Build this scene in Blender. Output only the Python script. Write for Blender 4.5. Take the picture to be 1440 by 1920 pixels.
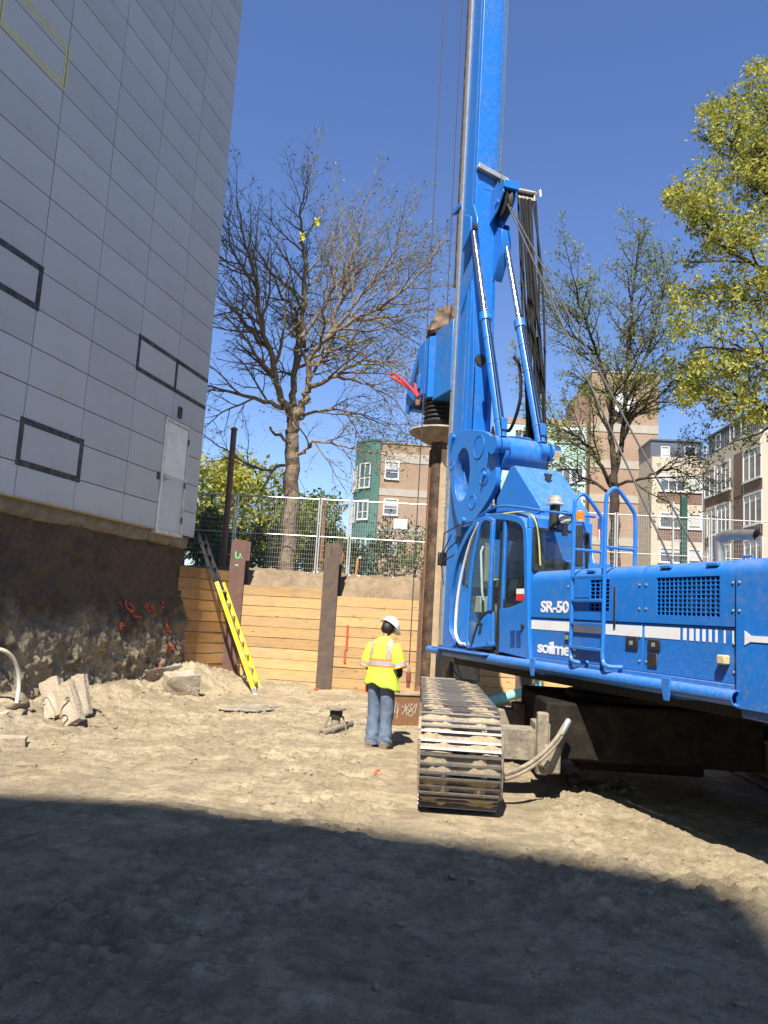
import bpy, bmesh, math, random
import numpy as np
from mathutils import Vector, Matrix, Quaternion
R = math.radians
rng = np.random.default_rng(7)
random.seed(7)
for o in list(bpy.data.objects): bpy.data.objects.remove(o)
sc = bpy.context.scene
COL = sc.collection

# ------------------------------------------------------------------ camera
FPX, CZ, TILT, ROLL = 1442.0, 1.86, R(7.5), R(3.38)
cd = bpy.data.cameras.new('camera'); cam = bpy.data.objects.new('camera', cd); COL.objects.link(cam)
cd.sensor_fit = 'VERTICAL'; cd.sensor_height = 36; cd.sensor_width = 27
cd.lens = 36 * FPX / 1920; cd.clip_start = .05; cd.clip_end = 3000
cam.matrix_world = Matrix.Translation((0, 0, CZ)) @ Matrix.Rotation(R(90) + TILT, 4, 'X') @ Matrix.Rotation(ROLL, 4, 'Z')
sc.camera = cam
# ------------------------------------------------------------------ light
SUN_AZ = R(14.12); SUN_EL = R(54.5)
w = bpy.data.worlds.new('World'); sc.world = w; w.use_nodes = True
nt = w.node_tree; nt.nodes.clear()
sky = nt.nodes.new('ShaderNodeTexSky'); sky.sky_type = 'NISHITA'; sky.sun_disc = False
sky.sun_elevation = SUN_EL; sky.sun_rotation = math.pi + SUN_AZ
sky.altitude = 0; sky.air_density = 1.0; sky.dust_density = 0.0; sky.ozone_density = 5.0
bg = nt.nodes.new('ShaderNodeBackground'); bg.inputs['Strength'].default_value = .10
wo = nt.nodes.new('ShaderNodeOutputWorld')
hs = nt.nodes.new('ShaderNodeHueSaturation'); hs.inputs['Hue'].default_value = .511; hs.inputs['Saturation'].default_value = 1.07; hs.inputs['Value'].default_value = .88; nt.links.new(sky.outputs[0], hs.inputs['Color']); nt.links.new(hs.outputs[0], bg.inputs[0]); nt.links.new(bg.outputs[0], wo.inputs[0])
sd = bpy.data.lights.new('sun', 'SUN'); sun = bpy.data.objects.new('sun', sd); COL.objects.link(sun)
sd.energy = 4.6; sd.angle = R(.53); sd.color = (1, .955, .88)
Ldir = Vector((math.sin(SUN_AZ) * math.cos(SUN_EL), math.cos(SUN_AZ) * math.cos(SUN_EL), -math.sin(SUN_EL)))
sun.rotation_euler = Ldir.to_track_quat('-Z', 'Y').to_euler(); sun.location = (-8, -25, 40)
sc.view_settings.view_transform = 'Standard'; sc.view_settings.look = 'None'
sc.view_settings.exposure = 1.1; sc.view_settings.gamma = 1; sc.view_settings.use_curve_mapping = False
sc.cycles.max_bounces = 8; sc.cycles.transparent_max_bounces = 16
sc.cycles.use_adaptive_sampling = True; sc.cycles.use_denoising = True

# ------------------------------------------------------------------ pixel -> place
def ray(x, y):
    u = x - 720; v = 960 - y
    a = (u * math.cos(ROLL) - v * math.sin(ROLL)) / FPX; b = (u * math.sin(ROLL) + v * math.cos(ROLL)) / FPX
    return np.array([a, math.cos(TILT) - b * math.sin(TILT), math.sin(TILT) + b * math.cos(TILT)])
CAM = np.array([0, 0, CZ])
def atz(x, y, z=0.): d = ray(x, y); return CAM + d * (z - CZ) / d[2]
def atY(x, y, Y): d = ray(x, y); return CAM + d * Y / d[1]
def onplane(x, y, p, n): d = ray(x, y); n = np.array(n); return CAM + d * (np.dot(np.array(p) - CAM, n) / np.dot(d, n))

# ------------------------------------------------------------------ noise (numpy value noise)
_perm = np.random.default_rng(3).random((4, 256, 256))
def vnoise(x, y, k=0):
    x = np.asarray(x, float); y = np.asarray(y, float)
    xi = np.floor(x).astype(int); yi = np.floor(y).astype(int); fx = x - xi; fy = y - yi
    fx = fx * fx * (3 - 2 * fx); fy = fy * fy * (3 - 2 * fy); g = _perm[k % 4]
    a = g[xi % 256, yi % 256]; b = g[(xi + 1) % 256, yi % 256]; c = g[xi % 256, (yi + 1) % 256]; d = g[(xi + 1) % 256, (yi + 1) % 256]
    return (a * (1 - fx) + b * fx) * (1 - fy) + (c * (1 - fx) + d * fx) * fy
def fbm(x, y, sc_=1., oct=5, k=0, gain=.5):
    s = 0; a = 1.; t = 0
    for i in range(oct):
        s = s + a * vnoise(x * sc_ + 17.3 * i + 40, y * sc_ + 9.1 * i + 40, k + i); t += a; a *= gain; sc_ *= 2.03
    return s / t - .5

# ------------------------------------------------------------------ objects
def prop(o, label=None, cat=None, group=None, kind=None):
    if label: o['label'] = label
    if cat: o['category'] = cat
    if group: o['group'] = group
    if kind: o['kind'] = kind
    return o
def thing(name, label, cat, loc=(0, 0, 0), rz=0., group=None):
    o = bpy.data.objects.new(name, None); COL.objects.link(o); o.empty_display_size = .2
    o.location = Vector([float(c) for c in loc]); o.rotation_euler = (0, 0, rz)
    return prop(o, label, cat, group)
def wmat(o):
    m = Matrix.Translation(o.location) @ o.rotation_euler.to_matrix().to_4x4() @ Matrix.Diagonal((*o.scale, 1))
    return wmat(o.parent) @ m if o.parent else m
def link(name, me, mat=None, parent=None, loc=None, rot=None):
    o = bpy.data.objects.new(name, me); COL.objects.link(o)
    if mat is not None:
        if not isinstance(mat, (list, tuple)): me.materials.clear()
        for m_ in (mat if isinstance(mat, (list, tuple)) else [mat]): me.materials.append(m_)
    if parent is not None: o.parent = parent
    if loc is not None: o.location = Vector([float(c) for c in loc])
    if rot is not None: o.rotation_euler = rot
    return o
def copy_tree(o, parent=None):
    c = o.copy(); COL.objects.link(c)
    if parent is not None: c.parent = parent
    for ch in list(o.children): copy_tree(ch, c)
    return c
V3 = lambda p: np.array([float(p[0]), float(p[1]), float(p[2])])
class MB:
    def __init__(s): s.v = []; s.f = []; s.mi = []; s.cur = 0
    def add(s, vs, fs, mi=None):
        b = len(s.v); s.v += [tuple(map(float, p)) for p in vs]
        for f in fs: s.f.append(tuple(b + i for i in f)); s.mi.append(s.cur if mi is None else mi)
        return s
    def hexa(s, p, mi=None):       # 8 points: bottom ring 0-3, top ring 4-7
        return s.add(p, [(3, 2, 1, 0), (4, 5, 6, 7), (0, 1, 5, 4), (1, 2, 6, 5), (2, 3, 7, 6), (3, 0, 4, 7)], mi)
    def box(s, a, b, mi=None):
        x0, y0, z0 = a; x1, y1, z1 = b
        return s.hexa([(x0, y0, z0), (x1, y0, z0), (x1, y1, z0), (x0, y1, z0), (x0, y0, z1), (x1, y0, z1), (x1, y1, z1), (x0, y1, z1)], mi)
    def cbox(s, c, sz, rot=None, mi=None):
        c = V3(c); h = np.array(sz) / 2.
        pts = [np.array((sx * h[0], sy * h[1], sz_ * h[2])) for sz_ in (-1, 1) for sx, sy in ((-1, -1), (1, -1), (1, 1), (-1, 1))]
        if rot is not None: m = np.array(rot); pts = [m @ p for p in pts]
        return s.hexa([c + p for p in pts], mi)
    def beam(s, p0, p1, w, h, up=(0, 0, 1), mi=None):   # rectangular bar
        p0 = V3(p0); p1 = V3(p1); d = p1 - p0; d /= np.linalg.norm(d); u = V3(up)
        a = np.cross(d, u); a = a / (np.linalg.norm(a) + 1e-9); u = np.cross(a, d)
        q = []
        for p in (p0, p1): q += [p - a * w / 2 - u * h / 2, p + a * w / 2 - u * h / 2, p + a * w / 2 + u * h / 2, p - a * w / 2 + u * h / 2]
        return s.hexa(q, mi)
    def tube(s, pts, r, n=8, cap=True, mi=None):
        pts = [V3(p) for p in pts]; rs = r if hasattr(r, '__len__') else [r] * len(pts)
        vs = []; fs = []; a = None
        for i, p in enumerate(pts):
            d = pts[min(i + 1, len(pts) - 1)] - pts[max(i - 1, 0)]; d = d / (np.linalg.norm(d) + 1e-12)
            if a is None:
                t = np.array((0, 0, 1.)) if abs(d[2]) < .9 else np.array((1., 0, 0)); a = np.cross(d, t)
            a = a - d * np.dot(a, d); a = a / (np.linalg.norm(a) + 1e-12); b = np.cross(d, a)
            for k in range(n): t = 2 * math.pi * k / n; vs.append(p + rs[i] * (a * math.cos(t) + b * math.sin(t)))
        for i in range(len(pts) - 1):
            for k in range(n): k2 = (k + 1) % n; fs.append((i * n + k, i * n + k2, (i + 1) * n + k2, (i + 1) * n + k))
        if cap: fs.append(tuple(range(n - 1, -1, -1))); fs.append(tuple((len(pts) - 1) * n + k for k in range(n)))
        return s.add(vs, fs, mi)
    def pipe(s, p0, p1, r, ri, n=20, mi=None):           # hollow tube with open ends
        p0 = V3(p0); p1 = V3(p1); d = p1 - p0; d /= np.linalg.norm(d)
        t = np.array((0, 0, 1.)) if abs(d[2]) < .9 else np.array((1., 0, 0)); a = np.cross(d, t); a /= np.linalg.norm(a); b = np.cross(d, a)
        vs = []
        for (p, q) in ((p0, r), (p1, r), (p1, ri), (p0, ri)):
            for k in range(n): t = 2 * math.pi * k / n; vs.append(p + q * (a * math.cos(t) + b * math.sin(t)))
        fs = []
        for j in range(4):
            for k in range(n): k2 = (k + 1) % n; j2 = (j + 1) % 4; fs.append((j * n + k, j * n + k2, j2 * n + k2, j2 * n + k))
        return s.add(vs, fs, mi)
    def lathe(s, prof, o=(0, 0, 0), axis=(0, 0, 1), n=24, mi=None):   # prof: (r, h)
        o = V3(o); d = V3(axis); d /= np.linalg.norm(d); t = np.array((0, 0, 1.)) if abs(d[2]) < .9 else np.array((1., 0, 0))
        a = np.cross(t, d); a /= np.linalg.norm(a); b = np.cross(d, a); vs = []; fs = []
        for r, h in prof:
            for k in range(n): th = 2 * math.pi * k / n; vs.append(o + d * h + max(r, 1e-4) * (a * math.cos(th) + b * math.sin(th)))
        for i in range(len(prof) - 1):
            for k in range(n): k2 = (k + 1) % n; fs.append((i * n + k, i * n + k2, (i + 1) * n + k2, (i + 1) * n + k))
        fs.append(tuple(range(n - 1, -1, -1))); fs.append(tuple((len(prof) - 1) * n + k for k in range(n)))
        return s.add(vs, fs, mi)
    def prism(s, poly, fn, a, b, mi=None):               # fn(u, v, w) -> xyz ; extruded w from a to b
        n = len(poly); vs = [fn(u, v, a) for u, v in poly] + [fn(u, v, b) for u, v in poly]
        fs = [tuple(range(n)), tuple(range(2 * n - 1, n - 1, -1))] + [(i, i + n, (i + 1) % n + n, (i + 1) % n) for i in range(n)]
        return s.add(vs, fs, mi)
    def ring(s, outer, inner, fn, a, b, mi=None):        # plate with one hole, same point count
        n = len(outer); vs = [fn(u, v, w) for w in (a, b) for p in (outer, inner) for u, v in p]
        fs = []
        for i in range(n):
            j = (i + 1) % n
            fs += [(i, j, n + j, n + i), (2 * n + i, 3 * n + i, 3 * n + j, 2 * n + j), (i, 2 * n + i, 2 * n + j, j), (n + i, n + j, 3 * n + j, 3 * n + i)]
        return s.add(vs, fs, mi)
    def loft(s, rings, cap=True, mi=None, close=True):
        n = len(rings[0]); vs = [p for r in rings for p in r]; fs = []
        for i in range(len(rings) - 1):
            for k in range(n if close else n - 1): k2 = (k + 1) % n; fs.append((i * n + k, i * n + k2, (i + 1) * n + k2, (i + 1) * n + k))
        if cap: fs.append(tuple(range(n - 1, -1, -1))); fs.append(tuple((len(rings) - 1) * n + k for k in range(n)))
        return s.add(vs, fs, mi)
    def mesh(s, name, sharp=35, fix=True):
        me = bpy.data.meshes.new(name); me.from_pydata(s.v, [], s.f)
        if any(s.mi): me.polygons.foreach_set('material_index', s.mi)
        if fix and len(s.f) < 30000:
            bm = bmesh.new(); bm.from_mesh(me); bmesh.ops.recalc_face_normals(bm, faces=bm.faces); bm.to_mesh(me); bm.free()
        if sharp:
            me.polygons.foreach_set('use_smooth', [True] * len(me.polygons)); me.set_sharp_from_angle(angle=R(sharp))
        me.update(); return me
    def build(s, name, mat, parent=None, world=False, bevel=0, sharp=35, fix=True):
        if world and parent is not None:
            mi = wmat(parent).inverted(); s.v = [tuple(mi @ Vector(p)) for p in s.v]
        o = link(name, s.mesh(name, sharp, fix), mat, parent)
        if bevel:
            b = o.modifiers.new('bevel', 'BEVEL'); b.width = bevel; b.segments = 2; b.limit_method = 'ANGLE'; b.angle_limit = R(35)
        return o
def arc(cx, cy, r, a0, a1, n=8, ry=None):
    return [(cx + r * math.cos(R(a0 + (a1 - a0) * i / n)), cy + (ry or r) * math.sin(R(a0 + (a1 - a0) * i / n))) for i in range(n + 1)]
def spline(pts, m=6):            # Catmull-Rom through points of any dimension
    P = [np.array(p, float) for p in pts]; P = [2 * P[0] - P[1]] + P + [2 * P[-1] - P[-2]]; out = []
    for i in range(1, len(P) - 2):
        for j in range(m):
            t = j / m; a, b, c, d = P[i - 1:i + 3]
            out.append(.5 * (2 * b + (c - a) * t + (2 * a - 5 * b + 4 * c - d) * t * t + (3 * b - a - 3 * c + d) * t ** 3))
    return out + [P[-2]]

# ------------------------------------------------------------------ materials
class NT:
    def __init__(s, name):
        s.m = bpy.data.materials.new(name); s.m.use_nodes = True; s.t = s.m.node_tree; s.n = s.t.nodes
        s.b = s.n['Principled BSDF']; s.tc = s.n.new('ShaderNodeTexCoord')
    def new(s, t, **kw):
        n = s.n.new(t)
        for k, v in kw.items(): setattr(n, k, v)
        return n
    def L(s, a, b): s.t.links.new(a, b)
    def coord(s, scale=(1, 1, 1), rand=False, out='Object'):
        mp = s.new('ShaderNodeMapping'); mp.inputs['Scale'].default_value = scale; s.L(s.tc.outputs[out], mp.inputs[0])
        if rand:
            oi = s.new('ShaderNodeObjectInfo'); mu = s.new('ShaderNodeMath', operation='MULTIPLY'); mu.inputs[1].default_value = 97.
            s.L(oi.outputs['Random'], mu.inputs[0]); s.L(mu.outputs[0], mp.inputs['Location'])
        return mp.outputs[0]
    def noise(s, scale, detail=4, rough=.55, vec=None, dist=0):
        n = s.new('ShaderNodeTexNoise'); n.inputs['Scale'].default_value = scale; n.inputs['Detail'].default_value = detail
        n.inputs['Roughness'].default_value = rough; n.inputs['Distortion'].default_value = dist
        s.L(vec if vec is not None else s.tc.outputs['Object'], n.inputs['Vector']); return n.outputs[0]
    def ramp(s, fac, stops):
        r = s.new('ShaderNodeValToRGB'); e = r.color_ramp.elements
        while len(e) < len(stops): e.new(.5)
        for i, (p, c) in enumerate(stops):
            e[i].position = p; e[i].color = (c if hasattr(c, '__len__') else (c, c, c)) + (1,) if not hasattr(c, '__len__') or len(c) == 3 else c
        s.L(fac, r.inputs[0]); return r.outputs[0]
    def mix(s, fac, a, b, mode='MIX'):
        m = s.new('ShaderNodeMix', data_type='RGBA', blend_type=mode)
        for i, v in ((0, fac), (6, a), (7, b)):
            if hasattr(v, 'links') or isinstance(v, bpy.types.NodeSocket): s.L(v, m.inputs[i])
            elif i == 0: m.inputs[0].default_value = v
            else: m.inputs[i].default_value = tuple(v) + (1,)
        return m.outputs[2]
    def bump(s, h, strength=.3, dist=.01):
        b = s.new('ShaderNodeBump'); b.inputs['Strength'].default_value = strength; b.inputs['Distance'].default_value = dist
        s.L(h, b.inputs['Height'])
        if s.b.inputs['Normal'].links: s.L(s.b.inputs['Normal'].links[0].from_socket, b.inputs['Normal'])
        s.L(b.outputs[0], s.b.inputs['Normal'])
    def col(s, c):
        if isinstance(c, bpy.types.NodeSocket): s.L(c, s.b.inputs['Base Color'])
        else: s.b.inputs['Base Color'].default_value = tuple(c) + (1,)
    def set(s, **k):
        for a, v in k.items():
            i = s.b.inputs[a.replace('_', ' ')]
            if isinstance(v, bpy.types.NodeSocket): s.L(v, i)
            else: i.default_value = v
MATS = {}
def mat(name, c, c2=None, scale=6, rough=.6, metal=0, bump=0, bscale=40, bdist=.01, dirt=None, dirt_amt=.4, dscale=3, rand=0., detail=4, lo=.35, hi=.65, spec=.5, dust_up=0.):
    if name in MATS: return MATS[name]
    m = NT(name); c2 = c2 or tuple(x * .78 for x in c)
    col = m.mix(m.ramp(m.noise(scale, detail), [(lo, 0.), (hi, 1.)]), c, c2)
    if dirt:
        n = m.noise(dscale, 6, .65); n2 = m.noise(dscale * 7, 5, .7)
        mm = m.new('ShaderNodeMath', operation='MULTIPLY'); m.L(n, mm.inputs[0]); m.L(n2, mm.inputs[1])
        col = m.mix(m.ramp(mm.outputs[0], [(.30 - .2 * dirt_amt, 0.), (.5 - .2 * dirt_amt, min(1., dirt_amt * 2))]), col, dirt)
    if dust_up:
        g = m.new('ShaderNodeNewGeometry'); sx = m.new('ShaderNodeSeparateXYZ'); m.L(g.outputs['Normal'], sx.inputs[0])
        n = m.noise(9, 6, .7); f = m.ramp(sx.outputs[2], [(.35, 0.), (.8, dust_up)])
        mm = m.new('ShaderNodeMath', operation='MULTIPLY'); m.L(f, mm.inputs[0]); m.L(m.ramp(n, [(.3, 0.), (.55, 1.)]), mm.inputs[1])
        col = m.mix(mm.outputs[0], col, (.36, .29, .19))
    if rand:
        oi = m.new('ShaderNodeObjectInfo'); hs = m.new('ShaderNodeHueSaturation'); ma = m.new('ShaderNodeMapRange')
        ma.inputs[3].default_value = 1 - rand; ma.inputs[4].default_value = 1 + rand; m.L(oi.outputs['Random'], ma.inputs[0]); m.L(ma.outputs[0], hs.inputs['Value'])
        m.L(col, hs.inputs['Color']); col = hs.outputs[0]
    m.col(col); rr = m.noise(scale * 3, 3)
    m.set(Roughness=m.ramp(rr, [(.2, max(.02, rough - .08)), (.8, min(1., rough + .08))]), Metallic=metal); m.b.inputs['Specular IOR Level'].default_value = spec
    if bump: m.bump(m.noise(bscale, 5, .6), bump, bdist)
    MATS[name] = m.m; return m.m
# ================================================================== SETTING
WD = np.array([.2425, .970, 0]); WN = np.array([.970, -.2425, 0]); WP = np.array([-4.3, 17., 0])
def wallp(t, z, o=0.): return WP + WD * t + WN * o + np.array([0, 0, z])      # along the left building: t metres past its corner
LY = lambda x: 17.9 - .13 * (x + 1.2)                                          # front line of the timber lagging
def smooth(a, b, x): t = np.clip((x - a) / (b - a), 0, 1); return t * t * (3 - 2 * t)
def gz(x, y):
    x = np.asarray(x, float); y = np.asarray(y, float)
    d = (x - WP[0]) * WN[0] + (y - WP[1]) * WN[1]
    near = np.exp(-(np.maximum(d, 0) / .85) ** 2)
    z = .34 * near * (.75 + .9 * (fbm(x, y, .9, 4) + .2))
    z = z + .30 * np.exp(-(((x + 3.75) / .65) ** 2 + ((y - 16.75) / .7) ** 2)) + .12 * np.exp(-(((x + 2.6) / 1.6) ** 2 + ((y - 17.4) / .7) ** 2))
    z = z + .09 * np.exp(-((y - LY(x)) / .5) ** 2) * (1 + 2 * fbm(x, y, 1.7, 3, 1))
    rough = .55 + 1.2 * smooth(-.1, .25, fbm(x, y, .35, 3, 2)) + .5 * near
    z = z + .10 * fbm(x, y, .33, 4, 1) + rough * (.055 * fbm(x, y, 1.7, 6, 2, .58) + .05 * np.abs(fbm(x, y, 5.5, 4, 3, .65)) + .022 * np.maximum(fbm(x, y, 11, 3, 1, .6), 0))
    patch = smooth(-.10, .16, fbm(x, y, .5, 4, 1)) * .8 + .2; patch = patch + .6 * near
    z = z + patch * (.11 * np.clip(fbm(x, y, 3.4, 4, 0, .62) - .05, 0, 1) + .17 * np.clip(fbm(x, y, 8.5, 3, 3, .6) - .06, 0, 1) + .11 * np.clip(fbm(x, y, 17, 2, 2) - .05, 0, 1))
    rt = np.sin((y * .97 + x * .25) * 2 * math.pi / .19 + 2.0 * fbm(x, y, 1.0, 2)); lane = np.exp(-((x + 2.1 - .12 * y) / .45) ** 2) + np.exp(-((x - .75 + .10 * y) / .42) ** 2)
    z = z + .030 * lane * rt * smooth(.0, .12, fbm(x, y, .8, 3, 3) + .08) - .03 * lane
    flat = np.maximum(np.exp(-(np.maximum(np.abs(x - .95) - .55, 0) / .3) ** 2) * np.exp(-(np.maximum(np.abs(y - 9.4) - 2.3, 0) / .3) ** 2),
                      np.exp(-(np.maximum(np.abs(x - 5.2) - .6, 0) / .3) ** 2) * np.exp(-(np.maximum(np.abs(y - 9.4) - 2.3, 0) / .3) ** 2))
    return z * (1 - flat) - .004 * flat
def grid_mesh(name, xs, ys, zf, mask=None):
    X, Y = np.meshgrid(xs, ys); Z = zf(X, Y); nx = len(xs); ny = len(ys)
    v = np.stack([X, Y, Z], -1).reshape(-1, 3)
    i = np.arange((ny - 1) * (nx - 1)); r = i // (nx - 1); c = i % (nx - 1); a = r * nx + c
    f = np.stack([a, a + 1, a + nx + 1, a + nx], -1)
    me = bpy.data.meshes.new(name); me.vertices.add(len(v)); me.vertices.foreach_set('co', v.ravel())
    me.loops.add(f.size); me.loops.foreach_set('vertex_index', f.ravel().astype(np.int32)); me.polygons.add(len(f))
    me.polygons.foreach_set('loop_start', np.arange(0, f.size, 4, dtype=np.int32)); me.polygons.foreach_set('use_smooth', np.ones(len(f), bool))
    me.update(calc_edges=True); me.validate(); return me
def cat_axis(*seg): return np.unique(np.round(np.concatenate([np.arange(a, b, s) for a, b, s in seg]), 4))

# --- sandy soil
def soil(name, dry, damp, grey, dampscale=.55, lo=.42, hi=.62, bump=.5, patchy=.0):
    m = NT(name); big = m.noise(dampscale, 6, .62); mid = m.noise(4, 6, .65); fine = m.noise(38, 6, .72); gr = m.noise(160, 3, .6)
    c = m.mix(m.ramp(big, [(lo, 0.), (hi, 1.)]), dry, damp)
    c = m.mix(m.ramp(m.noise(.33, 5, .6), [(.54, 0.), (.68, .75)]), c, grey)
    c = m.mix(m.ramp(mid, [(.36, .6), (.56, 0.)]), c, tuple(x * .58 for x in dry)); c = m.mix(m.ramp(m.noise(13, 5, .7), [(.36, .5), (.47, 0.)]), c, tuple(x * .55 for x in dry)); c = m.mix(m.ramp(m.noise(1.7, 6, .7), [(.52, 0.), (.66, .6)]), c, tuple(min(1., x * 1.22) for x in dry))
    c = m.mix(m.ramp(fine, [(.34, .5), (.46, 0.)]), c, tuple(x * .5 for x in damp))
    c = m.mix(m.ramp(gr, [(.62, 0.), (.74, .5)]), c, (.55, .48, .37))
    if patchy:
        c = m.mix(m.ramp(m.noise(1.15, 7, .68), [(.45, patchy), (.53, 0.)]), c, tuple(x * .62 for x in damp)); c = m.mix(m.ramp(m.noise(5.5, 7, .72), [(.40, patchy), (.47, 0.)]), c, tuple(x * .5 for x in damp)); c = m.mix(m.ramp(m.noise(2.6, 7, .7), [(.54, 0.), (.62, patchy * .7)]), c, tuple(min(1., x * 1.18) for x in dry))
    m.col(c); m.set(Roughness=.95); m.b.inputs['Specular IOR Level'].default_value = .15
    m.bump(mid, bump * .5, .06); m.bump(fine, bump, .03); m.bump(gr, bump * .8, .008); return m.m
M_soil = soil('sandy_soil', (.50, .40, .255), (.375, .30, .185), (.32, .27, .205), bump=1., patchy=.5)
M_bank = soil('bank_soil', (.27, .20, .125), (.18, .125, .075), (.2, .16, .11), 1.2)
M_turf = soil('upper_ground', (.12, .12, .05), (.16, .12, .07), (.1, .1, .06), .4)
g = link('ground', grid_mesh('ground', cat_axis((-18, -8, .5), (-8, 7.5, .03), (7.5, 20.1, .5)), cat_axis((-24, 1.2, .6), (1.2, 8, .025), (8, 19.6, .045)), gz), M_soil)
prop(g, 'sandy excavation floor of trampled pale soil, half in shade', kind='structure')
# --- upper ground behind the lagging, out to the horizon
def tz(x, dw):
    far = smooth(1.0, 3.0, dw)
    return 2.05 + (.62 + .1 * fbm(x, dw, .7, 3)) * smooth(.05, .75 + .5 * fbm(x, dw * 0, .9, 3), dw) + .12 * smooth(.8, 2.5, dw) + (.34 * fbm(x, dw, 1.6, 5, 2, .65) + .32 * np.abs(fbm(x, dw, 4.5, 5, 1, .65))) * (1 - .75 * far)
xs = cat_axis((-400, -60, 40), (-60, -6, 4), (-6, 9, .06), (9, 60, 4), (60, 401, 40)); ds = cat_axis((.09, 4, .06), (4, 30, 1.5), (30, 120, 10), (120, 700, 60))
me = grid_mesh('terrain', xs, ds, tz); co = np.empty(len(me.vertices) * 3); me.vertices.foreach_get('co', co); co = co.reshape(-1, 3); co[:, 1] += LY(np.clip(co[:, 0], -8, 12)); me.vertices.foreach_set('co', co.ravel()); me.update()
me.materials.append(M_bank); me.materials.append(M_turf)
cy = np.array([p.center[1] for p in me.polygons]); me.polygons.foreach_set('material_index', (cy > 21.6).astype(np.int32))
prop(link('terrain', me), 'upper ground level behind the timber lagging, bare soil then rough grass', kind='structure')
mb = MB(); mb.hexa([(-4.6, 17.0, 0), (-4.33, 17.02, 0), (-3.68, 18.28, 0), (-4.9, 18.9, 0), (-4.6, 17.0, 2.5), (-4.33, 17.02, 2.48), (-3.68, 18.28, 2.45), (-4.9, 18.9, 2.7)])
prop(mb.build('bank', M_bank), 'soil behind the short return of lagging', kind='structure')
mb = MB(); mb.hexa([(-3.75, LY(-3.75) + .1, -.4), (12, LY(12) + .1, -.4), (12, LY(12) + 1.2, -.4), (-3.75, LY(-3.75) + 1.2, -.4), (-3.75, LY(-3.75) + .1, 2.0), (12, LY(12) + .1, 2.0), (12, LY(12) + 1.2, 2.02), (-3.75, LY(-3.75) + 1.2, 2.02)])
prop(mb.build('bank', M_bank), 'soil retained behind the long timber lagging', kind='structure')

# --- excavated earth face under the left building
def face_out(t, z):
    n = fbm(t, z, 1.0, 5, 0, .6); n2 = fbm(t, z, 2.6, 5, 1, .62); n3 = fbm(t * 1.3, z * .8, 6.5, 5, 2, .68); low = smooth(2.3, .7, z + .9 * n)
    return np.minimum(-.07 + .26 * low + (.13 + .22 * low) * n2 + (.12 + .20 * low) * n3 + .14 * n + .10 * smooth(.7, .0, z), .6)
ts = cat_axis((-27, -8.5, .35), (-8.5, .06, .028)); zs = np.arange(-.15, 3.16, .028)
T, Z = np.meshgrid(ts, zs); O = face_out(T, Z)
me = grid_mesh('earth_face', ts, zs, lambda a, b: a * 0)
P = WP[None, None, :] + WD * T[..., None] + WN * O[..., None]; P[..., 2] = Z
me.vertices.foreach_set('co', P.reshape(-1)); me.update()
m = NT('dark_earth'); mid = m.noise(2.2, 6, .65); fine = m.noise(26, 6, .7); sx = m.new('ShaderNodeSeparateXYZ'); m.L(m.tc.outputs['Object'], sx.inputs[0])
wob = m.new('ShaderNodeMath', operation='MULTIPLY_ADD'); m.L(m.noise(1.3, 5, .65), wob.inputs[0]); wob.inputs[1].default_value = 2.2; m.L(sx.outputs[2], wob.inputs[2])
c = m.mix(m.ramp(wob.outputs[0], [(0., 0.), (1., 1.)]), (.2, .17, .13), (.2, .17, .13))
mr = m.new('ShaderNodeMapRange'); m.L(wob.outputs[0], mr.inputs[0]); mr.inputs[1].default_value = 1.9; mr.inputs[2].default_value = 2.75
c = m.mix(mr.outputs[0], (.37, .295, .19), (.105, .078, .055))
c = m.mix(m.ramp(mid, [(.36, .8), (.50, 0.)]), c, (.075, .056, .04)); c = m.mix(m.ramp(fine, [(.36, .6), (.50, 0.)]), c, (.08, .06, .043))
m.col(c); m.set(Roughness=.95); m.b.inputs['Specular IOR Level'].default_value = .12; m.bump(mid, .5, .08); m.bump(fine, .8, .03); m.bump(m.noise(90, 4, .7), .5, .008)
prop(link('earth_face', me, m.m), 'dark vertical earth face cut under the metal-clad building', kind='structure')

# ------------------------------------------------------------------ metal-clad building
M_clad = mat('clad_metal', (.42, .43, .435), (.385, .395, .40), scale=.8, rough=.42, metal=.0, rand=.055, dirt=(.30, .28, .24), dirt_amt=.12, dscale=.9, spec=.35)
M_gap = mat('reveal', (.11, .075, .05), rough=.9)
M_conc = mat('concrete', (.22, .20, .17), (.14, .12, .10), scale=5, rough=.92, bump=.6, bscale=30, bdist=.02, dirt=(.17, .13, .08), dirt_amt=.5, spec=.2)
M_tape = mat('black_tape', (.012, .012, .013), (.03, .03, .03), scale=14, rough=.55, dirt=(.32, .32, .33), dirt_amt=.24, dscale=7)
M_ytape = mat('yellow_tape', (.55, .50, .10), (.62, .58, .22), scale=10, rough=.6)
M_white = mat('white_paint', (.74, .74, .72), (.66, .66, .64), scale=3, rough=.4, dirt=(.4, .34, .25), dirt_amt=.2, dscale=2)
M_door = mat('door_paint', (.50, .51, .52), (.46, .47, .48), scale=1.5, rough=.4, dirt=(.3, .26, .2), dirt_amt=.2)
M_steel = mat('bare_steel', (.5, .5, .5), (.36, .35, .34), scale=15, rough=.38, metal=.9)
M_black = mat('black_plastic', (.018, .018, .019), (.03, .03, .03), scale=12, rough=.5)
bld = thing('metal_clad_building', 'tall grey metal-panel building with a white door, standing over the excavation', 'building', wallp(0, 3.2, 0))
mb = MB()
def wq(mb, t0, t1, z0, z1, o0, o1, mi=None):
    p = [wallp(t, z, o) for z in (z0, z1) for t, o in ((t0, o0), (t1, o0), (t1, o1), (t0, o1))]; mb.hexa(p, mi)
HB = 27.
wq(mb, -26, -.02, 3.3, HB, -18, .09); mb.build('wall', M_gap, bld, world=True)
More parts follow.
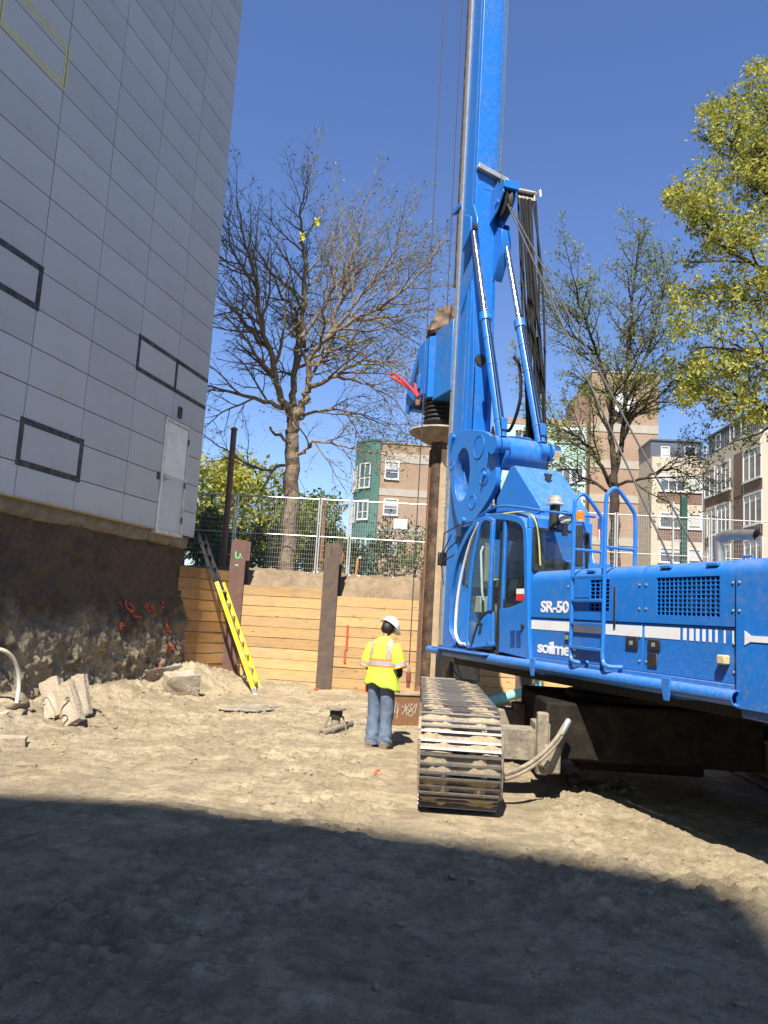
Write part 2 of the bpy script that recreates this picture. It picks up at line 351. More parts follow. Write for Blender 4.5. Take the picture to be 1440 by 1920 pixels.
seams = [.04, -1.37, -2.82, -4.27, -5.69, -7.13, -8.57]; PH = .607
base_mesh = {}
def panel(t0, t1, z0, z1):
    mb = MB(); w_ = t0 - t1 - .016; h_ = z1 - z0 - .016; key = (round(w_, 3), round(h_, 3))
    if key not in base_mesh:
        mb.box((-w_ / 2, -.035, -h_ / 2), (w_ / 2, 0, h_ / 2)); base_mesh[key] = mb.mesh('cladding_panel'); base_mesh[key].materials.append(M_clad)
    c = wallp((t0 + t1) / 2, (z0 + z1) / 2, .122 + random.uniform(-.0015, .0015))
    o = link('cladding_panel', base_mesh[key], None, bld, Vector(c) - bld.location)
    o.rotation_euler = (R(random.uniform(-.12, .12)), 0, math.atan2(WD[1], WD[0]) + R(180) + R(random.uniform(-.08, .08)))
    return o
zl = [3.27] + [3.80 + PH * k for k in range(23)]
for i in range(len(seams) - 1):
    for j in range(len(zl) - 1):
        a, b = seams[i], seams[i + 1]
        if zl[j] < 5.5:
            if i == 0: b = -.60
            if i == 1: a = -1.62
        panel(a, b, zl[j], zl[j + 1])
mb = MB()           # courses outside the picture
for k in range(13):
    a = -8.57 - 1.44 * k
    for j in range(len(zl) + 14):
        z0 = 3.27 if j == 0 else 3.8 + PH * (j - 1); z1 = 3.8 + PH * j
        if z1 < HB: wq(mb, a - .008, a - 1.432, z0 + .008, z1 - .008, .087, .122)
for i in range(len(seams) - 1):
    for j in range(len(zl) - 1, len(zl) + 14):
        z1 = 3.8 + PH * j
        if z1 < HB: wq(mb, seams[i] - .008, seams[i + 1] + .008, z1 - PH + .008, z1 - .008, .087, .122)
prop(mb.build('cladding_upper', M_clad, bld, world=True), kind='stuff')
mb = MB(); wq(mb, -.015, .035, 3.27, HB, -18, .085); mb.build('end_wall', M_clad, bld, world=True)
mb = MB(); wq(mb, -26, .05, HB, HB + .35, -18.1, .2); mb.build('roof_edge', M_clad, bld, world=True)
# concrete edge under the cladding
ts2 = np.arange(-26, .001, .06); mb = MB(); rings = []
for t in ts2:
    n1 = float(fbm(t, 1., 1.3, 4)); n2 = float(fbm(t, 5., 2.3, 4, 1)); n3 = float(fbm(t, 9., 6., 3, 2))
    rings.append([wallp(t, z, o) for z, o in ((3.265, -.3), (3.265, .02 + .02 * n3), (3.19, .03 + .04 * n1), (3.13 + .05 * n2, .02 + .08 * n2 + .03 * n3), (3.04 + .12 * n1, -.04 + .07 * n3), (2.98, -.3))])
mb.loft(rings); mb.build('concrete_edge', M_conc, bld, world=True, sharp=50)
mb = MB(); wq(mb, -26, -1.66, 3.262, 3.285, .02, .145); mb.build('drip_flashing', mat('flashing', (.42, .33, .17), rough=.6), bld, world=True)
# door
dr = MB(); wq(dr, -1.55, -.66, 3.27, 5.53, .09, .135); door = dr.build('door', M_door, bld, world=True, bevel=.004)
mb = MB(); wq(mb, -1.53, -.68, 4.43, 5.5, .1355, .1415); mb.build('upper_sheet', M_white, door, world=True)
mb = MB()
for a, b, c_, d_ in ((-1.61, -1.555, 3.25, 5.59), (-.655, -.605, 3.25, 5.59)): wq(mb, a, b, c_, d_, .08, .16)
wq(mb, -1.61, -.605, 5.535, 5.60, .08, .162); wq(mb, -1.61, -.605, 3.20, 3.262, .0, .19); mb.build('door_frame', mat('door_frame', (.62, .60, .54), rough=.5, dirt=(.3, .24, .16), dirt_amt=.3), bld, world=True, bevel=.004)
mb = MB(); mb.tube([wallp(-1.47, 4.33, .135), wallp(-1.47, 4.33, .20), wallp(-1.33, 4.33, .20)], .014); wq(mb, -1.51, -1.43, 4.26, 4.42, .1352, .15); mb.build('handle', M_steel, door, world=True)
for z in (3.5, 4.25, 5.2):
    mb = MB(); mb.tube([wallp(-.655, z, .165), wallp(-.655, z + .13, .165)], .016); mb.build('hinge', M_black, door, world=True)
mb = MB(); wq(mb, -1.17, -1.05, 5.69, 5.93, .123, .165)
vent = mb.build('wall_vent', M_black, bld, world=True, bevel=.006)
for k in range(5):
    mb = MB(); wq(mb, -1.16, -1.06, 5.72 + k * .04, 5.735 + k * .04, .165, .18); mb.build('louvre', M_tape, vent, world=True)
mb = MB(); wq(mb, -1.74, -1.66, 4.27, 4.42, .123, .15); mb.build('card_reader', M_black, bld, world=True, bevel=.005)
def tape(name, mt, t0, t1, z0, z1, w, sides='tblr', parent=bld):
    mb = MB(); o0, o1 = .1235, .1275
    if 't' in sides: wq(mb, t0 - w / 2, t1 + w / 2, z1 - w / 2, z1 + w / 2, o0, o1)
    if 'b' in sides: wq(mb, t0 - w / 2, t1 + w / 2, z0 - w / 2, z0 + w / 2, o0, o1)
    if 'l' in sides: wq(mb, t0 - w / 2, t0 + w / 2, z0 + w / 2, z1 - w / 2, o0, o1)
    if 'r' in sides: wq(mb, t1 - w / 2, t1 + w / 2, z0 + w / 2, z1 - w / 2, o0, o1)
    return mb.build(name, mt, parent, world=True)
tape('black_tape_outline', M_tape, -7.13, -5.69, 6.24, 6.87, .10)
tape('black_tape_outline', M_tape, -5.70, -4.22, 3.80, 4.45, .10)
tape('black_tape_outline', M_tape, -2.83, -1.38, 6.22, 6.85, .09)
tape('black_tape_outline', M_tape, -1.34, -.02, 6.22, 6.85, .09, 'tb')
tape('yellow_tape_outline', M_ytape, -7.11, -5.73, 9.99, 10.6, .03)
tape('yellow_tape_outline', M_ytape, -7.18, -5.67, 9.93, 10.66, .022)
mb = MB()
for k in range(16):
    t = -5.0 + .22 * random.random(); z = 5.02 + .36 * random.random(); wq(mb, t, t + .05 * random.random() + .02, z, z + .05 * random.random() + .02, .1233, .1240 + .0003 * k)
mb.build('label_residue', mat('residue', (.50, .47, .40), (.44, .42, .36), rough=.7), bld, world=True)
# spray paint marks on the earth face
M_orange = mat('orange_spray', (.50, .09, .025), (.36, .07, .03), scale=30, rough=.8)
paint = []
def mark(pts, w=.05):     # pts (t, z) ribbon lying on the earth
    mb = MB(); P_ = spline(pts, 6); vs = []; n = len(P_)
    for i, p in enumerate(P_):
        d = P_[min(i + 1, n - 1)] - P_[max(i - 1, 0)]; d = d / (np.linalg.norm(d) + 1e-9); q = np.array((-d[1], d[0])) * w * (.35 + .5 * random.random())
        for k in (-1, -.33, .33, 1):
            a = p + q * k; vs.append(wallp(a[0], a[1], float(np.max(face_out(a[0] + np.array([-.02, 0, .02, 0, 0]), a[1] + np.array([0, -.02, 0, .02, 0])))) + .012))
    mb.add(vs, [(i * 4 + k, i * 4 + k + 1, i * 4 + k + 5, i * 4 + k + 4) for i in range(n - 1) for k in range(3)]); return mb
def wl(x, y): q = onplane(x, y, wallp(0, 0, .1), WN); return ((q - WP) @ WD, q[2])
em = thing('spray_marking', 'orange spray-painted survey marks on the dark earth face', 'paint marks', wallp(-2., 1., .1))
for pts in ([(233, 1128), (236, 1138)], [(246, 1126), (240, 1140), (252, 1146), (250, 1130)], [(252, 1150), (258, 1156), (268, 1158)], [(285, 1132), (281, 1142), (288, 1146), (291, 1134)],
            [(306, 1128), (303, 1138), (312, 1138), (306, 1128)], [(224, 1165), (220, 1176), (228, 1182), (228, 1168)], [(310, 1165), (308, 1178), (315, 1184), (318, 1168)], [(304, 1200), (310, 1214), (302, 1222), (308, 1232)],
            [(213, 1272), (212, 1286)], [(284, 1245), (290, 1258)]):
    mark([wl(*p) for p in pts], .045).build('stroke', M_orange, em, world=True, sharp=0)

# ------------------------------------------------------------------ tall building behind the photographer (its shade lies on the foreground)
HS = 42.; sh = HS / math.tan(SUN_EL); sx_, sy_ = sh * math.sin(SUN_AZ), sh * math.cos(SUN_AZ)
edge = [tuple(atz(*p)[:2]) for p in ((1560, 1990), (1530, 1870), (1495, 1780), (1450, 1722), (1395, 1684), (1330, 1656), (1200, 1630), (1000, 1597), (700, 1553), (350, 1512), (0, 1488))] + [(-9, 7.5)]
fp = [(x - sx_, y - sy_) for x, y in edge] + [(-20.5, -21), (-30, -21), (-30, -50), (-3, -50)]
sb = thing('rendered_building', 'tall pale rendered building with a rounded corner behind the site', 'building', (-15, -32, 0))
mb = MB(); mb.prism(fp, lambda u, v, w_: (u, v, w_), 0, HS); mb.build('wall', mat('render_wall', (.52, .43, .33), (.48, .39, .30), rough=.9), sb, world=True)
for i in range(7, 10):
    (x0, y0), (x1, y1) = fp[i], fp[i + 1]; d = np.array((x1 - x0, y1 - y0)); l_ = np.linalg.norm(d); d /= l_; n_ = np.array((d[1], -d[0]))
    for fl in range(11):
        mb = MB(); c = np.array((x0, y0)) + d * l_ / 2; a = c - d * .55; b = c + d * .55; z0 = 1.2 + fl * 3.4
        mb.hexa([(*(a - n_ * .02), z0), (*(b - n_ * .02), z0), (*(b + n_ * .02), z0), (*(a + n_ * .02), z0), (*(a - n_ * .02), z0 + 1.6), (*(b - n_ * .02), z0 + 1.6), (*(b + n_ * .02), z0 + 1.6), (*(a + n_ * .02), z0 + 1.6)])
        mb.build('window', M_black, sb, world=True)
# ================================================================== LAGGING, PILES, LADDER
def wood(name, a, b, along='x', scale=1.):
    m = NT(name); v = m.coord((1.1 * scale, 14 * scale, 14 * scale), rand=True); g1 = m.noise(2.2, 6, .6, v, 1.2); v2 = m.coord((.6, 4, 40), rand=True); g2 = m.noise(3, 4, .6, v2)
    c = m.mix(m.ramp(g1, [(.3, 0.), (.68, 1.)]), a, b); c = m.mix(m.ramp(g2, [(.55, 0.), (.75, .5)]), c, tuple(x * .55 for x in b))
    kn = m.new('ShaderNodeTexVoronoi'); kn.inputs['Scale'].default_value = 1.0; m.L(m.coord((2.2, 1, 7), rand=True), kn.inputs['Vector'])
    c = m.mix(m.ramp(kn.outputs['Distance'], [(.05, .85), (.13, 0.)]), c, (.16, .075, .025))
    c = m.mix(m.ramp(m.noise(1.9, 6, .7, m.coord((1, 1, 2.5), rand=True)), [(.48, 0.), (.66, .6)]), c, (.36, .28, .18)); c = m.mix(m.ramp(m.noise(7, 5, .7, m.coord((1, 1, 1), rand=True)), [(.60, 0.), (.72, .6)]), c, (.25, .16, .08))
    oi = m.new('ShaderNodeObjectInfo'); hs = m.new('ShaderNodeHueSaturation'); ma = m.new('ShaderNodeMapRange'); ma.inputs[3].default_value = .74; ma.inputs[4].default_value = 1.12
    m.L(oi.outputs['Random'], ma.inputs[0]); m.L(ma.outputs[0], hs.inputs['Value']); m.L(c, hs.inputs['Color'])
    m.col(hs.outputs[0]); m.set(Roughness=.75); m.b.inputs['Specular IOR Level'].default_value = .25; m.bump(g1, .35, .006); return m.m
M_plank = wood('fresh_softwood', (.60, .395, .18), (.48, .285, .115))
M_plank_dk = wood('softwood_brown', (.44, .245, .085), (.33, .17, .055))
M_pile = mat('pile_steel', (.085, .066, .058), (.13, .085, .06), scale=7, rough=.7, metal=.2, dirt=(.24, .18, .11), dirt_amt=.28, dscale=2.5, bump=.25, bscale=60)
M_pile_r = mat('pile_rust', (.16, .085, .065), (.115, .06, .048), scale=6, rough=.8, metal=.1, dirt=(.25, .17, .11), dirt_amt=.22, bump=.25, bscale=60)
PX = [-3.37, -1.14, 1.10, 3.3, 5.5, 7.7, 9.9]; PTOP = [3.38, 3.40, 2.9, 2.6, 2.6, 2.6, 2.6]
plab = ['rust-red steel soldier pile with green paint mark behind the yellow ladder', 'dark grey steel soldier pile between the two sunlit plank bays', 'steel soldier pile beside the drill string', 'steel soldier pile behind the drilling rig cab', 'steel soldier pile behind the drilling rig body', 'steel soldier pile behind the far crawler track', 'steel soldier pile at the right end of the lagging']
ang = math.atan(-.13)
for i, x in enumerate(PX):
    p = thing('soldier_pile', plab[i], 'steel pile', (x, LY(x), 0), ang + R(random.uniform(-1, 1)), 'steel piles of the excavation wall')
    h = PTOP[i]; wd = .36 if i else .37; mt = M_pile_r if i == 0 else M_pile
    MB().box((-wd / 2, -.035, -.4), (wd / 2, -.012, h)).build('front_flange', mt, p, bevel=.004)
    MB().box((-.009, -.012, -.4), (.009, .31, h - .01)).build('web', mt, p)
    MB().box((-wd / 2, .31, -.4), (wd / 2, .333, h - .004)).build('rear_flange', mt, p, bevel=.004)
    if i == 0:
        mb = MB(); fn = lambda u, v: (u, -.0385, v)
        gm = mat('green_spray', (.16, .65, .22), rough=.8)
        for pl in ([(-.06, 3.10), (-.055, 2.98), (-.01, 2.95), (.045, 2.99), (.05, 3.06)], [(.08, 2.97), (.10, 2.97)], [(-.05, 2.78), (.02, 2.785)]):
            q = spline(pl, 5)
            for a, b in zip(q[:-1], q[1:]): mb.beam(fn(*a), fn(*b), .004, .035, (0, 0, 1) if abs(a[0] - b[0]) > abs(a[1] - b[1]) else (1, 0, 0))
        mb.build('green_mark', gm, p)
    if i == 1:
        mb = MB(); mb.box((-.035, -.0385, h - .28), (-.01, -.0355, h - .1)); mb.build('chalk_mark', M_black, p)
pm = {}
def plank_mesh(L, h, th, v):
    key = (round(L, 2), v)
    if key in pm: return pm[key]
    mb = MB(); n = 8; rings = []; r2 = np.random.default_rng(v * 13 + int(L * 100))
    for i in range(n + 1):
        x = -L / 2 + L * i / n; a = abs(r2.normal(0, .003)); b = -abs(r2.normal(0, .003)); c = r2.normal(0, .0015)
        rings.append([(x, -th / 2 + c, -h / 2 + a), (x, -th / 2 + c, h / 2 + b), (x, th / 2, h / 2 + b), (x, th / 2, -h / 2 + a)])
    mb.loft(rings); me = mb.mesh('plank', 40); pm[key] = me; return me
def bay(name, label, x0, x1, z0, n, h, mt, p0=None, p1=None, y=.045):
    a = np.array((x0, LY(x0))) if p0 is None else np.array(p0); b = np.array((x1, LY(x1))) if p1 is None else np.array(p1)
    L = np.linalg.norm(b - a); an = math.atan2(b[1] - a[1], b[0] - a[0]); c = (a + b) / 2
    t = thing(name, label, 'timber wall', (c[0], c[1], 0), an, 'timber lagging bays')
    for k in range(n):
        me = plank_mesh(L - .02, h - .004, .075, k % 4)
        o = link('plank', me, None, t, (random.uniform(-.012, .012), y + random.uniform(-.002, .002), z0 + h * (k + .5) + random.uniform(-.003, .003)), (R(-2.0 + random.uniform(-.5, .5)), R(random.uniform(-.25, .25)), R(random.uniform(-.1, .1))))
        if not me.materials: me.materials.append(mt)
    return t
b1 = bay('lagging_bay', 'sunlit timber lagging bay of fresh planks right beside the yellow ladder', PX[0] + .06, PX[1] - .06, -.03, 10, .237, M_plank)
b2 = bay('lagging_bay', 'sunlit timber lagging bay with an orange spray line behind the worker', PX[1] + .06, PX[2] - .06, -.11, 10, .231, M_plank)
for i, lb in ((2, 'timber lagging bay under the drilling rig cab'), (3, 'timber lagging bay behind the rig, seen below its side pipe'), (4, 'timber lagging bay in shade behind the rig undercarriage'), (5, 'timber lagging bay at the far right behind the rig')):
    bay('lagging_bay', lb, PX[i] + .06, PX[i + 1] - .06, -.11 + .01 * i, 10, .2315 + .0007 * i, M_plank)
pm.clear()
b0 = bay('lagging_bay', 'short return of brown timber lagging between the building and the rust-red pile', 0, 0, .02, 11, .238, M_plank_dk, (-4.42, 16.88), (-3.55, 18.22), .0)
# orange spray line on bay 2 and a little on the pile foot
ob = []
for px, y0, y1 in ((651, 1172, 1195), (649.5, 1196, 1218), (646, 1220, 1243)):
    q0 = atY(px + 1, y0, LY(-.6) - .005); q1 = atY(px, y1, LY(-.6) - .005); mb = MB(); mb.beam(q0, q1, .05, .006, (0, 1, 0)); mb.build('orange_mark', M_orange, b2, world=True)
# ladder
M_fg = mat('yellow_fibreglass', (.78, .66, .02), (.70, .58, .02), scale=8, rough=.45, dirt=(.75, .72, .6), dirt_amt=.25, dscale=4)
M_alu = mat('aluminium', (.62, .60, .55), (.5, .47, .42), scale=12, rough=.4, metal=.7, dirt=(.3, .24, .16), dirt_amt=.3)
fn0 = atz(478, 1300, .06); ff0 = atz(491, 1296, .06); ff0 = fn0 + (ff0 - fn0) / np.linalg.norm(ff0 - fn0) * .42
tn = atY(382, 1022, 17.02); tf = tn + (ff0 - fn0)
ld = thing('extension_ladder', 'yellow fibreglass extension ladder leaning in the corner of the lagging', 'ladder', (fn0 + ff0) / 2)
nrm = np.cross(tn - fn0, ff0 - fn0); nrm /= np.linalg.norm(nrm)
for s_, (a, b) in enumerate(((fn0, tn), (ff0, tf))):
    ax = (b - a) / np.linalg.norm(b - a); iw = (ff0 - fn0) / .42 * (1 if s_ == 0 else -1)
    mb = MB(); k = .74
    mb.beam(a + ax * .05, a + (b - a) * k, .085, .012, iw); mb.beam(a + ax * .05 + iw * .018 + nrm * .037, a + (b - a) * k + iw * .018 + nrm * .037, .012, .03, iw); mb.beam(a + ax * .05 + iw * .018 - nrm * .037, a + (b - a) * k + iw * .018 - nrm * .037, .012, .03, iw)
    mb.build('rail', M_fg, ld, world=True)
    mb = MB(); off = nrm * .05 + iw * .03; mb.beam(a + (b - a) * .62 + off, b + ax * .35 + off, .075, .012, iw); mb.beam(a + (b - a) * .62 + off + iw * .016 + nrm * .03, b + ax * .35 + off + iw * .016 + nrm * .03, .012, .03, iw)
    mb.build('fly_rail', M_black, ld, world=True)
    mb = MB(); mb.beam(a - ax * .03, a + ax * .12, .10, .03, iw); mb.cbox(a - ax * .03, (.12, .07, .03)); mb.build('foot', M_alu, ld, world=True, bevel=.005)
LL = np.linalg.norm(tn - fn0)
for k in range(int(LL / .305) + 1):
    q = (k * .305 + .22) / LL
    if q > 1.06: break
    a = fn0 + (tn - fn0) * q; b = ff0 + (tf - ff0) * q; o_ = nrm * (.05 if q > .76 else 0)
    MB().beam(a + o_, b + o_, .045, .032, nrm).build('rung', M_alu if q < .76 else M_black, ld, world=True, bevel=.004)
    if q < .74:
        for e in (a, b):
            pass
# ================================================================== DRILLING RIG  (local x forward = s, y left = l, z up)
RF = np.array([-.334, .943, 0]); RF /= np.linalg.norm(RF); RL = np.array([-RF[1], RF[0], 0]); RM = np.array([2.926, 6.284, 0]) - RL * 1.25
def onl(x, y, l): q = onplane(x, y, RM + RL * l, RL) - RM; return np.array((q @ RF, l, q[2]))
def ons(x, y, s): q = onplane(x, y, RM + RF * s, RF) - RM; return np.array((s, q @ RL, q[2]))
def S(x, y, l=1.25): q = onl(x, y, l); return float(q[0]), float(q[2])
def toL(p): q = np.array(p, float) - RM; return np.array((q @ RF, q @ RL, p[2]))
def paint(name, c, dust, dirt_amt=.17):
    m = NT(name); n = m.noise(1.3, 6, .62); f = m.noise(11, 6, .7)
    g = m.new('ShaderNodeNewGeometry'); sx = m.new('ShaderNodeSeparateXYZ'); m.L(g.outputs['Normal'], sx.inputs[0])
    col = m.mix(m.ramp(n, [(.35, 0.), (.7, 1.)]), c, tuple(x * .86 for x in c))
    mm = m.new('ShaderNodeMath', operation='MULTIPLY'); m.L(n, mm.inputs[0]); m.L(f, mm.inputs[1])
    col = m.mix(m.ramp(mm.outputs[0], [(.24, 0.), (.40, dirt_amt)]), col, (.30, .27, .21))
    so = m.new('ShaderNodeSeparateXYZ'); m.L(m.tc.outputs['Object'], so.inputs[0]); zz_ = m.new('ShaderNodeMapRange'); m.L(so.outputs[2], zz_.inputs[0]); zz_.inputs[1].default_value = 1.9; zz_.inputs[2].default_value = 1.2; sp_n = m.noise(34, 6, .75); m3 = m.new('ShaderNodeMath', operation='MULTIPLY'); m.L(m.ramp(sp_n, [(.50, 0.), (.66, .55)]), m3.inputs[0]); m.L(zz_.outputs[0], m3.inputs[1]); col = m.mix(m3.outputs[0], col, (.29, .235, .16))
    ch = m.noise(55, 3, .6); col = m.mix(m.ramp(ch, [(.70, 0.), (.74, .55)]), col, (.10, .09, .085))
    up = m.ramp(sx.outputs[2], [(.3, 0.), (.9, dust)]); m2 = m.new('ShaderNodeMath', operation='MULTIPLY'); m.L(up, m2.inputs[0]); m.L(m.ramp(f, [(.3, .2), (.6, 1.)]), m2.inputs[1])
    col = m.mix(m2.outputs[0], col, (.33, .30, .25))
    v = m.coord((60, 60, 5)); st = m.noise(1.0, 4, .7, v); col = m.mix(m.ramp(st, [(.62, 0.), (.74, dirt_amt * .9)]), col, (.20, .19, .17))
    m.col(col); m.set(Roughness=m.ramp(f, [(.3, .30), (.7, .50)])); m.b.inputs['Coat Weight'].default_value = .15; m.b.inputs['Coat Roughness'].default_value = .2
    m.bump(m.noise(3, 3), .05, .01); return m.m
M_blue = paint('rig_blue', (.012, .165, .56), .3); M_blue2 = paint('rig_blue_dusty', (.02, .175, .54), .45, .3)
M_bluein = mat('rig_blue_inner', (.012, .10, .40), rough=.5)
M_dark = mat('dark_steel', (.016, .015, .014), (.028, .024, .02), scale=9, rough=.7, dirt=(.10, .08, .055), dirt_amt=.22, dscale=3)
M_hose = mat('rubber_hose', (.009, .009, .009), (.016, .015, .015), scale=6, rough=.75, dirt=(.08, .07, .055), dirt_amt=.12, dscale=4, spec=.25)
M_rope = mat('steel_rope', (.16, .15, .14), (.09, .085, .08), scale=60, rough=.5, metal=.6)
M_chrome = mat('chrome_rod', (.85, .85, .86), (.8, .8, .8), scale=4, rough=.12, metal=1)
M_dirtm = mat('dirty_steel', (.30, .25, .175), (.20, .165, .12), scale=8, rough=.9, dirt=(.07, .06, .052), dirt_amt=.35, dscale=4, bump=.6, bscale=25, bdist=.015)
M_shoe = mat('track_shoe', (.17, .145, .12), (.12, .10, .085), scale=14, rough=.6, metal=.35, dirt=(.36, .285, .185), dirt_amt=.62, dscale=5, rand=.18, bump=.5, bscale=30)
M_grous = mat('grouser_steel', (.27, .25, .23), (.20, .18, .16), scale=20, rough=.42, metal=.65, dirt=(.34, .27, .18), dirt_amt=.3, dscale=7, rand=.12)
M_cake = mat('caked_soil', (.37, .295, .19), (.28, .22, .14), scale=16, rough=.95, bump=.6, bscale=60, rand=.1, spec=.15)
M_rust = mat('rusty_steel', (.24, .115, .055), (.11, .055, .032), scale=9, rough=.85, metal=.15, dirt=(.42, .22, .07), dirt_amt=.4, dscale=9, bump=.4, bscale=50)
M_kelly = mat('kelly_steel', (.10, .062, .04), (.045, .032, .026), scale=5, rough=.6, metal=.35, dirt=(.32, .2, .10), dirt_amt=.35, dscale=4)
M_tan = mat('tan_steel_sunlit_key', (.66, .50, .31), (.55, .40, .24), scale=7, rough=.6, metal=.2)  # plain tan on hose fittings; on the drive key, sunlight painted as colour
M_galv = mat('galvanised', (.42, .42, .40), (.33, .33, .31), scale=10, rough=.5, metal=.5)
M_wht = mat('decal_white', (.80, .80, .80), (.74, .74, .74), scale=3, rough=.4, dirt=(.5, .45, .38), dirt_amt=.12)
def glass(name, tint, rough=.02, alpha=.35):
    m = NT(name); m.n.remove(m.b); t = m.new('ShaderNodeBsdfTransparent'); t.inputs[0].default_value = tint + (1,); gl = m.new('ShaderNodeBsdfGlossy'); gl.inputs['Roughness'].default_value = rough
    ge = m.new('ShaderNodeNewGeometry'); iv = m.new('ShaderNodeMath', operation='SUBTRACT'); iv.inputs[0].default_value = 1.; m.L(ge.outputs['Backfacing'], iv.inputs[1]); fr = m.new('ShaderNodeFresnel'); fr.inputs[0].default_value = 1.5; ad = m.new('ShaderNodeMath', operation='MULTIPLY'); m.L(fr.outputs[0], ad.inputs[0]); m.L(iv.outputs[0], ad.inputs[1])
    mx = m.new('ShaderNodeMixShader'); m.L(ad.outputs[0], mx.inputs[0]); m.L(t.outputs[0], mx.inputs[1]); m.L(gl.outputs[0], mx.inputs[2])
    df = m.new('ShaderNodeBsdfDiffuse'); df.inputs[0].default_value = (.30, .30, .27, 1); m2 = m.new('ShaderNodeMixShader'); m.L(m.ramp(m.noise(4, 5, .7), [(.4, .015), (.75, .06)]), m2.inputs[0]); m.L(mx.outputs[0], m2.inputs[1]); m.L(df.outputs[0], m2.inputs[2])
    m.L(m2.outputs[0], m.n['Material Output'].inputs[0]); return m.m
M_glass = glass('cab_glass', (.84, .91, .88)); M_glassd = glass('cab_glass_dark', (.72, .78, .78))
rig = thing('drilling_rig', 'blue crawler-mounted rotary drilling rig with a tall mast standing in the excavation', 'drilling rig', RM, math.atan2(RF[1], RF[0]))
SZ = lambda u, v, w_: (u, w_, v)      # side-view polygon (s, z) extruded along l

# ---------------------------------------------------------------- hood and side panels
HWD = 1.22; ZT = 2.485; ZB = 1.455
sA0, _ = S(992, 1100); sAB, _ = S(1066, 1100); sBC, _ = S(1201, 1100); sCD, _ = S(1378, 1100); sEnd = -1.15
_, zst1 = S(1202, 1173); _, zst0 = S(1202, 1192)
prof = [(HWD, zst1 + .03), (HWD, ZT - .14)] + [(HWD - .14 + .14 * math.cos(R(a)), ZT - .14 + .14 * math.sin(R(a))) for a in (15, 30, 45, 60, 75, 90)] + [(.55, ZT), (.55, ZT - .03), (HWD - .16, ZT - .03), (HWD - .03, ZT - .15), (HWD - .03, zst1 + .03)]
SL = lambda u, v, w_: (w_, u, v)      # cross-section (l, z) extruded along s
def upper(name, s0, s1, pr=prof): return MB().prism(pr, SL, s0, s1).build(name, M_blue, rig, bevel=.006)
def clip(pr_z0, pr_z1): pass
sg0, zg1 = S(1226, 1083); sg1, zg0 = S(1344, 1157)
topprof = [(HWD, zg1)] + prof[1:-1] + [(HWD - .03, zg1)]
upper('hood_panel', sA0 - .008, sAB + .008); 
# B with small grille
sh0, zh1 = S(1102, 1086); sh1, zh0 = S(1137, 1146)
def panel_with_hole(s0, s1, h0, h1, z0, z1):      # s0 > s1, h0 > h1
    mb = MB(); tp = [(HWD, z1)] + prof[1:-1] + [(HWD - .03, z1)]; bt = [(HWD, zst1 + .03), (HWD, z0), (HWD - .03, z0), (HWD - .03, zst1 + .03)]
    mb.prism(prof, SL, h0, s0); mb.prism(prof, SL, s1, h1); mb.prism(tp, SL, h1, h0); mb.prism(bt, SL, h1, h0)
    return mb.build('hood_panel', M_blue, rig)
pB = panel_with_hole(sAB - .008, sBC + .008, sh0, sh1, zh0, zh1); pC = panel_with_hole(sBC - .008, sCD + .008, sg0, sg1, zg0, zg1)
def grille(par, h0, h1, z0, z1, nx, nz):
    mb = MB(); b = .0095
    for i in range(nx + 1): s_ = h1 + (h0 - h1) * i / nx; mb.box((s_ - b / 2, HWD - .022, z0), (s_ + b / 2, HWD - .006, z1))
    for j in range(nz + 1): z_ = z0 + (z1 - z0) * j / nz; mb.box((h1, HWD - .024, z_ - b / 2), (h0, HWD - .0085, z_ + b / 2))
    mb.build('grille', M_blue, par)
    mb = MB(); mb.box((h1 - .02, HWD - .20, z0 - .02), (h0 + .02, HWD - .19, z1 + .02)); mb.build('radiator', M_dark, par)
grille(pB, sh0, sh1, zh0, zh1, 4, 8); grille(pC, sg0, sg1, zg0, zg1, 14, 9)
mb = MB()
for k in range(9): s_ = sg1 + (sg0 - sg1) * (.08 + .1 * k); mb.tube([(s_, HWD - .15, zg1 - .02), (s_ + .02 * math.sin(k * 2), HWD - .13 - .02 * (k % 2), (zg0 + zg1) / 2), (s_ + .04 * math.cos(k), HWD - .15, zg0 + .03)], .012, 6)
for k in range(3): mb.box((sg1 + .06 + .17 * k, HWD - .17, zg0 + .03), (sg1 + .14 + .17 * k, HWD - .10, zg0 + .12 + .05 * k))
mb.build('engine_pipework', M_galv, pC)
# counterweight-side panel D, a little prouder
profD = [(u + (.03 if u > .6 else 0), v) for u, v in prof]; profD[0] = (HWD + .03, 1.27); profD[-1] = (HWD, 1.27)
pD = MB().prism(profD, SL, sEnd, sCD - .008).build('counterweight_cover', M_blue, rig, bevel=.006)
a0 = S(1397, 1183); a1 = S(1397, 1210)
mb = MB(); mb.prism([(a0[0], a0[1]), (a0[0] - .06, a0[1] - .035), (a0[0] - .7, a0[1] - .035), (a0[0] - .7, a1[1] + .03), (a0[0] - .06, a1[1] + .03), (a1[0], a1[1])], SZ, HWD + .031, HWD + .036); mb.build('white_arrow', M_wht, pD)
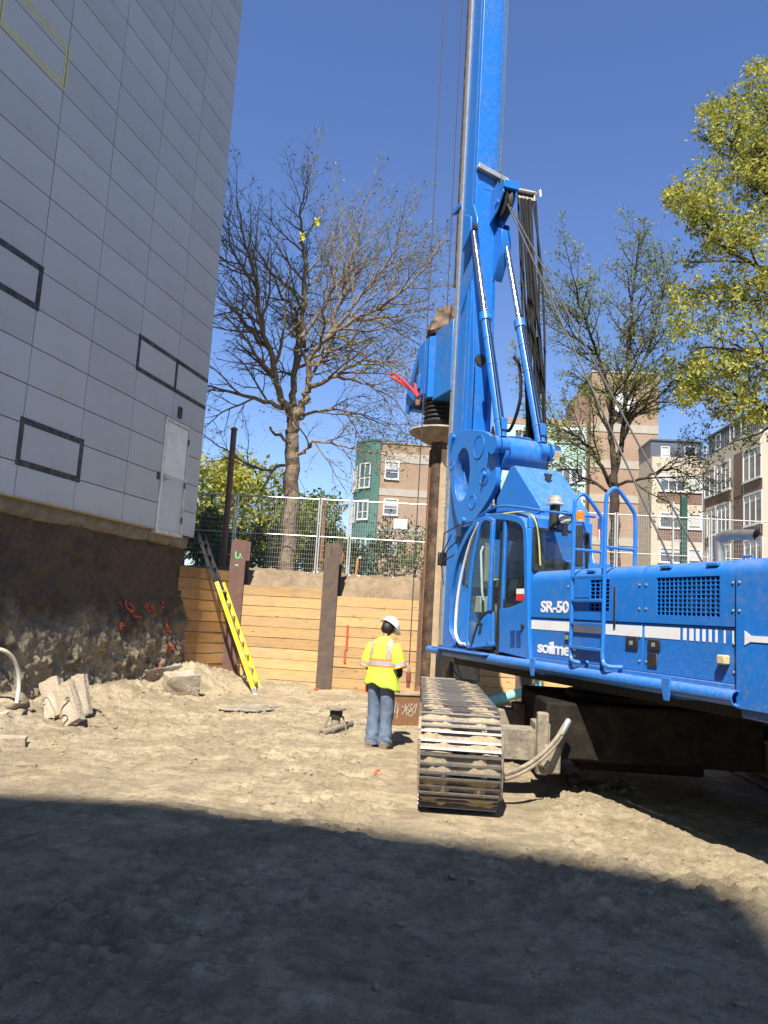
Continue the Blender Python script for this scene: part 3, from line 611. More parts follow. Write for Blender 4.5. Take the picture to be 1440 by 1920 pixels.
# lower panels
for n_, (s0, s1) in enumerate(((sA0, sAB), (sAB, sBC), (sBC, sCD))):
    lp = MB().box((s1 + .006, HWD - .1, ZB), (s0 - .006, HWD - .012, zst1 + .026)).build('lower_panel', M_blue, rig, bevel=.006)
    if n_ < 2: MB().box((s1 + .02, HWD - .012, zst0 - .012), (s0 - .02, HWD - .0085, zst1 - .002)).build('white_stripe', M_wht, lp)
    else:
        xs_, _ = S(1268, 1185); MB().box((xs_, HWD - .012, zst0 - .012), (s0 - .02, HWD - .0085, zst1 - .002)).build('white_stripe', M_wht, lp)
        for px, wpx in ((1274, 6), (1286, 7), (1298, 6), (1310, 5.5), (1322, 5), (1334, 4), (1350, 3), (1366, 2.5)):
            a = S(px, 1185)[0]; b = S(px + wpx, 1185)[0]; MB().box((b, HWD - .012, zst0 - .012), (a, HWD - .0085, zst1 - .002)).build('white_stripe', M_wht, lp)
def sidebox(name, px0, py0, px1, py1, mt, o0, o1, par, bevel=.006):
    a = S((px0 + px1) / 2 - abs(px1 - px0) / 2, (py0 + py1) / 2); b = S(px1, (py0 + py1) / 2); z1 = S((px0 + px1) / 2, py0)[1]; z0 = S((px0 + px1) / 2, py1)[1]
    return MB().box((b[0], HWD + o0, z0), (a[0], HWD + o1, z1)).build(name, mt, par, bevel=bevel)
for q in ((1168, 1194, 1190, 1217), (1209, 1199, 1232, 1219), (1054, 1187, 1064, 1203)):
    k_ = sidebox('latch', *q, M_black, -.012, .004, rig)
    sidebox('keyhole', (q[0] + q[2]) / 2 - 3, (q[1] + q[3]) / 2 - 4, (q[0] + q[2]) / 2 + 3, (q[1] + q[3]) / 2 + 4, M_galv, .004, .010, k_, .002)
sidebox('recess_handle', 1208, 1224, 1226, 1251, M_black, -.012, .001, rig, .02)
sidebox('slot', 1146, 1100, 1150, 1176, M_black, -.002, .006, rig, .004)
sidebox('marker_lamp', 1346, 1228, 1362, 1246, mat('lamp_cream', (.72, .58, .30), rough=.35), -.012, .05, rig, .012)
# core, deck, underside
mb = MB(); mb.box((sEnd + .02, -1.18, 1.36), (3.36, .98, 2.44)); mb.build('engine_bay', M_dark, rig)
mb = MB(); mb.box((sEnd, -1.2, ZT - .035), (3.36, .56, ZT - .012)); mb.build('deck', M_blue2, rig)
mb = MB(); mb.box((-.9, -1.15, 1.18), (5.6, 1.13, 1.36)); mb.build('turntable_frame', M_dark, rig)
mb = MB(); mb.prism([(sCD - .02, 1.20), (sEnd, 1.16), (sEnd - .05, 1.6), (sEnd - .05, 2.3), (sEnd + .02, 2.44), (sCD - .1, 2.44)], SZ, -1.2, 1.215); mb.build('counterweight', M_blue, rig, bevel=.02)
mb = MB(); mb.box((sEnd, -1.22, 1.4), (3.3, -1.19, 2.47)); mb.build('side_panel', M_blue, rig)
for x0, x1 in ((3.29, 1.9), (1.88, .05)):
    sl_ = MB().box((x1, HWD - .05, 1.40), (x0, HWD + .0, 1.452)).build('sill', M_blue2, rig, bevel=.006)
# lettering
def text(name, body, size, s_, z_, par, off=.006, sp=.86, sx=1.):
    c = bpy.data.curves.new(name, 'FONT'); c.body = body; c.size = size; c.extrude = .0015; c.offset = off; c.space_character = sp; c.resolution_u = 4
    o = bpy.data.objects.new(name, c); COL.objects.link(o); dg = bpy.context.evaluated_depsgraph_get(); me = bpy.data.meshes.new_from_object(o.evaluated_get(dg)); bpy.data.objects.remove(o)
    me.materials.clear(); me.materials.append(M_wht); t = link(name, me, None, par, (s_, HWD - .0085 if z_ < zst0 else HWD + .0035, z_), (R(90), 0, R(180))); t.scale = (sx, 1, 1); return t
a = S(1010, 1146); b = S(1062, 1150); hgt = S(1012, 1126)[1] - a[1]
t1 = text('model_lettering', 'SR-50', hgt * 1.42, a[0], a[1] - .005, rig, .0055, .95); 
a2 = S(1002, 1221); hg2 = S(1002, 1205)[1] - a2[1]
t2 = text('maker_lettering', 'soilmec', hg2 * 1.42 * 1.35, a2[0], a2[1] - .005, rig, .005, .86)
def fit(o, width):
    xs_ = [v.co.x for v in o.data.vertices]; o.scale.x = width / (max(xs_) - min(xs_))
fit(t1, a[0] - b[0]); fit(t2, a2[0] - S(1074, 1226)[0])
for s_ in (sAB, sBC, sCD):
    for z in (1.55, 1.78, 2.05, 2.28):
        MB().lathe([(.013, 0), (.013, .006), (.008, .010)], (s_ + .05, HWD - .012 if z < zst1 else HWD, z), (0, 1, 0), 8).build('bolt', M_galv, rig); MB().lathe([(.013, 0), (.013, .006), (.008, .010)], (s_ - .05, (HWD - .012 if z < zst1 else HWD) + (.03 if s_ == sCD else 0), z), (0, 1, 0), 8).build('bolt', M_galv, rig)
for s_ in (sAB - .35, sBC - .3, sCD + .3): MB().box((s_ - .07, HWD - .04, ZT - .055), (s_ + .07, HWD - .005, ZT - .025)).build('hinge', M_blue2, rig, bevel=.006)
# ---------------------------------------------------------------- side pipe
zc = 1.35; lp = 1.27
p_end = (S(1386, 1311)[0], lp, zc); p_mid = (5.15, lp, zc); p_fr = (S(806, 1217)[0], lp, zc)
mb = MB(); mb.pipe(p_end, p_mid, .066, .054, 24); mb.pipe(p_mid, p_fr, .056, .046, 20); sp = mb.build('side_pipe', M_blue, rig)
for px in (1262, 1009): 
    s_ = S(px, 1300 if px > 1100 else 1255)[0]
    MB().prism([(s_ + .05, 1.44), (s_ + .05, 1.34), (s_ + .02, 1.24), (s_ - .04, 1.24), (s_ - .06, 1.34), (s_ - .06, 1.44)], SZ, lp + .05, lp + .068).build('bracket', M_blue, sp, bevel=.004)
    MB().box((s_ - .22, 1.1, 1.27), (s_ - .02, lp + .03, 1.40)).build('bracket', M_blue, sp)
s_ = S(832, 1232)[0]; MB().prism([(s_ + .05, 1.36), (s_ + .04, 1.22), (s_ - .02, 1.2), (s_ - .06, 1.36)], SZ, lp + .05, lp + .066).build('bracket', M_blue, sp)
mb = MB(); mb.box((4.15, 1.12, 1.395), (5.75, 1.44, 1.42)); st = mb.build('cab_step', M_blue2, rig, bevel=.005)
for k in range(16): MB().box((4.35 + .085 * k, 1.17, 1.42), (4.39 + .085 * k, 1.40, 1.428)).build('tread', M_bluein, st)
# ---------------------------------------------------------------- access ladder with handrails
al = None
lo = 1.335; lx0 = S(1072, 1150, lo)[0]; lx1 = S(1132, 1150, lo)[0]; zt0 = S(1074, 926, lo)[1]; zt1 = S(1136, 914, lo)[1]
def stile(s_, zt, sw):
    pts = [(s_ - .16, HWD + .0, 1.47), (s_ - .08, lo, 1.47), (s_, lo, 1.53)] + [(s_, lo, z) for z in (1.8, 2.2, 2.6, zt - .16)] + [(s_, lo - .03, zt - .05), (s_, lo - .10, zt), (s_, lo - .17, zt - .03), (s_, lo - .32, zt - .19), (s_, lo - .36, zt - .26), (s_, lo - .37, zt - .38), (s_, lo - .37, ZT)]
    return spline(pts, 4)
mb = MB(); mb.tube(stile(lx0, zt0, 1), .0215, 10); al = mb.build('handrail', M_blue, rig)
mb = MB(); mb.tube(stile(lx1, zt1, 1), .0215, 10); al2 = mb.build('handrail', M_blue, rig)
for s_, zt in ((lx0, zt0), (lx1, zt1)): MB().tube([(s_, lo, zt - .62), (s_, lo - .37, zt - .62)], .017, 8).build('handrail', M_blue, rig)
for py in (1082, 1126, 1170, 1216):
    z = S(1100, py, lo)[1]; MB().box((lx1, lo - .028, z - .016), (lx0, lo + .022, z + .016)).build('rung', M_blue, rig, bevel=.004)
# ---------------------------------------------------------------- cab
CL0, CL1 = .30, 1.25
cab = rig
rear_s = 3.40
outl = [S(*p) for p in ((993, 1238), (990, 1180), (989, 1080), (987, 1000), (981, 976), (965, 966), (930, 962), (905, 968), (887, 979), (868, 1010), (853, 1048), (842, 1098), (838.5, 1140), (838, 1178), (843, 1198), (852, 1212))]
out_s = spline(outl, 4)
def strip(mb, poly, w_, l0, l1, closed=False):      # bent band following a side-view polyline, inset by w_
    P_ = [np.array(p) for p in poly]; n = len(P_); I = []
    cen = np.mean(P_, axis=0)
    for i in range(n):
        d = P_[min(i + 1, n - 1)] - P_[max(i - 1, 0)]; d = d / (np.linalg.norm(d) + 1e-9); nn = np.array((-d[1], d[0]))
        if np.dot(cen - P_[i], nn) < 0: nn = -nn
        I.append(P_[i] + nn * w_)
    rings = [[(P_[i][0], l0, P_[i][1]), (I[i][0], l0, I[i][1]), (I[i][0], l1, I[i][1]), (P_[i][0], l1, P_[i][1])] for i in range(n)]
    mb.loft(rings); return I
# pillars: left and right hoops, roof skin between
mb = MB(); strip(mb, out_s, .085, CL1 - .06, CL1); strip(mb, out_s, .085, CL0, CL0 + .06); mb.build('cab_frame', M_blue, cab, bevel=.006)
k0 = 14; k1 = 36
roof = [p for p in out_s if p[1] > 3.02]
mb = MB(); strip(mb, roof, .05, CL0 + .06, CL1 - .06); mb.build('roof', M_blue, cab)
mb = MB(); rr = [(p[0] * .97 + .03 * roof[len(roof) // 2][0], p[1] + .035) for p in roof]; strip(mb, rr[2:-2], .05, CL0 + .12, CL1 - .10); mb.build('roof_cap', M_blue, cab, bevel=.01)
# rear side panel under the window, mid pillar
sm0, _ = S(928, 1100); sm1, _ = S(937, 1100)
lowp = [S(*p) for p in ((935, 1142), (955, 1139), (975, 1131), (988, 1120), (992, 1236), (935, 1222))]
lowpan = MB().prism(lowp, SZ, CL1 - .055, CL1 - .006).build('side_panel', M_blue, cab, bevel=.008)
for r_ in range(2):
    for c_ in range(2):
        for k in range(4):
            px = 957 + 11 * c_; py = 1182 + 4.2 * k + 15 * r_; a = S(px, py); b = S(px + 8, py + .8)
            MB().box((b[0], CL1 - .006, a[1] - .008), (a[0], CL1 + .003, a[1] + .004)).build('louvre', M_bluein, lowpan)
q = S(980, 1174); MB().lathe([(.03, 0), (.03, .02), (.015, .03)], (q[0], CL1 - .006, q[1]), (0, 1, 0), 14).build('lock', M_black, lowpan)
mb = MB(); a = S(928, 970); mb.box((sm1 - .0, CL1 - .10, 1.43), (sm0 + .02, CL1 - .062, 3.17)); mb.build('door_post', M_dark, cab)
mb = MB(); mb.box((sm1 - .075, CL1 - .058, 1.45), (sm1 - .02, CL1 - .008, 3.19)); mb.build('mid_pillar', M_blue, cab, bevel=.006)
win = [S(*p) for p in ((941, 974), (968, 968), (981, 984), (986, 1060), (986, 1124), (972, 1132), (955, 1139), (940, 1141))]
MB().prism(win, SZ, CL1 - .036, CL1 - .030).build('side_window', M_glassd, cab)
mb = MB()
for i in range(len(win)):
    a, b = win[i], win[(i + 1) % len(win)]; mb.beam((a[0], CL1 - .03, a[1]), (b[0], CL1 - .03, b[1]), .035, .03, (0, 1, 0))
mb.build('window_seal', M_black, cab)
q0, q1, q2, q3 = [S(*p) for p in ((964, 1126), (979, 1122), (979, 1107), (964, 1110))]
mb = MB(); mb.box((q1[0], CL1 - .028, q0[1]), (q0[0], CL1 - .026, q0[1] + .085)); mb.build('warning_sticker', mat('sticker_red', (.62, .03, .03), rough=.5), cab)
mb = MB(); mb.box((q1[0], CL1 - .028, q0[1] + .085), (q0[0], CL1 - .026, q0[1] + .15)); mb.build('warning_sticker', M_wht, cab)
# rear wall with dark window
zr0, zr1 = 2.50, 3.02
mb = MB(); mb.box((rear_s, CL0, 1.45), (rear_s + .05, CL1 - .02, zr0)); mb.box((rear_s, CL0, zr1), (rear_s + .05, CL1 - .02, 3.16)); mb.box((rear_s, CL0, zr0), (rear_s + .05, CL0 + .06, zr1)); mb.box((rear_s, CL1 - .09, zr0), (rear_s + .05, CL1 - .02, zr1)); mb.build('rear_wall', M_blue, cab, bevel=.008)
MB().box((rear_s + .012, CL0 + .04, zr0 - .02), (rear_s + .02, CL1 - .07, zr1 + .02)).build('rear_window', M_glassd, cab)
mb = MB()
for a, b in (((CL0 + .06, zr0), (CL1 - .09, zr0)), ((CL1 - .09, zr0), (CL1 - .09, zr1)), ((CL1 - .09, zr1), (CL0 + .06, zr1)), ((CL0 + .06, zr1), (CL0 + .06, zr0))): mb.beam((rear_s - .004, *a), (rear_s - .004, *b), .03, .03, (1, 0, 0))
mb.build('window_seal', M_black, cab)
MB().box((sm1, CL0, 1.42), (5.45, CL1 - .02, 1.46)).build('floor', M_dark, cab)
MB().box((rear_s + .06, CL0 + .003, 1.46), (5.3, CL0 + .03, 2.0)).build('inner_wall', M_bluein, cab)
MB().prism([S(*p, l=CL0) for p in ((905, 985), (985, 990), (985, 1120), (870, 1110), (880, 1030))], SZ, CL0 + .02, CL0 + .026).build('far_window', M_glass, cab)
# windscreen (curved front) and its wiper
fr = [p for p in out_s if p[0] > S(905, 970)[0] and p[1] > 1.6]
mb = MB(); rings = [[(p[0] - .02, CL0 + .06, p[1]), (p[0] + .03, (CL0 + CL1) / 2, p[1]), (p[0] - .02, CL1 - .06, p[1])] for p in fr]; mb.loft(rings, cap=False, close=False); mb.build('windscreen', M_glass, cab, fix=False)
# grey door seal along the front opening
sl = spline([S(*p) for p in ((897, 980), (881, 1015), (868, 1060), (858, 1110), (853, 1160), (853, 1190), (861, 1206), (872, 1208))], 5)
mb = MB(); mb.tube([(p[0], CL1 - .015, p[1]) for p in sl], .023, 8); mb.build('door_seal', mat('seal_white', (.72, .72, .72), rough=.5), cab)
# door leaf, ajar: hinged at the mid pillar
hs = sm0 + .03; ang_d = R(9)
def DO(u, v, w_):            # (s, z) of the closed door + thickness -> ajar about the hinge line
    d = u - hs; return (hs + d * math.cos(ang_d), CL1 + .01 + d * math.sin(ang_d) + w_, v)
_hw = RM + RF * hs + RL * (CL1 + .035); _dd = RF * math.cos(ang_d) + RL * math.sin(ang_d); _dn = np.array((-_dd[1], _dd[0], 0))
def SD(x, y): q = onplane(x, y, _hw, _dn) - _hw; return hs + float(q @ _dd), float(q[2])
dpts = [SD(*p) for p in ((927, 974), (915, 969), (905, 974), (897, 992), (888, 1035), (881, 1085), (877, 1130), (875, 1180), (875, 1205), (880, 1216), (895, 1214), (926, 1211))]
dsp = spline(dpts, 3)
door2 = MB(); strip_in = []
P_ = [np.array(p) for p in dsp]; cen = np.mean(P_, axis=0); inn = []
for i, p in enumerate(P_):
    d = P_[min(i + 1, len(P_) - 1)] - P_[max(i - 1, 0)]; d = d / np.linalg.norm(d); nn = np.array((-d[1], d[0])); nn = nn if np.dot(cen - p, nn) > 0 else -nn; inn.append(p + nn * .05)
rings = [[DO(*P_[i], 0), DO(*inn[i], 0), DO(*inn[i], .045), DO(*P_[i], .045)] for i in range(len(P_))]
door2.loft(rings); a = dsp[0]; b = dsp[-1]; door2.hexa([DO(a[0], b[1], 0), DO(a[0] + .06, b[1], 0), DO(a[0] + .06, b[1], .045), DO(a[0], b[1], .045), DO(a[0], a[1], 0), DO(a[0] + .06, a[1], 0), DO(a[0] + .06, a[1], .045), DO(a[0], a[1], .045)])
door2 = door2.build('door', M_blue, cab, bevel=.006)
lowd = [SD(*p) for p in ((926, 1147), (913, 1151), (903, 1163), (895, 1185), (888, 1214), (926, 1211))]
MB().prism(lowd, lambda u, v, w_: DO(u, v, w_), .012, .04).build('lower_panel', M_blue, door2, bevel=.006)
MB().prism([tuple(p) for p in inn], lambda u, v, w_: DO(u, v, w_), .022, .028).build('pane', M_glass, door2)
mb = MB()
edge_c = spline([SD(*p) for p in ((926, 1145), (913, 1149), (902, 1162), (893, 1185), (885, 1214))], 4); mb.tube([DO(p[0], p[1], .045) for p in edge_c], .014, 6); mb.build('seal', M_black, door2)
q = SD(907, 1170); MB().lathe([(.012, 0), (.012, .03), (.035, .035), (.035, .055), (.02, .065)], DO(q[0], q[1], .04), (0, 1, 0), 14).build('knob', M_black, door2)
q = SD(921, 1010); q2 = SD(921, 1140); MB().tube([DO(q[0] + .12, q[1] - .1, .06), DO(q[0] + .12, q[1] - .18, .09), DO(q2[0] + .12, q2[1] + .2, .09), DO(q2[0] + .12, q2[1] + .1, .06)], .016, 8).build('grab_bar', mat('grab_green', (.35, .45, .42), rough=.4), door2)
# seat, control box
mb = MB(); mb.box((3.62, .52, 1.46), (4.15, 1.0, 1.92)); mb.cbox((3.60, .76, 2.28), (.13, .46, .75), np.array(Matrix.Rotation(R(-8), 3, 'Y'))); mb.build('seat', M_black, cab, bevel=.04)
mb = MB(); mb.box((4.75, .95, 1.95), (5.0, 1.17, 2.18)); mb.box((4.7, .5, 1.46), (4.95, .7, 2.1)); mb.build('control_box', mat('control_grey', (.55, .54, .5), rough=.5), cab, bevel=.01)
mb = MB(); mb.tube([(4.45, 1.08, 1.46), (4.45, 1.08, 1.95), (4.5, 1.06, 2.05)], .018, 8); mb.build('lever', M_black, cab)
# roof guard tubes, wire, air intake, lamp, beacon
def roofp(px, py, l): q = onl(px, py, l); return tuple(q)
g1 = spline([roofp(*p, 1.18) for p in ((884, 988), (893, 975), (915, 957), (940, 949), (975, 951), (1024, 959))], 5)
mb = MB(); mb.tube(g1, .017, 8); mb.tube([(p[0], p[1] - .7, p[2]) for p in g1], .017, 8)
for i in (8, 16, 24): mb.tube([g1[i], (g1[i][0], g1[i][1] - .7, g1[i][2])], .014, 8)
mb.build('roof_guard', M_blue, cab)
yw = spline([roofp(930, 965, 1.2), tuple(ons(985, 960, 3.6)), tuple(ons(1003, 975, rear_s - .03)), tuple(ons(1010, 1010, rear_s - .02)), tuple(ons(1013, 1060, rear_s - .02))], 6)
MB().tube(yw, .010, 6).build('yellow_wire', mat('wire_yellow', (.72, .62, .15), rough=.5), cab)
def stack(px0, py0, px1, py1, s_):  a = ons(px0, py0, s_); b = ons(px1, py1, s_); return a, b
a, b = stack(1038, 990, 1041, 948, 3.36); ai = MB().tube([a, b], .065, 14).build('air_intake', M_black, rig)
MB().lathe([(.10, 0), (.115, .01), (.115, .03), (.085, .035), (.085, .055), (.09, .06), (.09, .08), (.075, .085), (.075, .12), (.03, .13)], b, (0, 0, 1), 24).build('pre_cleaner', mat('pale_alloy', (.66, .63, .54), rough=.35, metal=.4), ai)
a = ons(1058, 972, 3.28); wl_ = MB().lathe([(.04, -.07), (.085, -.03), (.095, .02), (.088, .028)], a, (-1, .25, 0), 22).build('work_lamp', M_black, rig)
MB().lathe([(.082, .024), (.07, .034), (.03, .038)], a, (-1, .25, 0), 22).build('lens', mat('lamp_lens', (.6, .6, .58), rough=.15), wl_)
mb = MB()
for k in (-1, 0, 1): mb.tube([np.array(a) + np.array((-.042, .08, k * .04)), np.array(a) + np.array((-.048, -.08, k * .04))], .004, 5)
mb.build('lamp_guard', M_black, wl_)
mb = MB(); mb.box((3.24, a[1] - .03, a[2] - .22), (3.28, a[1] + .03, a[2] - .06)); mb.build('lamp_bracket', M_black, wl_)
a, b = stack(1083, 1062, 1085, 985, 3.1); mb = MB(); mb.beam(a, b, .10, .08, (1, 0, 0)); bp = mb.build('beacon_post', M_black, rig, bevel=.01)
o_ = ons(1087, 975, 3.1); MB().lathe([(.065, -.03), (.065, .0)], o_, n=22).build('beacon_base', M_galv, bp)
m = NT('amber'); m.col((.85, .22, .015)); m.set(Roughness=.2); m.b.inputs['Transmission Weight'].default_value = .25; MATS['amber'] = m.m
MB().lathe([(.058, .0), (.06, .085), (.052, .105), (.03, .115)], o_, n=22).build('beacon', m.m, bp)
# mirrors and wiper arms in front of the cab
for pts in (((887, 978), (860, 985), (833, 1000), (828, 1052)), ((873, 1000), (840, 1030), (825, 1056)), ((846, 1002), (826, 1048), (832, 1097)), ((852, 1040), (829, 1054), (822, 1052))):
    MB().tube([tuple(onl(*p, 1.02)) for p in pts], .011, 6).build('mirror_arm', M_black, cab)
q = onl(829, 1048, 1.02); MB().cbox(q, (.05, .16, .22)).build('mirror', M_black, cab, bevel=.02)
# ---------------------------------------------------------------- exhaust, rear deck things
e0 = onl(1349, 1056, .55); e1 = onl(1347, 1022, .55); e2 = onl(1352, 1008, .55); e3 = onl(1372, 1003, .55); e4 = onl(1419, 1003, .55)
mb = MB(); pth = spline([e0, e1, e2, e3, e4], 5); mb.tube(pth, .050, 18, cap=False); mb.tube(pth, .043, 18, cap=False); mb.build('exhaust', mat('exhaust_steel', (.38, .36, .33), (.28, .26, .24), scale=7, rough=.45, metal=.7), rig)
mb = MB(); e = onl(1403, 1046, .9); mb.tube([(e[0] - .05, .9, ZT), (e[0] - .05, .9, ZT + .05), (e[0] + .05, .9, ZT + .05), (e[0] + .05, .9, ZT)], .012, 8); mb.build('lifting_eye', M_blue, rig)
mb = MB(); mb.lathe([(.32, -.42), (.32, -.38), (.2, -.37), (.2, .37), (.32, .38), (.32, .42)], (.95, -.3, ZT - .30), (0, 1, 0), 28); mb.build('winch', M_dark, rig)
# ---------------------------------------------------------------- winch house with sloped back
hb = [(onl(965, 870, .45)[0] + .0, 4.20), (4.42, 3.46), (4.35, 2.5), (5.75, 2.5), (5.75, 3.75), (5.35, 4.20)]
mb = MB(); mb.prism(hb, SZ, -.36, .45); wh = mb.build('winch_house', M_blue, rig, bevel=.012)
mb = MB(); mb.box((4.3, -.7, 2.0), (5.9, .28, 2.75)); mb.build('front_frame', M_blue, rig, bevel=.02)
mb = MB(); q = ons(1014, 895, 4.9); mb.prism([(-.05, .10), (.09, .10), (.02, -.08)], lambda u, v, w_: (4.99 - .52 * 0 + w_ - .02, .0 + u, 3.98 + v), -.03, .0); mb.build('lifting_hole', M_dark, wh)
for l_ in (.25, -.2): MB().tube([(4.6, l_ - .45, 2.5), (5.0, l_ - .55, 3.2)], .02, 8).build('stay', M_blue, rig)
# ---------------------------------------------------------------- mast and linkage
MW = .235; MS0, MS1 = 7.50, 8.10; MTOP = 21.; MBOT = 1.25
mb = MB(); mb.box((MS0, -MW, MBOT), (MS1, MW, MTOP)); mast = mb.build('mast', M_blue, rig, bevel=.012)
for l_ in (MW, -MW): MB().box((MS0 + .10, l_ - .012 * (l_ < 0), MBOT + .1), (MS0 + .16, l_ + .012 * (l_ > 0), MTOP - .1)).build('flange', M_blue2, mast)
for l_ in (MW, -MW): MB().box((MS1 - .07, l_ - .03 * (l_ < 0), MBOT + .1), (MS1 + .04, l_ + .03 * (l_ > 0), MTOP - .1)).build('guide_rail', M_galv, mast); MB().tube([(MS1 + .13, l_ * .8, 8.3), (MS1 + .13, l_ * .8, MTOP - .1)], .075, 12).build('feed_tube', M_kelly, mast)
MB().box((MS0 - .004, -MW + .13, 10.0), (MS0 - .0, MW - .13, MTOP - .2)).build('wear_strip', M_blue, mast)
MB().box((MS0 - .02, -MW - .035, 1.6), (MS0 + .04, -MW - .002, MTOP - .1)).build('rope_guide', M_blue2, mast)
mb = MB(); mb.prism([(MS0 - .03, 9.55), (MS0 - .03, 8.2), (MS0 + .35, 7.6), (MS0 + .45, 9.7)], SZ, MW, MW + .025); mb.build('doubler_plate', M_blue2, mast)
# brackets that carry the cylinders
for l_ in (.33, -.33):
    mb = MB(); mb.prism([(MS0 + .12, 9.62), (MS0 - .02, 9.62), (MS0 - .22, 9.25), (MS0 - .24, 8.98), (MS0 - .14, 8.88), (MS0 + .12, 8.5)], SZ, l_ - .085 if l_ > 0 else l_ + .045, l_ - .045 if l_ > 0 else l_ + .085); mb.build('cylinder_bracket', M_blue, mast, bevel=.01)
    sgn = 1 if l_ > 0 else -1
    mb = MB(); mb.prism([(MS0 + .10, 9.45), (MS0 - .22, 9.25), (MS0 - .24, 8.98), (MS0 - .14, 8.88), (MS0 + .1, 8.7)], SZ, l_ + sgn * .045, l_ + sgn * .08); mb.build('cylinder_bracket', M_blue, mast, bevel=.01)
    top = np.array((MS0 - .17, l_, 9.06)); bot = np.array((5.78, l_ + .03 * sgn, 4.62)); ax = (bot - top) / np.linalg.norm(bot - top); Ln = np.linalg.norm(bot - top)
    cy = MB().tube([top + ax * 2.06, bot - ax * .14], .085, 20).build('cylinder', M_blue, rig)
    MB().tube([top + ax * .12, top + ax * 2.10], .055, 20).build('rod', M_chrome, cy)
    MB().lathe([(.105, 0), (.105, .16), (.09, .17)], top + ax * 2.03, ax, 22).build('gland', M_blue, cy)
    MB().tube([top - np.array((0, .05, 0)), top + np.array((0, .05, 0))], .10, 18).build('rod_eye', M_black, cy)
    MB().tube([bot - np.array((0, .07, 0)), bot + np.array((0, .07, 0))], .13, 18).build('base_eye', M_blue, cy)
    mb = MB(); side = np.cross(ax, (0, 1, 0)); side /= np.linalg.norm(side)
    if side[0] > 0: side = -side
    mb.tube([top + ax * 2.2 + side * .11, top + ax * 2.6 + side * .115, top + ax * 4.3 + side * .11, top + ax * (Ln - .3) + side * .12], .014, 7); mb.tube([top + ax * 2.2 + side * .10 + np.array((0, .04, 0)), top + ax * 3.2 + side * .12 + np.array((0, .05, 0)), top + ax * (Ln - .15) + side * .10 + np.array((0, .05, 0))], .012, 7); mb.build('cylinder_hose', M_hose, cy)
    for q in (2.55, 3.1, 4.2): MB().lathe([(.092, 0), (.092, .035)], top + ax * q, ax, 20).build('clamp', M_blue2, cy); 
    mb = MB(); mb.cbox(bot + ax * .0 + side * .10 - ax * .35, (.10, .10, .2)); mb.build('holding_valve', M_blue, cy, bevel=.01)
# linkage plates with an oval hole
po = [(847, 812), (880, 806), (905, 808), (917, 813), (926, 822), (933, 836), (932, 860), (932, 903), (922, 930), (905, 957), (888, 980), (874, 988), (865, 986), (858, 972), (851, 935), (845, 893), (843, 850), (843, 825)]
pl = spline([onl(*p, .42)[[0, 2]] for p in po + [po[0]]], 4)[:-1]
hc = np.array(onl(868.5, 890, .42)[[0, 2]]); rx = .30; rz = .47
n_ = len(pl); A = [math.atan2(p[1] - hc[1], p[0] - hc[0]) for p in pl]
hole = [(hc[0] + rx * math.cos(a), hc[1] + rz * math.sin(a)) for a in A]
for l_ in (.40, -.44):
    lk = MB().ring(pl, hole, SZ, l_ - .045, l_ + .045).build('linkage_plate', M_blue, rig, bevel=.008)
    if l_ > 0:
        mb = MB(); mb.ring([(u[0] + (hc[0] - u[0]) * .0, u[1]) for u in hole], [(hc[0] + (rx - .02) * math.cos(a), hc[1] + (rz - .02) * math.sin(a)) for a in A], SZ, l_ - .16, l_ + .02); mb.build('hole_rim', M_blue2, lk)
        for px, py, r_ in ((898, 838, .20), (908, 893, .15), (886, 941, .12), (848, 873, .07)):
            q = onl(px, py, l_ + .045)[[0, 2]]; mb = MB(); mb.lathe([(r_, 0), (r_, .012), (r_ - .012, .012), (r_ - .012, .004)], (q[0], l_ + .045, q[1]), (0, 1, 0), 28); mb.build('boss', M_blue, lk)
        for px, py in ((851, 820), (909, 890), (921, 846), (870, 976)):
            q = onl(px, py, l_ + .05)[[0, 2]]; mb = MB(); mb.lathe([(.05, 0), (.05, .05), (.03, .055)], (q[0], l_ + .045, q[1]), (0, 1, 0), 16); mb.tube([(q[0], l_ + .1, q[1] + .03), (q[0] + .03, l_ + .1, q[1] - .1)], .022, 7); mb.build('pin', M_blue2, lk)
q = onl(931, 836, .42); MB().tube([(5.98, .33, 4.55), (5.98, -.42, 4.55)], .27, 28).build('cross_tube', M_blue, rig)
MB().tube([(5.98, .355, 4.55), (5.98, .30, 4.55)], .30, 28).build('cross_tube_collar', M_blue, rig)
for l_ in (.50, -.52): MB().tube([(5.80, l_ - .04, 4.62), (5.80, l_ + .04, 4.62)], .15, 24).build('linkage_eye', M_blue, rig)
mb = MB(); q = onl(1026, 857, -.55); mb.tube([(5.74, -.62, 4.62), (5.74, -.50, 4.62)], .12, 20); mb.build('linkage_pin', M_chrome, rig)
mb = MB(); mb.prism([(6.9, 3.5), (6.6, 3.15), (5.2, 2.6), (5.2, 3.2), (6.4, 3.75)], SZ, -.2, .2); mb.build('boom_arm', M_blue, rig, bevel=.02)
mb = MB(); mb.prism([(7.3, 3.3), (7.6, 3.3), (7.6, 5.2), (7.3, 5.2)], SZ, -.3, .3); mb.build('mast_cradle', M_blue2, rig, bevel=.02)
# lower hoses on the linkage
for k in range(7):
    dx = .05 * k; pts = [onl(924 - 1.2 * k, 800 + 5 * k, .35 - .05 * k), onl(931 - k, 850, .30 - .05 * k), onl(930 + .8 * k, 905, .30 - .07 * k), onl(933 + 1.5 * k, 940, .3 - .08 * k), onl(945 + 2 * k, 952, .28 - .08 * k)]
    MB().tube(spline(pts, 5), .018, 7).build('hose', M_hose, rig)
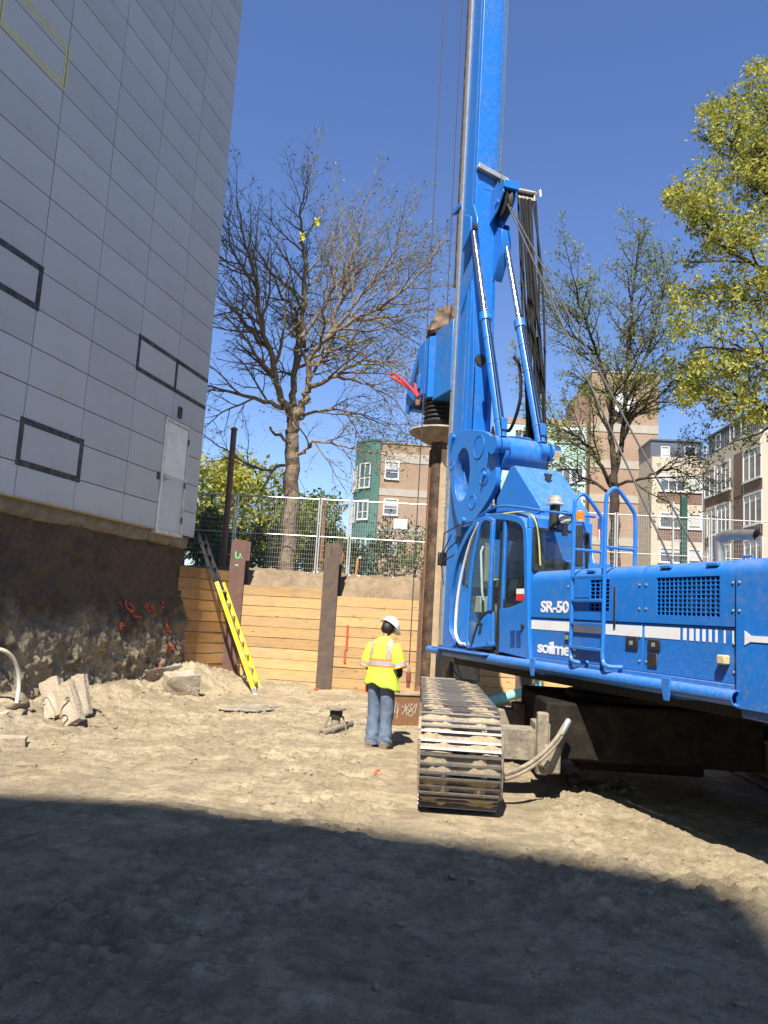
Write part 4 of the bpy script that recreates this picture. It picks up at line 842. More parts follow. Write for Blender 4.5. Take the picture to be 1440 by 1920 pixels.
# torn plastic sheet wrapped at the mast foot
# hoses hanging from the hose bracket
mb = MB(); mb.tube(spline([(6.75, -.75, 6.9), (6.6, -.72, 6.0), (6.62, -.6, 5.2), (6.8, -.5, 4.5)], 12), .065, 10); hz = mb.build('ribbed_hose', M_hose, rig)
for p in spline([(6.75, -.75, 6.9), (6.6, -.72, 6.0), (6.62, -.6, 5.2), (6.8, -.5, 4.5)], 12)[::2]: MB().lathe([(.075, 0), (.075, .03)], p, (0, 0, 1), 12).build('ring', M_hose, hz)
mb = MB(); mb.tube(spline([(7.0, -.45, 6.6), (6.7, -.4, 6.3), (6.6, -.38, 5.7), (6.9, -.35, 5.2), (7.2, -.3, 5.5)], 6), .03, 8); mb.build('hose', M_hose, rig)
# grey bracket bar and hose manifold
b0 = onl(889, 318, .26); b0 = np.array((MS0 - .05, .24, 10.25)); b1 = np.array(onl(950, 340, -.38)); b2 = np.array(onl(974, 361, -.55)); b3 = np.array(onl(1003, 367, -.72)); b0[2] = onl(889, 319, .24)[2]; b0[0] = MS0 - .06
mb = MB(); mb.beam(b0, b1, .10, .10); mb.beam(b1 + (b1 - b0) * -.03, b2, .10, .095); hbk = mb.build('hose_bracket', M_galv, rig, bevel=.01)
MB().tube([b2, b3], .055, 12).build('manifold', M_dark, hbk)
for k in range(8): p = b2 + (b3 - b2) * (.05 + .13 * k); MB().tube([p + np.array((0, 0, .07)), p - np.array((0, 0, .12))], .032, 8).build('hose_fitting', M_galv if k % 2 else M_tan, hbk)
mb = MB(); mb.tube([b3, b3 + np.array((-.14, -.03, .04)), b3 + np.array((-.16, -.03, -.1))], .02, 8); mb.build('elbow', M_white, hbk)
for k in range(12):
    t_ = k / 11.; tp = b2 + (b3 - b2) * (.02 + .95 * t_) - np.array((0, .03 * (k % 3 - 1), .10))
    bt = np.array((6.42 + .22 * math.sin(k * 1.7), -.52 - .07 * (k % 4), 4.4 + .1 * (k % 3)))
    md = [tp + (bt - tp) * f_ + np.array((-(.16 * math.sin(f_ * math.pi)) * (.4 + .5 * math.sin(k * 2.1)), .05 * math.sin(k + f_ * 3), 0)) for f_ in (.25, .5, .75)]
    MB().tube(spline([tp] + md + [bt], 6), .020 + .013 * ((k * 7) % 5 > 2), 8).build('hanging_hose', M_hose, rig)
# rope pulley in blue bracket
pc = np.array((7.22, -.22, 9.62))
for l_ in (-.10, -.36):
    MB().prism([(7.52, 9.95), (7.30, 10.02), (7.02, 9.92), (6.98, 9.72), (7.2, 9.45), (7.52, 9.3)], SZ, l_ - .015, l_ + .015).build('pulley_bracket', M_blue, rig, bevel=.006)
MB().box((6.95, -.40, 9.80), (7.12, -.08, 9.95)).build('pulley_bracket', M_blue, rig, bevel=.008)
pu = MB().lathe([(.25, -.06), (.27, -.055), (.22, 0), (.27, .055), (.25, .06)], pc, (0, 1, 0), 28).build('pulley', M_dark, rig)
MB().tube([pc + np.array((0, .13, 0)), pc + np.array((0, .16, 0))], .055, 14).build('pulley_pin', M_blue2, pu)
mb = MB(); mb.prism([(MS0 - .01, 9.3), (MS0 - .30, 9.1), (MS0 - .32, 8.75), (MS0 - .01, 8.2)], SZ, -.40, -.2); mb.build('pulley_gusset', M_blue, rig, bevel=.01)
for k, (a, b) in enumerate(((onl(1258, 1055, 0.), (pc[0] - .22, pc[1] + .03, pc[2] - .12)), (onl(1290, 1053, .0), (pc[0] - .2, pc[1] - .05, pc[2] - .15)))):
    MB().tube([b, np.array(b) + (np.array((a[0], -.02 - .2 * k, a[2] - .02)) - np.array(b)) * 1.0], .0135, 7).build('winch_rope', M_rope, rig)
for l_, s_ in ((-.19, MS0 - .07), (-.24, MS0 - .11)): MB().tube([(s_, l_, 9.85), (s_ + .03, l_, MTOP)], .0125, 7).build('winch_rope', M_rope, rig)
MB().box((MS0 - .05, -MW - .02, 10.4), (MS0 + .0, -MW + .03, MTOP - .05)).build('rope_channel', M_blue2, mast)
q = (MS0 + .25, 0, 6.5); MB().tube([(MS0 - .001, -.02, 6.62), (MS0 - .02, -.02, 6.62)], .11, 22).build('access_hole', M_dark, mast)
mb = MB(); mb.prism([(MS0 - .0, 8.0), (MS0 - .16, 6.6), (MS0 - .16, 4.9), (MS0, 4.6)], SZ, MW - .06, MW - .03); mb.build('web_plate', M_blue, mast)
mb = MB(); mb.prism([(MS0 - .0, 8.0), (MS0 - .16, 6.6), (MS0 - .16, 4.9), (MS0, 4.6)], SZ, -MW + .03, -MW + .06); mb.build('web_plate', M_blue, mast)
mb = MB(); mb.box((MS1 - .05, MW - .02, 9.86), (MS1 + .3, MW + .05, 9.98)); mb.build('rope_clip', M_blue, mast, bevel=.01)
# ---------------------------------------------------------------- rotary head, kelly bar
KS = 9.17; KR = .165
mb = MB(); mb.lathe([(KR, .02), (KR, 8.1)], (KS, 0, 0), n=28); ky = mb.build('kelly_bar', M_kelly, rig)
for a in (75, 195, 315):
    c_ = (math.cos(R(a)), math.sin(R(a))); mt = M_tan if a == 75 + 120 else (M_rust if a == 75 else M_kelly)  # tan key has the sun's brightness put into its colour
    mb = MB(); d = np.array((*c_, 0)); mb.beam(np.array((KS, 0, .25)) + d * KR, np.array((KS, 0, 5.2)) + d * KR, .125 if mt is M_tan else .085, .05, d); mb.build('drive_key', mt, ky)
MB().lathe([(.16, .02), (.34, .03), (.34, .22), (.2, .5)], (KS, 0, 0), n=28).build('drill_tool', M_rust, ky)
prot = [S(*p, l=.3) for p in ((804, 634), (812, 629), (845, 631), (840, 764), (800, 766), (760, 775), (758, 752), (770, 728))]
mb = MB(); oc = [(.40 * math.cos(R(a + 22.5)) * 1.08, .40 * math.sin(R(a + 22.5)) * 1.08) for a in range(0, 360, 45)]
mb.prism(oc, lambda u, v, w_: (KS + .0 + u, v, w_), 6.22, 7.50); rh = mb.build('rotary_head', M_blue, rig, bevel=.012)
mb = MB(); mb.box((MS1, -.30, 6.15), (KS - .2, .30, 7.58)); mb.build('head_carriage', M_blue2, rh, bevel=.015)
for l_ in (.40, -.46):
    mb = MB(); mb.prism([(KS - .1, 7.45), (KS + .25, 7.38), (KS + .62, 6.85), (KS + .85, 6.5), (KS + .85, 6.12), (KS + .72, 6.06), (KS + .66, 6.22), (KS + .3, 6.28), (KS - .1, 6.3)], SZ, l_, l_ + .06); mb.build('side_cheek', M_blue, rh, bevel=.01)
mb = MB(); mb.prism([(KS + .22, 7.15), (KS + .5, 6.62), (KS + .2, 6.62)], SZ, .461, .466); mb.build('cheek_recess', M_dark, rh)
mb = MB(); mb.box((KS + .05, .462, 6.45), (KS + .20, .50, 6.75)); mb.build('hinge_block', M_blue2, rh, bevel=.01)
mb = MB(); mb.box((KS + .58, -.4, 6.15), (KS + .83, .4, 6.4)); mb.build('front_beam', M_blue, rh, bevel=.02)
prf = [(.30, 6.28)]
for k in range(6): prf += [(.36, 6.22 - .09 * k), (.31, 6.19 - .09 * k)]
MB().lathe([(r, z) for r, z in prf] + [(.28, 5.66)], (KS, 0, 0), n=28).build('rubber_bellows', M_black, rh)
MB().lathe([(.22, 5.64), (.60, 5.60), (.63, 5.56), (.60, 5.53), (.3, 5.36), (.21, 5.35)], (KS, 0, 0), n=36).build('spring_plate', mat('dusty_plate', (.34, .29, .22), (.2, .16, .12), scale=6, rough=.85), rh)
MB().lathe([(.20, 7.50), (.26, 7.52), (.26, 7.66), (.2, 7.70)], (KS, 0, 0), n=28).build('top_collar', M_black, rh)
mb = MB(); rings = []
for k, (r, z) in enumerate(((.40, 7.62), (.42, 7.68), (.33, 7.84), (.22, 8.04), (.17, 8.20), (.12, 8.24))):
    rings.append([(KS + r * (1 + .09 * math.sin(3 * a + k) + .05 * math.sin(7 * a)) * math.cos(a), r * (1 + .09 * math.sin(3 * a + k)) * math.sin(a), z + .04 * math.sin(2 * a + 1) + .03 * math.sin(5 * a)) for a in np.linspace(0, 2 * math.pi, 28, endpoint=False)])
mb.loft(rings); mb.build('dust_hood', mat('muddy_rubber', (.23, .15, .085), (.045, .032, .025), scale=5, rough=.85, bump=.5, bscale=12, bdist=.03), rh, sharp=25)
# wire ropes beside the mast
rp = onl(828, 0, .2); 
for (x0, y0, x1, y1, l_, r_) in ((828, 0, 791, 800, .55, .011), (866, 0, 838, 580, .25, .010)):
    a = onl(x0, y0, l_); b = onl(x1, y1, l_); s_ = float(b[0]); d = (a - b) / (a[2] - b[2])
    MB().tube([(b[0] - .0, l_, .82 if r_ > .0105 else 7.9), (b[0], l_, 21.)], r_, 6).build('hoist_rope', M_rope, rig)
a = onl(797, 1240, .55); 
mb = MB(); mb.box((MS0 - .2, -.5, 20.6), (10.6, .62, 22.2)); mb.build('mast_head', M_blue, rig, bevel=.05)
MB().box((MS0 + .05, -MW - .08, .75), (MS1 + .1, MW + .05, 1.26)).build('mast_foot', M_dark, rig, bevel=.02)
# ---------------------------------------------------------------- undercarriage (turned against the upper works)
ucy = math.atan2(1, .052); ur = ucy - math.atan2(RF[1], RF[0]); U0 = toL((3.08, 9.45, 0))
def UB(mb, name, mt, par=None, bevel=0, off=(0, 0, 0)):      # a part of the rig, built in the crawler frame
    if par is not None: return mb.build(name, mt, par, bevel=bevel)
    o = mb.build(name, mt, rig, bevel=bevel); c_, s_ = math.cos(ur), math.sin(ur)
    o.location = (U0[0] + c_ * off[0] - s_ * off[1], U0[1] + s_ * off[0] + c_ * off[1], 0); o.rotation_euler = (0, 0, ur); return o
HG = 2.12; TW = .76; TL = 4.2; TR = .46
def track_path(n):      # closed loop points (x along, z) with tangent angle
    st_ = TL - 2 * TR; per = 2 * st_ + 2 * math.pi * TR; out = []
    for k in range(n):
        d = (k + .5) * per / n
        if d < st_: out.append((st_ / 2 - d, TR * 2, math.pi)); continue
        d -= st_
        if d < math.pi * TR: a = math.pi / 2 + d / TR; out.append((-st_ / 2 + TR * math.cos(a), TR + TR * math.sin(a), a + math.pi / 2)); continue
        d -= math.pi * TR
        if d < st_: out.append((-st_ / 2 + d, 0., 0.)); continue
        d -= st_; a = -math.pi / 2 + d / TR; out.append((st_ / 2 + TR * math.cos(a), TR + TR * math.sin(a), a + math.pi / 2))
    return out, per
NSH = 46; path, per = track_path(NSH); pitch = per / NSH
mb = MB(); mb.cur = 0; mb.box((-pitch / 2 + .004, -TW / 2, .0), (pitch / 2 - .012, -.07, .022)); mb.box((-pitch / 2 + .004, .07, .0), (pitch / 2 - .012, TW / 2, .022)); mb.box((-pitch / 2 + .03, -.07, .001), (pitch / 2 - .03, .07, .021))
mb.cur = 1
for x, h in ((-pitch / 2 + .016, .034), (.0, .026), (pitch / 2 - .026, .034)): mb.box((x - .011, -TW / 2, -h), (x + .011, TW / 2, .001))
mb.cur = 0
for y in (-.11, .11): mb.box((-pitch / 2 - .02, y - .03, .022), (pitch / 2 - .0, y + .03, .10))
shoes = []
for v_ in range(8):
    m2 = MB(); m2.v = list(mb.v); m2.f = list(mb.f); m2.mi = list(mb.mi); m2.cur = 2; r3 = np.random.default_rng(v_ + 50)
    for x0, x1 in ((-pitch / 2 + .027, -.011), (.011, pitch / 2 - .037), (pitch / 2 - .015, pitch / 2 + .005)):
        for y0, y1 in ((-TW / 2 + .02, -.08), (.08, TW / 2 - .02)):
            n3 = 7; a_ = y0 + r3.random() * .12 * (r3.random() < .6); b_ = y1 - r3.random() * .12 * (r3.random() < .6); ys3 = np.linspace(a_, b_, n3); h3 = .004 + .024 * np.clip(r3.random(n3) + .1, 0, 1) if v_ < 5 else .024 + .012 * r3.random(n3); h3[0] = h3[-1] = .001 if v_ < 5 else .02
            m2.loft([[(x0, y, -.0005), (x1, y, -.0005), (x1, y, -h3[q] * (.8 + .3 * r3.random())), ((x0 + x1) / 2, y, -h3[q] * 1.05), (x0, y, -h3[q] * (.8 + .3 * r3.random()))] for q, y in enumerate(ys3)])
    sh_ = m2.mesh('track_shoe'); sh_.materials.append(M_shoe); sh_.materials.append(M_grous); sh_.materials.append(M_cake); shoes.append(sh_)
for sd_ in (1, -1):
    mb = MB(); x_ = TL / 2 - TR; mb.box((-x_, -.2, .28), (x_, .2, .68)); mb.box((-x_ + .2, -.30, .22), (x_ - .2, .30, .34)); mb.prism([(-x_, .68), (-x_ + .4, .80), (x_ - .4, .80), (x_, .68)], lambda u, v, w_: (u, w_, v), -.15, .15)
    tr = UB(mb, 'crawler_track', M_dirtm, None, .01, (0, sd_ * HG, 0))
    for k, (x, z, a) in enumerate(path):
        o = link('track_shoe', shoes[(k * 3 + k // 4) % 5 if abs(a - math.pi) > .35 else 5 + k % 3], None, tr, (x, 0, z + .034)); o.rotation_euler = (0, -a, 0)
        o.rotation_euler = (random.uniform(-.006, .006), -a + random.uniform(-.03, .03), 0)
    for x in (-x_, x_):
        MB().lathe([(.12, -.16), (.37, -.14), (.37, -.07), (.30, -.06), (.30, .06), (.37, .07), (.37, .14), (.12, .16)], (x, 0, TR + .034), (0, 1, 0), 28).build('idler', M_dirtm, tr)
        MB().lathe([(.10, -.26), (.10, .26)], (x, 0, TR + .034), (0, 1, 0), 18).build('axle', M_dirtm, tr)
    for k in range(6): MB().lathe([(.11, -.18), (.11, .18)], (-1.3 + .52 * k, 0, .20), (0, 1, 0), 16).build('roller', M_dirtm, tr)
    mb = MB(); yy = -sd_ * (TW / 2 + .045); mb.box((-TL / 2 + .12, min(yy, yy + .07 * sd_), .16), (-TL / 2 + .62, max(yy, yy + .07 * sd_), .80)); mb.build('guard_plate', M_dirtm, tr, bevel=.03)
# car body, extension beams
mb = MB(); mb.box((-1.02, -1.15, .42), (1.05, 1.15, 1.02)); mb.box((-.55, -.7, .25), (.7, .7, .42)); UB(mb, 'car_body', mat('shade_black_grime', (.011, .010, .009), (.022, .017, .012), scale=3, rough=.85, spec=.15, dirt=(.04, .03, .02), dirt_amt=.35, dscale=1.5, bump=.5, bscale=14, bdist=.02), None, .03)  # near-black base paints in the shade under the rig; streaks are brown dirt
UB(MB().lathe([(.75, 1.0), (.75, 1.08), (.66, 1.085), (.66, 1.2)], (0, 0, 0), n=40), 'slew_ring', M_dark)
for x in (-.92, .85):
    for y0, y1 in ((-2.0, -1.16), (1.16, 2.0)): UB(MB().box((x - .17, y0, .40), (x + .17, y1, .72)), 'extension_beam', M_dirtm, None, .01)
    mb = MB(); mb.box((x - .20, 1.12, .36), (x + .20, 1.28, .80)); UB(mb, 'beam_collar', M_dirtm, None, .015)
mb = MB(); mb.box((-1.2, 1.15, .28), (-1.08, 1.27, .92)); mb.prism([(-1.22, .30), (-.9, .30), (-.9, .55), (-1.22, .6)], lambda u, v, w_: (u, w_, v), 1.02, 1.2); hp = UB(mb, 'hinge_post', M_dirtm, None, .02)
MB().lathe([(.06, 0), (.06, .03), (.035, .05)], (-1.22, 1.2, .42), (-1, 0, 0), 14).build('bolt', M_dirtm, hp)
for k in range(2):
    UB(MB().tube(spline([(-1.45 + .04 * k, 1.92, .30 + .03 * k), (-1.5, 1.70, .26 + .05 * k), (-1.47, 1.40, .38 + .05 * k), (-1.38, 1.15, .58 + .05 * k), (-1.25, .98, .78 + .05 * k)], 6), .022, 9), 'travel_hose', M_dirtm)
UB(MB().tube([(-1.30, 1.05, .72), (-1.22, .95, .86)], .035, 10), 'hose_coupling', M_galv)
# ================================================================== THINGS ON THE SITE
GZ = lambda x, y: float(gz(x, y))
# ---------------------------------------------------------------- people
M_skin = mat('skin', (.30, .165, .10), (.26, .14, .085), rough=.55)
M_blackcloth = mat('black_cloth', (.016, .016, .018), (.025, .025, .027), scale=20, rough=.9)
M_lime = mat('hivis_lime', (.56, .78, .06), (.50, .70, .05), scale=9, rough=.7, bump=.35, bscale=9, bdist=.02)
M_silver = mat('reflective_silver', (.40, .38, .38), (.34, .32, .32), scale=20, rough=.45)
M_otrim = mat('orange_trim', (.85, .24, .05), rough=.7)
M_hair = mat('dark_hair', (.012, .010, .009), rough=.6)
m = NT('denim'); wv = m.noise(6, 6, .6); c = m.mix(m.ramp(wv, [(.3, 0.), (.7, 1.)]), (.155, .205, .285), (.085, .12, .185)); c = m.mix(m.ramp(m.noise(1.7, 5, .6, m.coord((1, 1, .6))), [(.52, 0.), (.72, .6)]), c, (.035, .042, .055)); m.col(c); m.set(Roughness=.9); m.bump(m.noise(14, 5, .6, m.coord((1, 1, .55))), .6, .025); m.bump(m.noise(300, 2), .2, .002); M_denim = m.m
M_boot = mat('dusty_boot', (.25, .19, .125), (.17, .125, .08), scale=12, rough=.9)
M_helmet = mat('white_helmet', (.80, .80, .78), (.74, .74, .72), scale=5, rough=.35, dirt=(.25, .24, .22), dirt_amt=.2, dscale=6)
def skin_body(parent, J, E_, root, mats, mi_fn=None):
    bm = bmesh.new(); ly = bm.verts.layers.skin.verify(); V = {}
    for k, (p, r) in J.items():
        v = bm.verts.new(p); v[ly].radius = (r, r) if not hasattr(r, '__len__') else r; v[ly].use_root = (k == root); V[k] = v
    for a, b in E_: bm.edges.new((V[a], V[b]))
    me = bpy.data.meshes.new('body'); bm.to_mesh(me); bm.free()
    o = link('body', me, mats, parent); sk = o.modifiers.new('skin', 'SKIN'); sk.use_smooth_shade = True; sk.branch_smoothing = .3; o.modifiers.new('sub', 'SUBSURF').levels = 2; o.modifiers['sub'].render_levels = 2
    return o
def hand_chain(J, E_, tag, w_, fwd, side, down):
    w_ = V3(w_); fwd = V3(fwd); side = V3(side); dn = V3(down); J[tag + 'palm'] = (w_ + fwd * .05, (.032, .018)); E_.append((tag + 'wrist', tag + 'palm'))
    for i, (off, ln) in enumerate(((-.03, .065), (-.01, .078), (.012, .074), (.032, .058))):
        b0 = w_ + fwd * .085 + side * off; b1 = b0 + fwd * ln * .5 + dn * .012; b2 = b1 + fwd * ln * .35 + dn * .035
        for k, (p, r) in enumerate(((b0, .011), (b1, .0095), (b2, .008))): J[f'{tag}f{i}{k}'] = (p, r)
        E_ += [(tag + 'palm', f'{tag}f{i}0'), (f'{tag}f{i}0', f'{tag}f{i}1'), (f'{tag}f{i}1', f'{tag}f{i}2')]
    b0 = w_ + fwd * .03 - side * .04; b1 = b0 + fwd * .035 - side * .02 + dn * .01; J[tag + 't0'] = (b0, .012); J[tag + 't1'] = (b1, .0095); E_ += [(tag + 'palm', tag + 't0'), (tag + 't0', tag + 't1')]
def ell(c, rx, ry, n, ax=(1, 0, 0), ay=(0, 1, 0), fn=None, z=0):
    c = V3(c); ax = V3(ax); ay = V3(ay); o = []
    for k in range(n):
        a = 2 * math.pi * k / n; q = 1 + (fn(a, z) if fn else 0); o.append(c + ax * rx * q * math.cos(a) + ay * ry * q * math.sin(a))
    return o
wpos = atz(709, 1402); wk = thing('person', 'construction worker in white helmet, lime vest and blue jeans, standing with back turned', 'person', (wpos[0], wpos[1], GZ(wpos[0], wpos[1]) + .0), R(-24)); wk.scale = (.96, .96, 1.0)
J = {'pel': ((0, 0, .95), (.13, .10)), 'sp': ((0, .0, 1.15), (.13, .10)), 'ch': ((0, -.02, 1.34), (.14, .10)), 'nb': ((.0, .0, 1.49), .06), 'nk': ((.01, .04, 1.555), .052), 'hd': ((.03, .085, 1.64), (.078, .092)), 'ht': ((.035, .10, 1.72), (.06, .07)), 'fc': ((.055, .15, 1.615), .055), 'ns': ((.075, .20, 1.61), .014)}
E_ = [('pel', 'sp'), ('sp', 'ch'), ('ch', 'nb'), ('nb', 'nk'), ('nk', 'hd'), ('hd', 'ht'), ('hd', 'fc'), ('fc', 'ns')]
for s_, t_ in ((1, 'r'), (-1, 'l')):
    J.update({t_ + 'sh': ((s_ * .17, -.01, 1.42), .06), t_ + 'el': ((s_ * .245, .0, 1.13), .045), t_ + 'wrist': ((s_ * .19, .19, 1.0), .030), t_ + 'hip': ((s_ * .10, 0, .90), .085), t_ + 'kn': ((s_ * .115, .025, .50), .058), t_ + 'an': ((s_ * .125, -.01, .10), .04), t_ + 'to': ((s_ * .14, .12, .045), .035)})
    E_ += [('ch', t_ + 'sh'), (t_ + 'sh', t_ + 'el'), (t_ + 'el', t_ + 'wrist'), ('pel', t_ + 'hip'), (t_ + 'hip', t_ + 'kn'), (t_ + 'kn', t_ + 'an'), (t_ + 'an', t_ + 'to')]
    hand_chain(J, E_, t_, (s_ * .19, .19, 1.0), (-s_ * .35, .9, .0), (0, .0, s_ * 1.0), (-s_ * .8, .2, -.3))
skin_body(wk, J, E_, 'pel', M_skin)
# jeans
def wrinkle(a, z): return .16 * float(fbm(a * 1.6 + 3, z * 9, 1.0, 4)) + (.42 if (z + 3) % 3 < .3 or z % 3 < .3 else .24) * float(fbm(math.cos(a) * 1.3 + 5, z * 22 + math.sin(a), 1., 3, 1))
mb = MB(); n = 28
for s_ in (1, -1):
    rg = []
    for z, cx, cy, rx, ry in ((1.0, .075, 0, .105, .13), (.94, .085, -.005, .115, .15), (.90, .09, -.006, .118, .152), (.86, .092, -.006, .118, .148), (.82, .094, -.004, .115, .138), (.78, .096, 0, .113, .13), (.74, .097, .002, .111, .124), (.7, .098, .004, .109, .12), (.65, .099, .008, .106, .114), (.6, .10, .012, .103, .11), (.55, .10, .018, .101, .106), (.5, .10, .022, .099, .105), (.46, .10, .02, .098, .105), (.42, .10, .016, .096, .104), (.38, .10, .012, .095, .103), (.34, .10, .008, .094, .102), (.30, .10, .004, .094, .102), (.26, .10, .0, .095, .103), (.23, .10, -.002, .096, .104), (.2, .10, -.004, .098, .106), (.175, .10, -.005, .099, .107), (.15, .10, -.006, .100, .108), (.13, .10, -.006, .102, .11), (.11, .10, -.006, .103, .112), (.09, .10, -.005, .104, .114), (.07, .10, -.004, .105, .116), (.045, .10, .0, .102, .117)):
        rg.append(ell((s_ * cx, cy, z), rx, ry, n, fn=wrinkle, z=z + s_ * 3))
    mb.loft(rg)
jn = mb.build('jeans', M_denim, wk, sharp=60)
for s_ in (1, -1):
    mb = MB(); c_ = s_ * .115; mb.loft([[(c_ + x * w_, y, z) for x, y, z in [(-.05 * k, -.115 + .0 * i, zz) if False else (0, 0, 0) for i in range(1)]] for k, w_, zz in ()]) if False else None
    prof_ = [(-.12, .055, .085), (-.06, .06, .12), (.02, .06, .12), (.09, .06, .085), (.15, .055, .07), (.185, .03, .045)]
    mb.loft([[(c_ - w_, y, 0.0), (c_ + w_, y, 0.0), (c_ + w_ * .95, y, h * .6), (c_ + w_ * .5, y, h), (c_ - w_ * .5, y, h), (c_ - w_ * .95, y, h * .6)] for y, w_, h in prof_]); mb.build('boot', M_boot, wk, sharp=50)
# belt line / shirt under the vest
mb = MB(); mb.loft([ell((0, 0, z), rx, ry, 30) for z, rx, ry in ((.90, .205, .165), (.97, .20, .16), (1.06, .19, .15))], cap=False); mb.build('dark_shirt', M_blackcloth, wk)
# vest with sleeves and bands
zs_ = [.875, .90, .94, 1.0, 1.06, 1.105, 1.12, 1.135, 1.165, 1.195, 1.21, 1.225, 1.27, 1.32, 1.37, 1.41, 1.445, 1.475, 1.495, 1.515, 1.535]
rxs = [.262, .256, .248, .236, .226, .218, .217, .216, .214, .213, .213, .213, .215, .217, .216, .207, .19, .155, .115, .085, .07]; rys = [.205, .20, .195, .185, .178, .172, .172, .171, .17, .168, .168, .167, .163, .155, .148, .138, .125, .108, .09, .078, .07]
def fold(a, z): return (.15 if z < 1.05 else .07) * float(fbm(a * 1.9 + 8, z * 5, 1.0, 4, 2)) * (1 if z < 1.4 else .4)
mb = MB(); nn = 72; rg = []
for i, z in enumerate(zs_):
    r_ = ell((0, -.01 if z < 1.45 else (z - 1.45) * .35, z), rxs[i], rys[i], nn, fn=fold, z=z)
    if z < 1.06:
        k_ = (1.06 - z) / .185
        r_ = [p + np.array((max(0, p[0]) * .10 * k_, .0, -.10 * k_ * max(0, p[0] / .27) - .015 * k_ * math.sin(p[0] * 25))) for p in r_]
    rg.append(r_)
mb.loft(rg, cap=False)
for s_ in (1, -1):
    a = np.array((s_ * .165, -.01, 1.425)); b = np.array((s_ * .268, .0, 1.115)); d = (b - a) / np.linalg.norm(b - a); ay = np.array((0, 1., 0)); ax = np.cross(d, ay)
    rs_ = [(.0, .075), (.08, .092), (.2, .098), (.26, .10), (.268, .10), (.275, .10), (.315, .102), (.32, .102), (.33, .102), (.345, .102)]
    mb.loft([ell(a + d * t, r, r * 1.12, 24, ax, ay, fn=lambda q, z: .07 * float(fbm(q * 1.5 + s_, z * 9, 1, 3)), z=t) for t, r in rs_], cap=False)
me = mb.mesh('vest', 60); mi = []
for p in me.polygons:
    c_ = p.center; x, y, z = c_; k = 0
    if abs(x) < .245 and 1.105 < z < 1.225 and not (abs(x) > .235): k = 1 if 1.135 <= z <= 1.195 else 2
    if 1.225 <= z < 1.53 and abs(x) < .20:
        if .115 < abs(x) < .160: k = 1
        elif .100 < abs(x) < .175: k = 2
    a = np.array((math.copysign(.165, x), -.01, 1.425)); b = np.array((math.copysign(.268, x), .0, 1.115)); d = (b - a) / np.linalg.norm(b - a)
    if p.index >= (len(zs_) - 1) * nn:
        t = float(np.dot(np.array(c_) - a, d)); k = 0
        if .262 < t < .318: k = 1
        elif t > .322 or .255 < t < .262: k = 2
    mi.append(k)
me.polygons.foreach_set('material_index', mi); vest = link('vest', me, [M_lime, M_silver, M_otrim], wk)
sd2 = vest.modifiers.new('th', 'SOLIDIFY'); sd2.thickness = .006; sd2.offset = -1
for s_ in (1, -1): MB().tube(spline([(s_ * .25, 0, 1.17), (s_ * .245, .03, 1.10), (s_ * .225, .11, 1.05), (s_ * .195, .185, 1.005)], 4), [.058] * 4 + [.052] * 4 + [.045] * 5, 14).build('sleeve', M_blackcloth, wk)
MB().cbox((-.205, -.05, .84), (.03, .06, .2), np.array(Matrix.Rotation(R(8), 3, 'Y'))).build('red_rag', mat('red_cloth', (.75, .06, .03), rough=.8), wk)
hd = np.array((.033, .088, 1.655)); fwd = np.array((.42, .72, -.62)); fwd /= np.linalg.norm(fwd); rgt = np.cross(fwd, (0, 0, 1)); rgt /= np.linalg.norm(rgt); upv = np.cross(rgt, fwd)
mb = MB(); rg = []
for k, (h, r) in enumerate(((-.10, .070), (-.07, .092), (-.03, .100), (.02, .103), (.06, .098), (.10, .07), (.115, .02))): rg.append(ell(hd + upv * h - fwd * (.018 if h < .03 else 0), r * .92, r * 1.02, 24, rgt, fwd * 1.0, fn=lambda a, z: .05 * float(fbm(a * 3, z * 30, 1, 3)), z=h))
for r_ in rg:
    for i, p in enumerate(r_):
        f_ = float(np.dot(p - hd, fwd))
        if f_ > .035: r_[i] = p - fwd * (f_ - .035)
mb.loft(rg); mb.build('hair', M_hair, wk, sharp=60)
mb = MB(); hc_ = hd + upv * .035; rg = []
for h, r in ((-.005, 1.04), (.02, 1.0), (.05, .95), (.085, .82), (.11, .62), (.125, .40), (.132, .12)): rg.append(ell(hc_ + upv * h, .118 * r, .145 * r, 32, rgt, fwd))
mb.loft(rg); hm = mb.build('helmet', M_helmet, wk, sharp=50)
mb = MB(); mb.loft([ell(hc_ + upv * h + fwd * o, .118 * 1.04 + e, .145 * 1.04 + e + o, 32, rgt, fwd) for h, e, o in ((.004, -.002, .0), (-.004, .018, .018), (-.012, .018, .018), (-.006, -.002, 0))]); mb.build('brim', M_helmet, hm)
for k in (-.035, 0, .035): MB().tube([hc_ + rgt * k + fwd * f_ + upv * (.128 - 4.0 * f_ * f_ - 3 * k * k) for f_ in (-.11, -.06, 0, .06, .10)], .006, 6).build('ridge', M_helmet, hm)
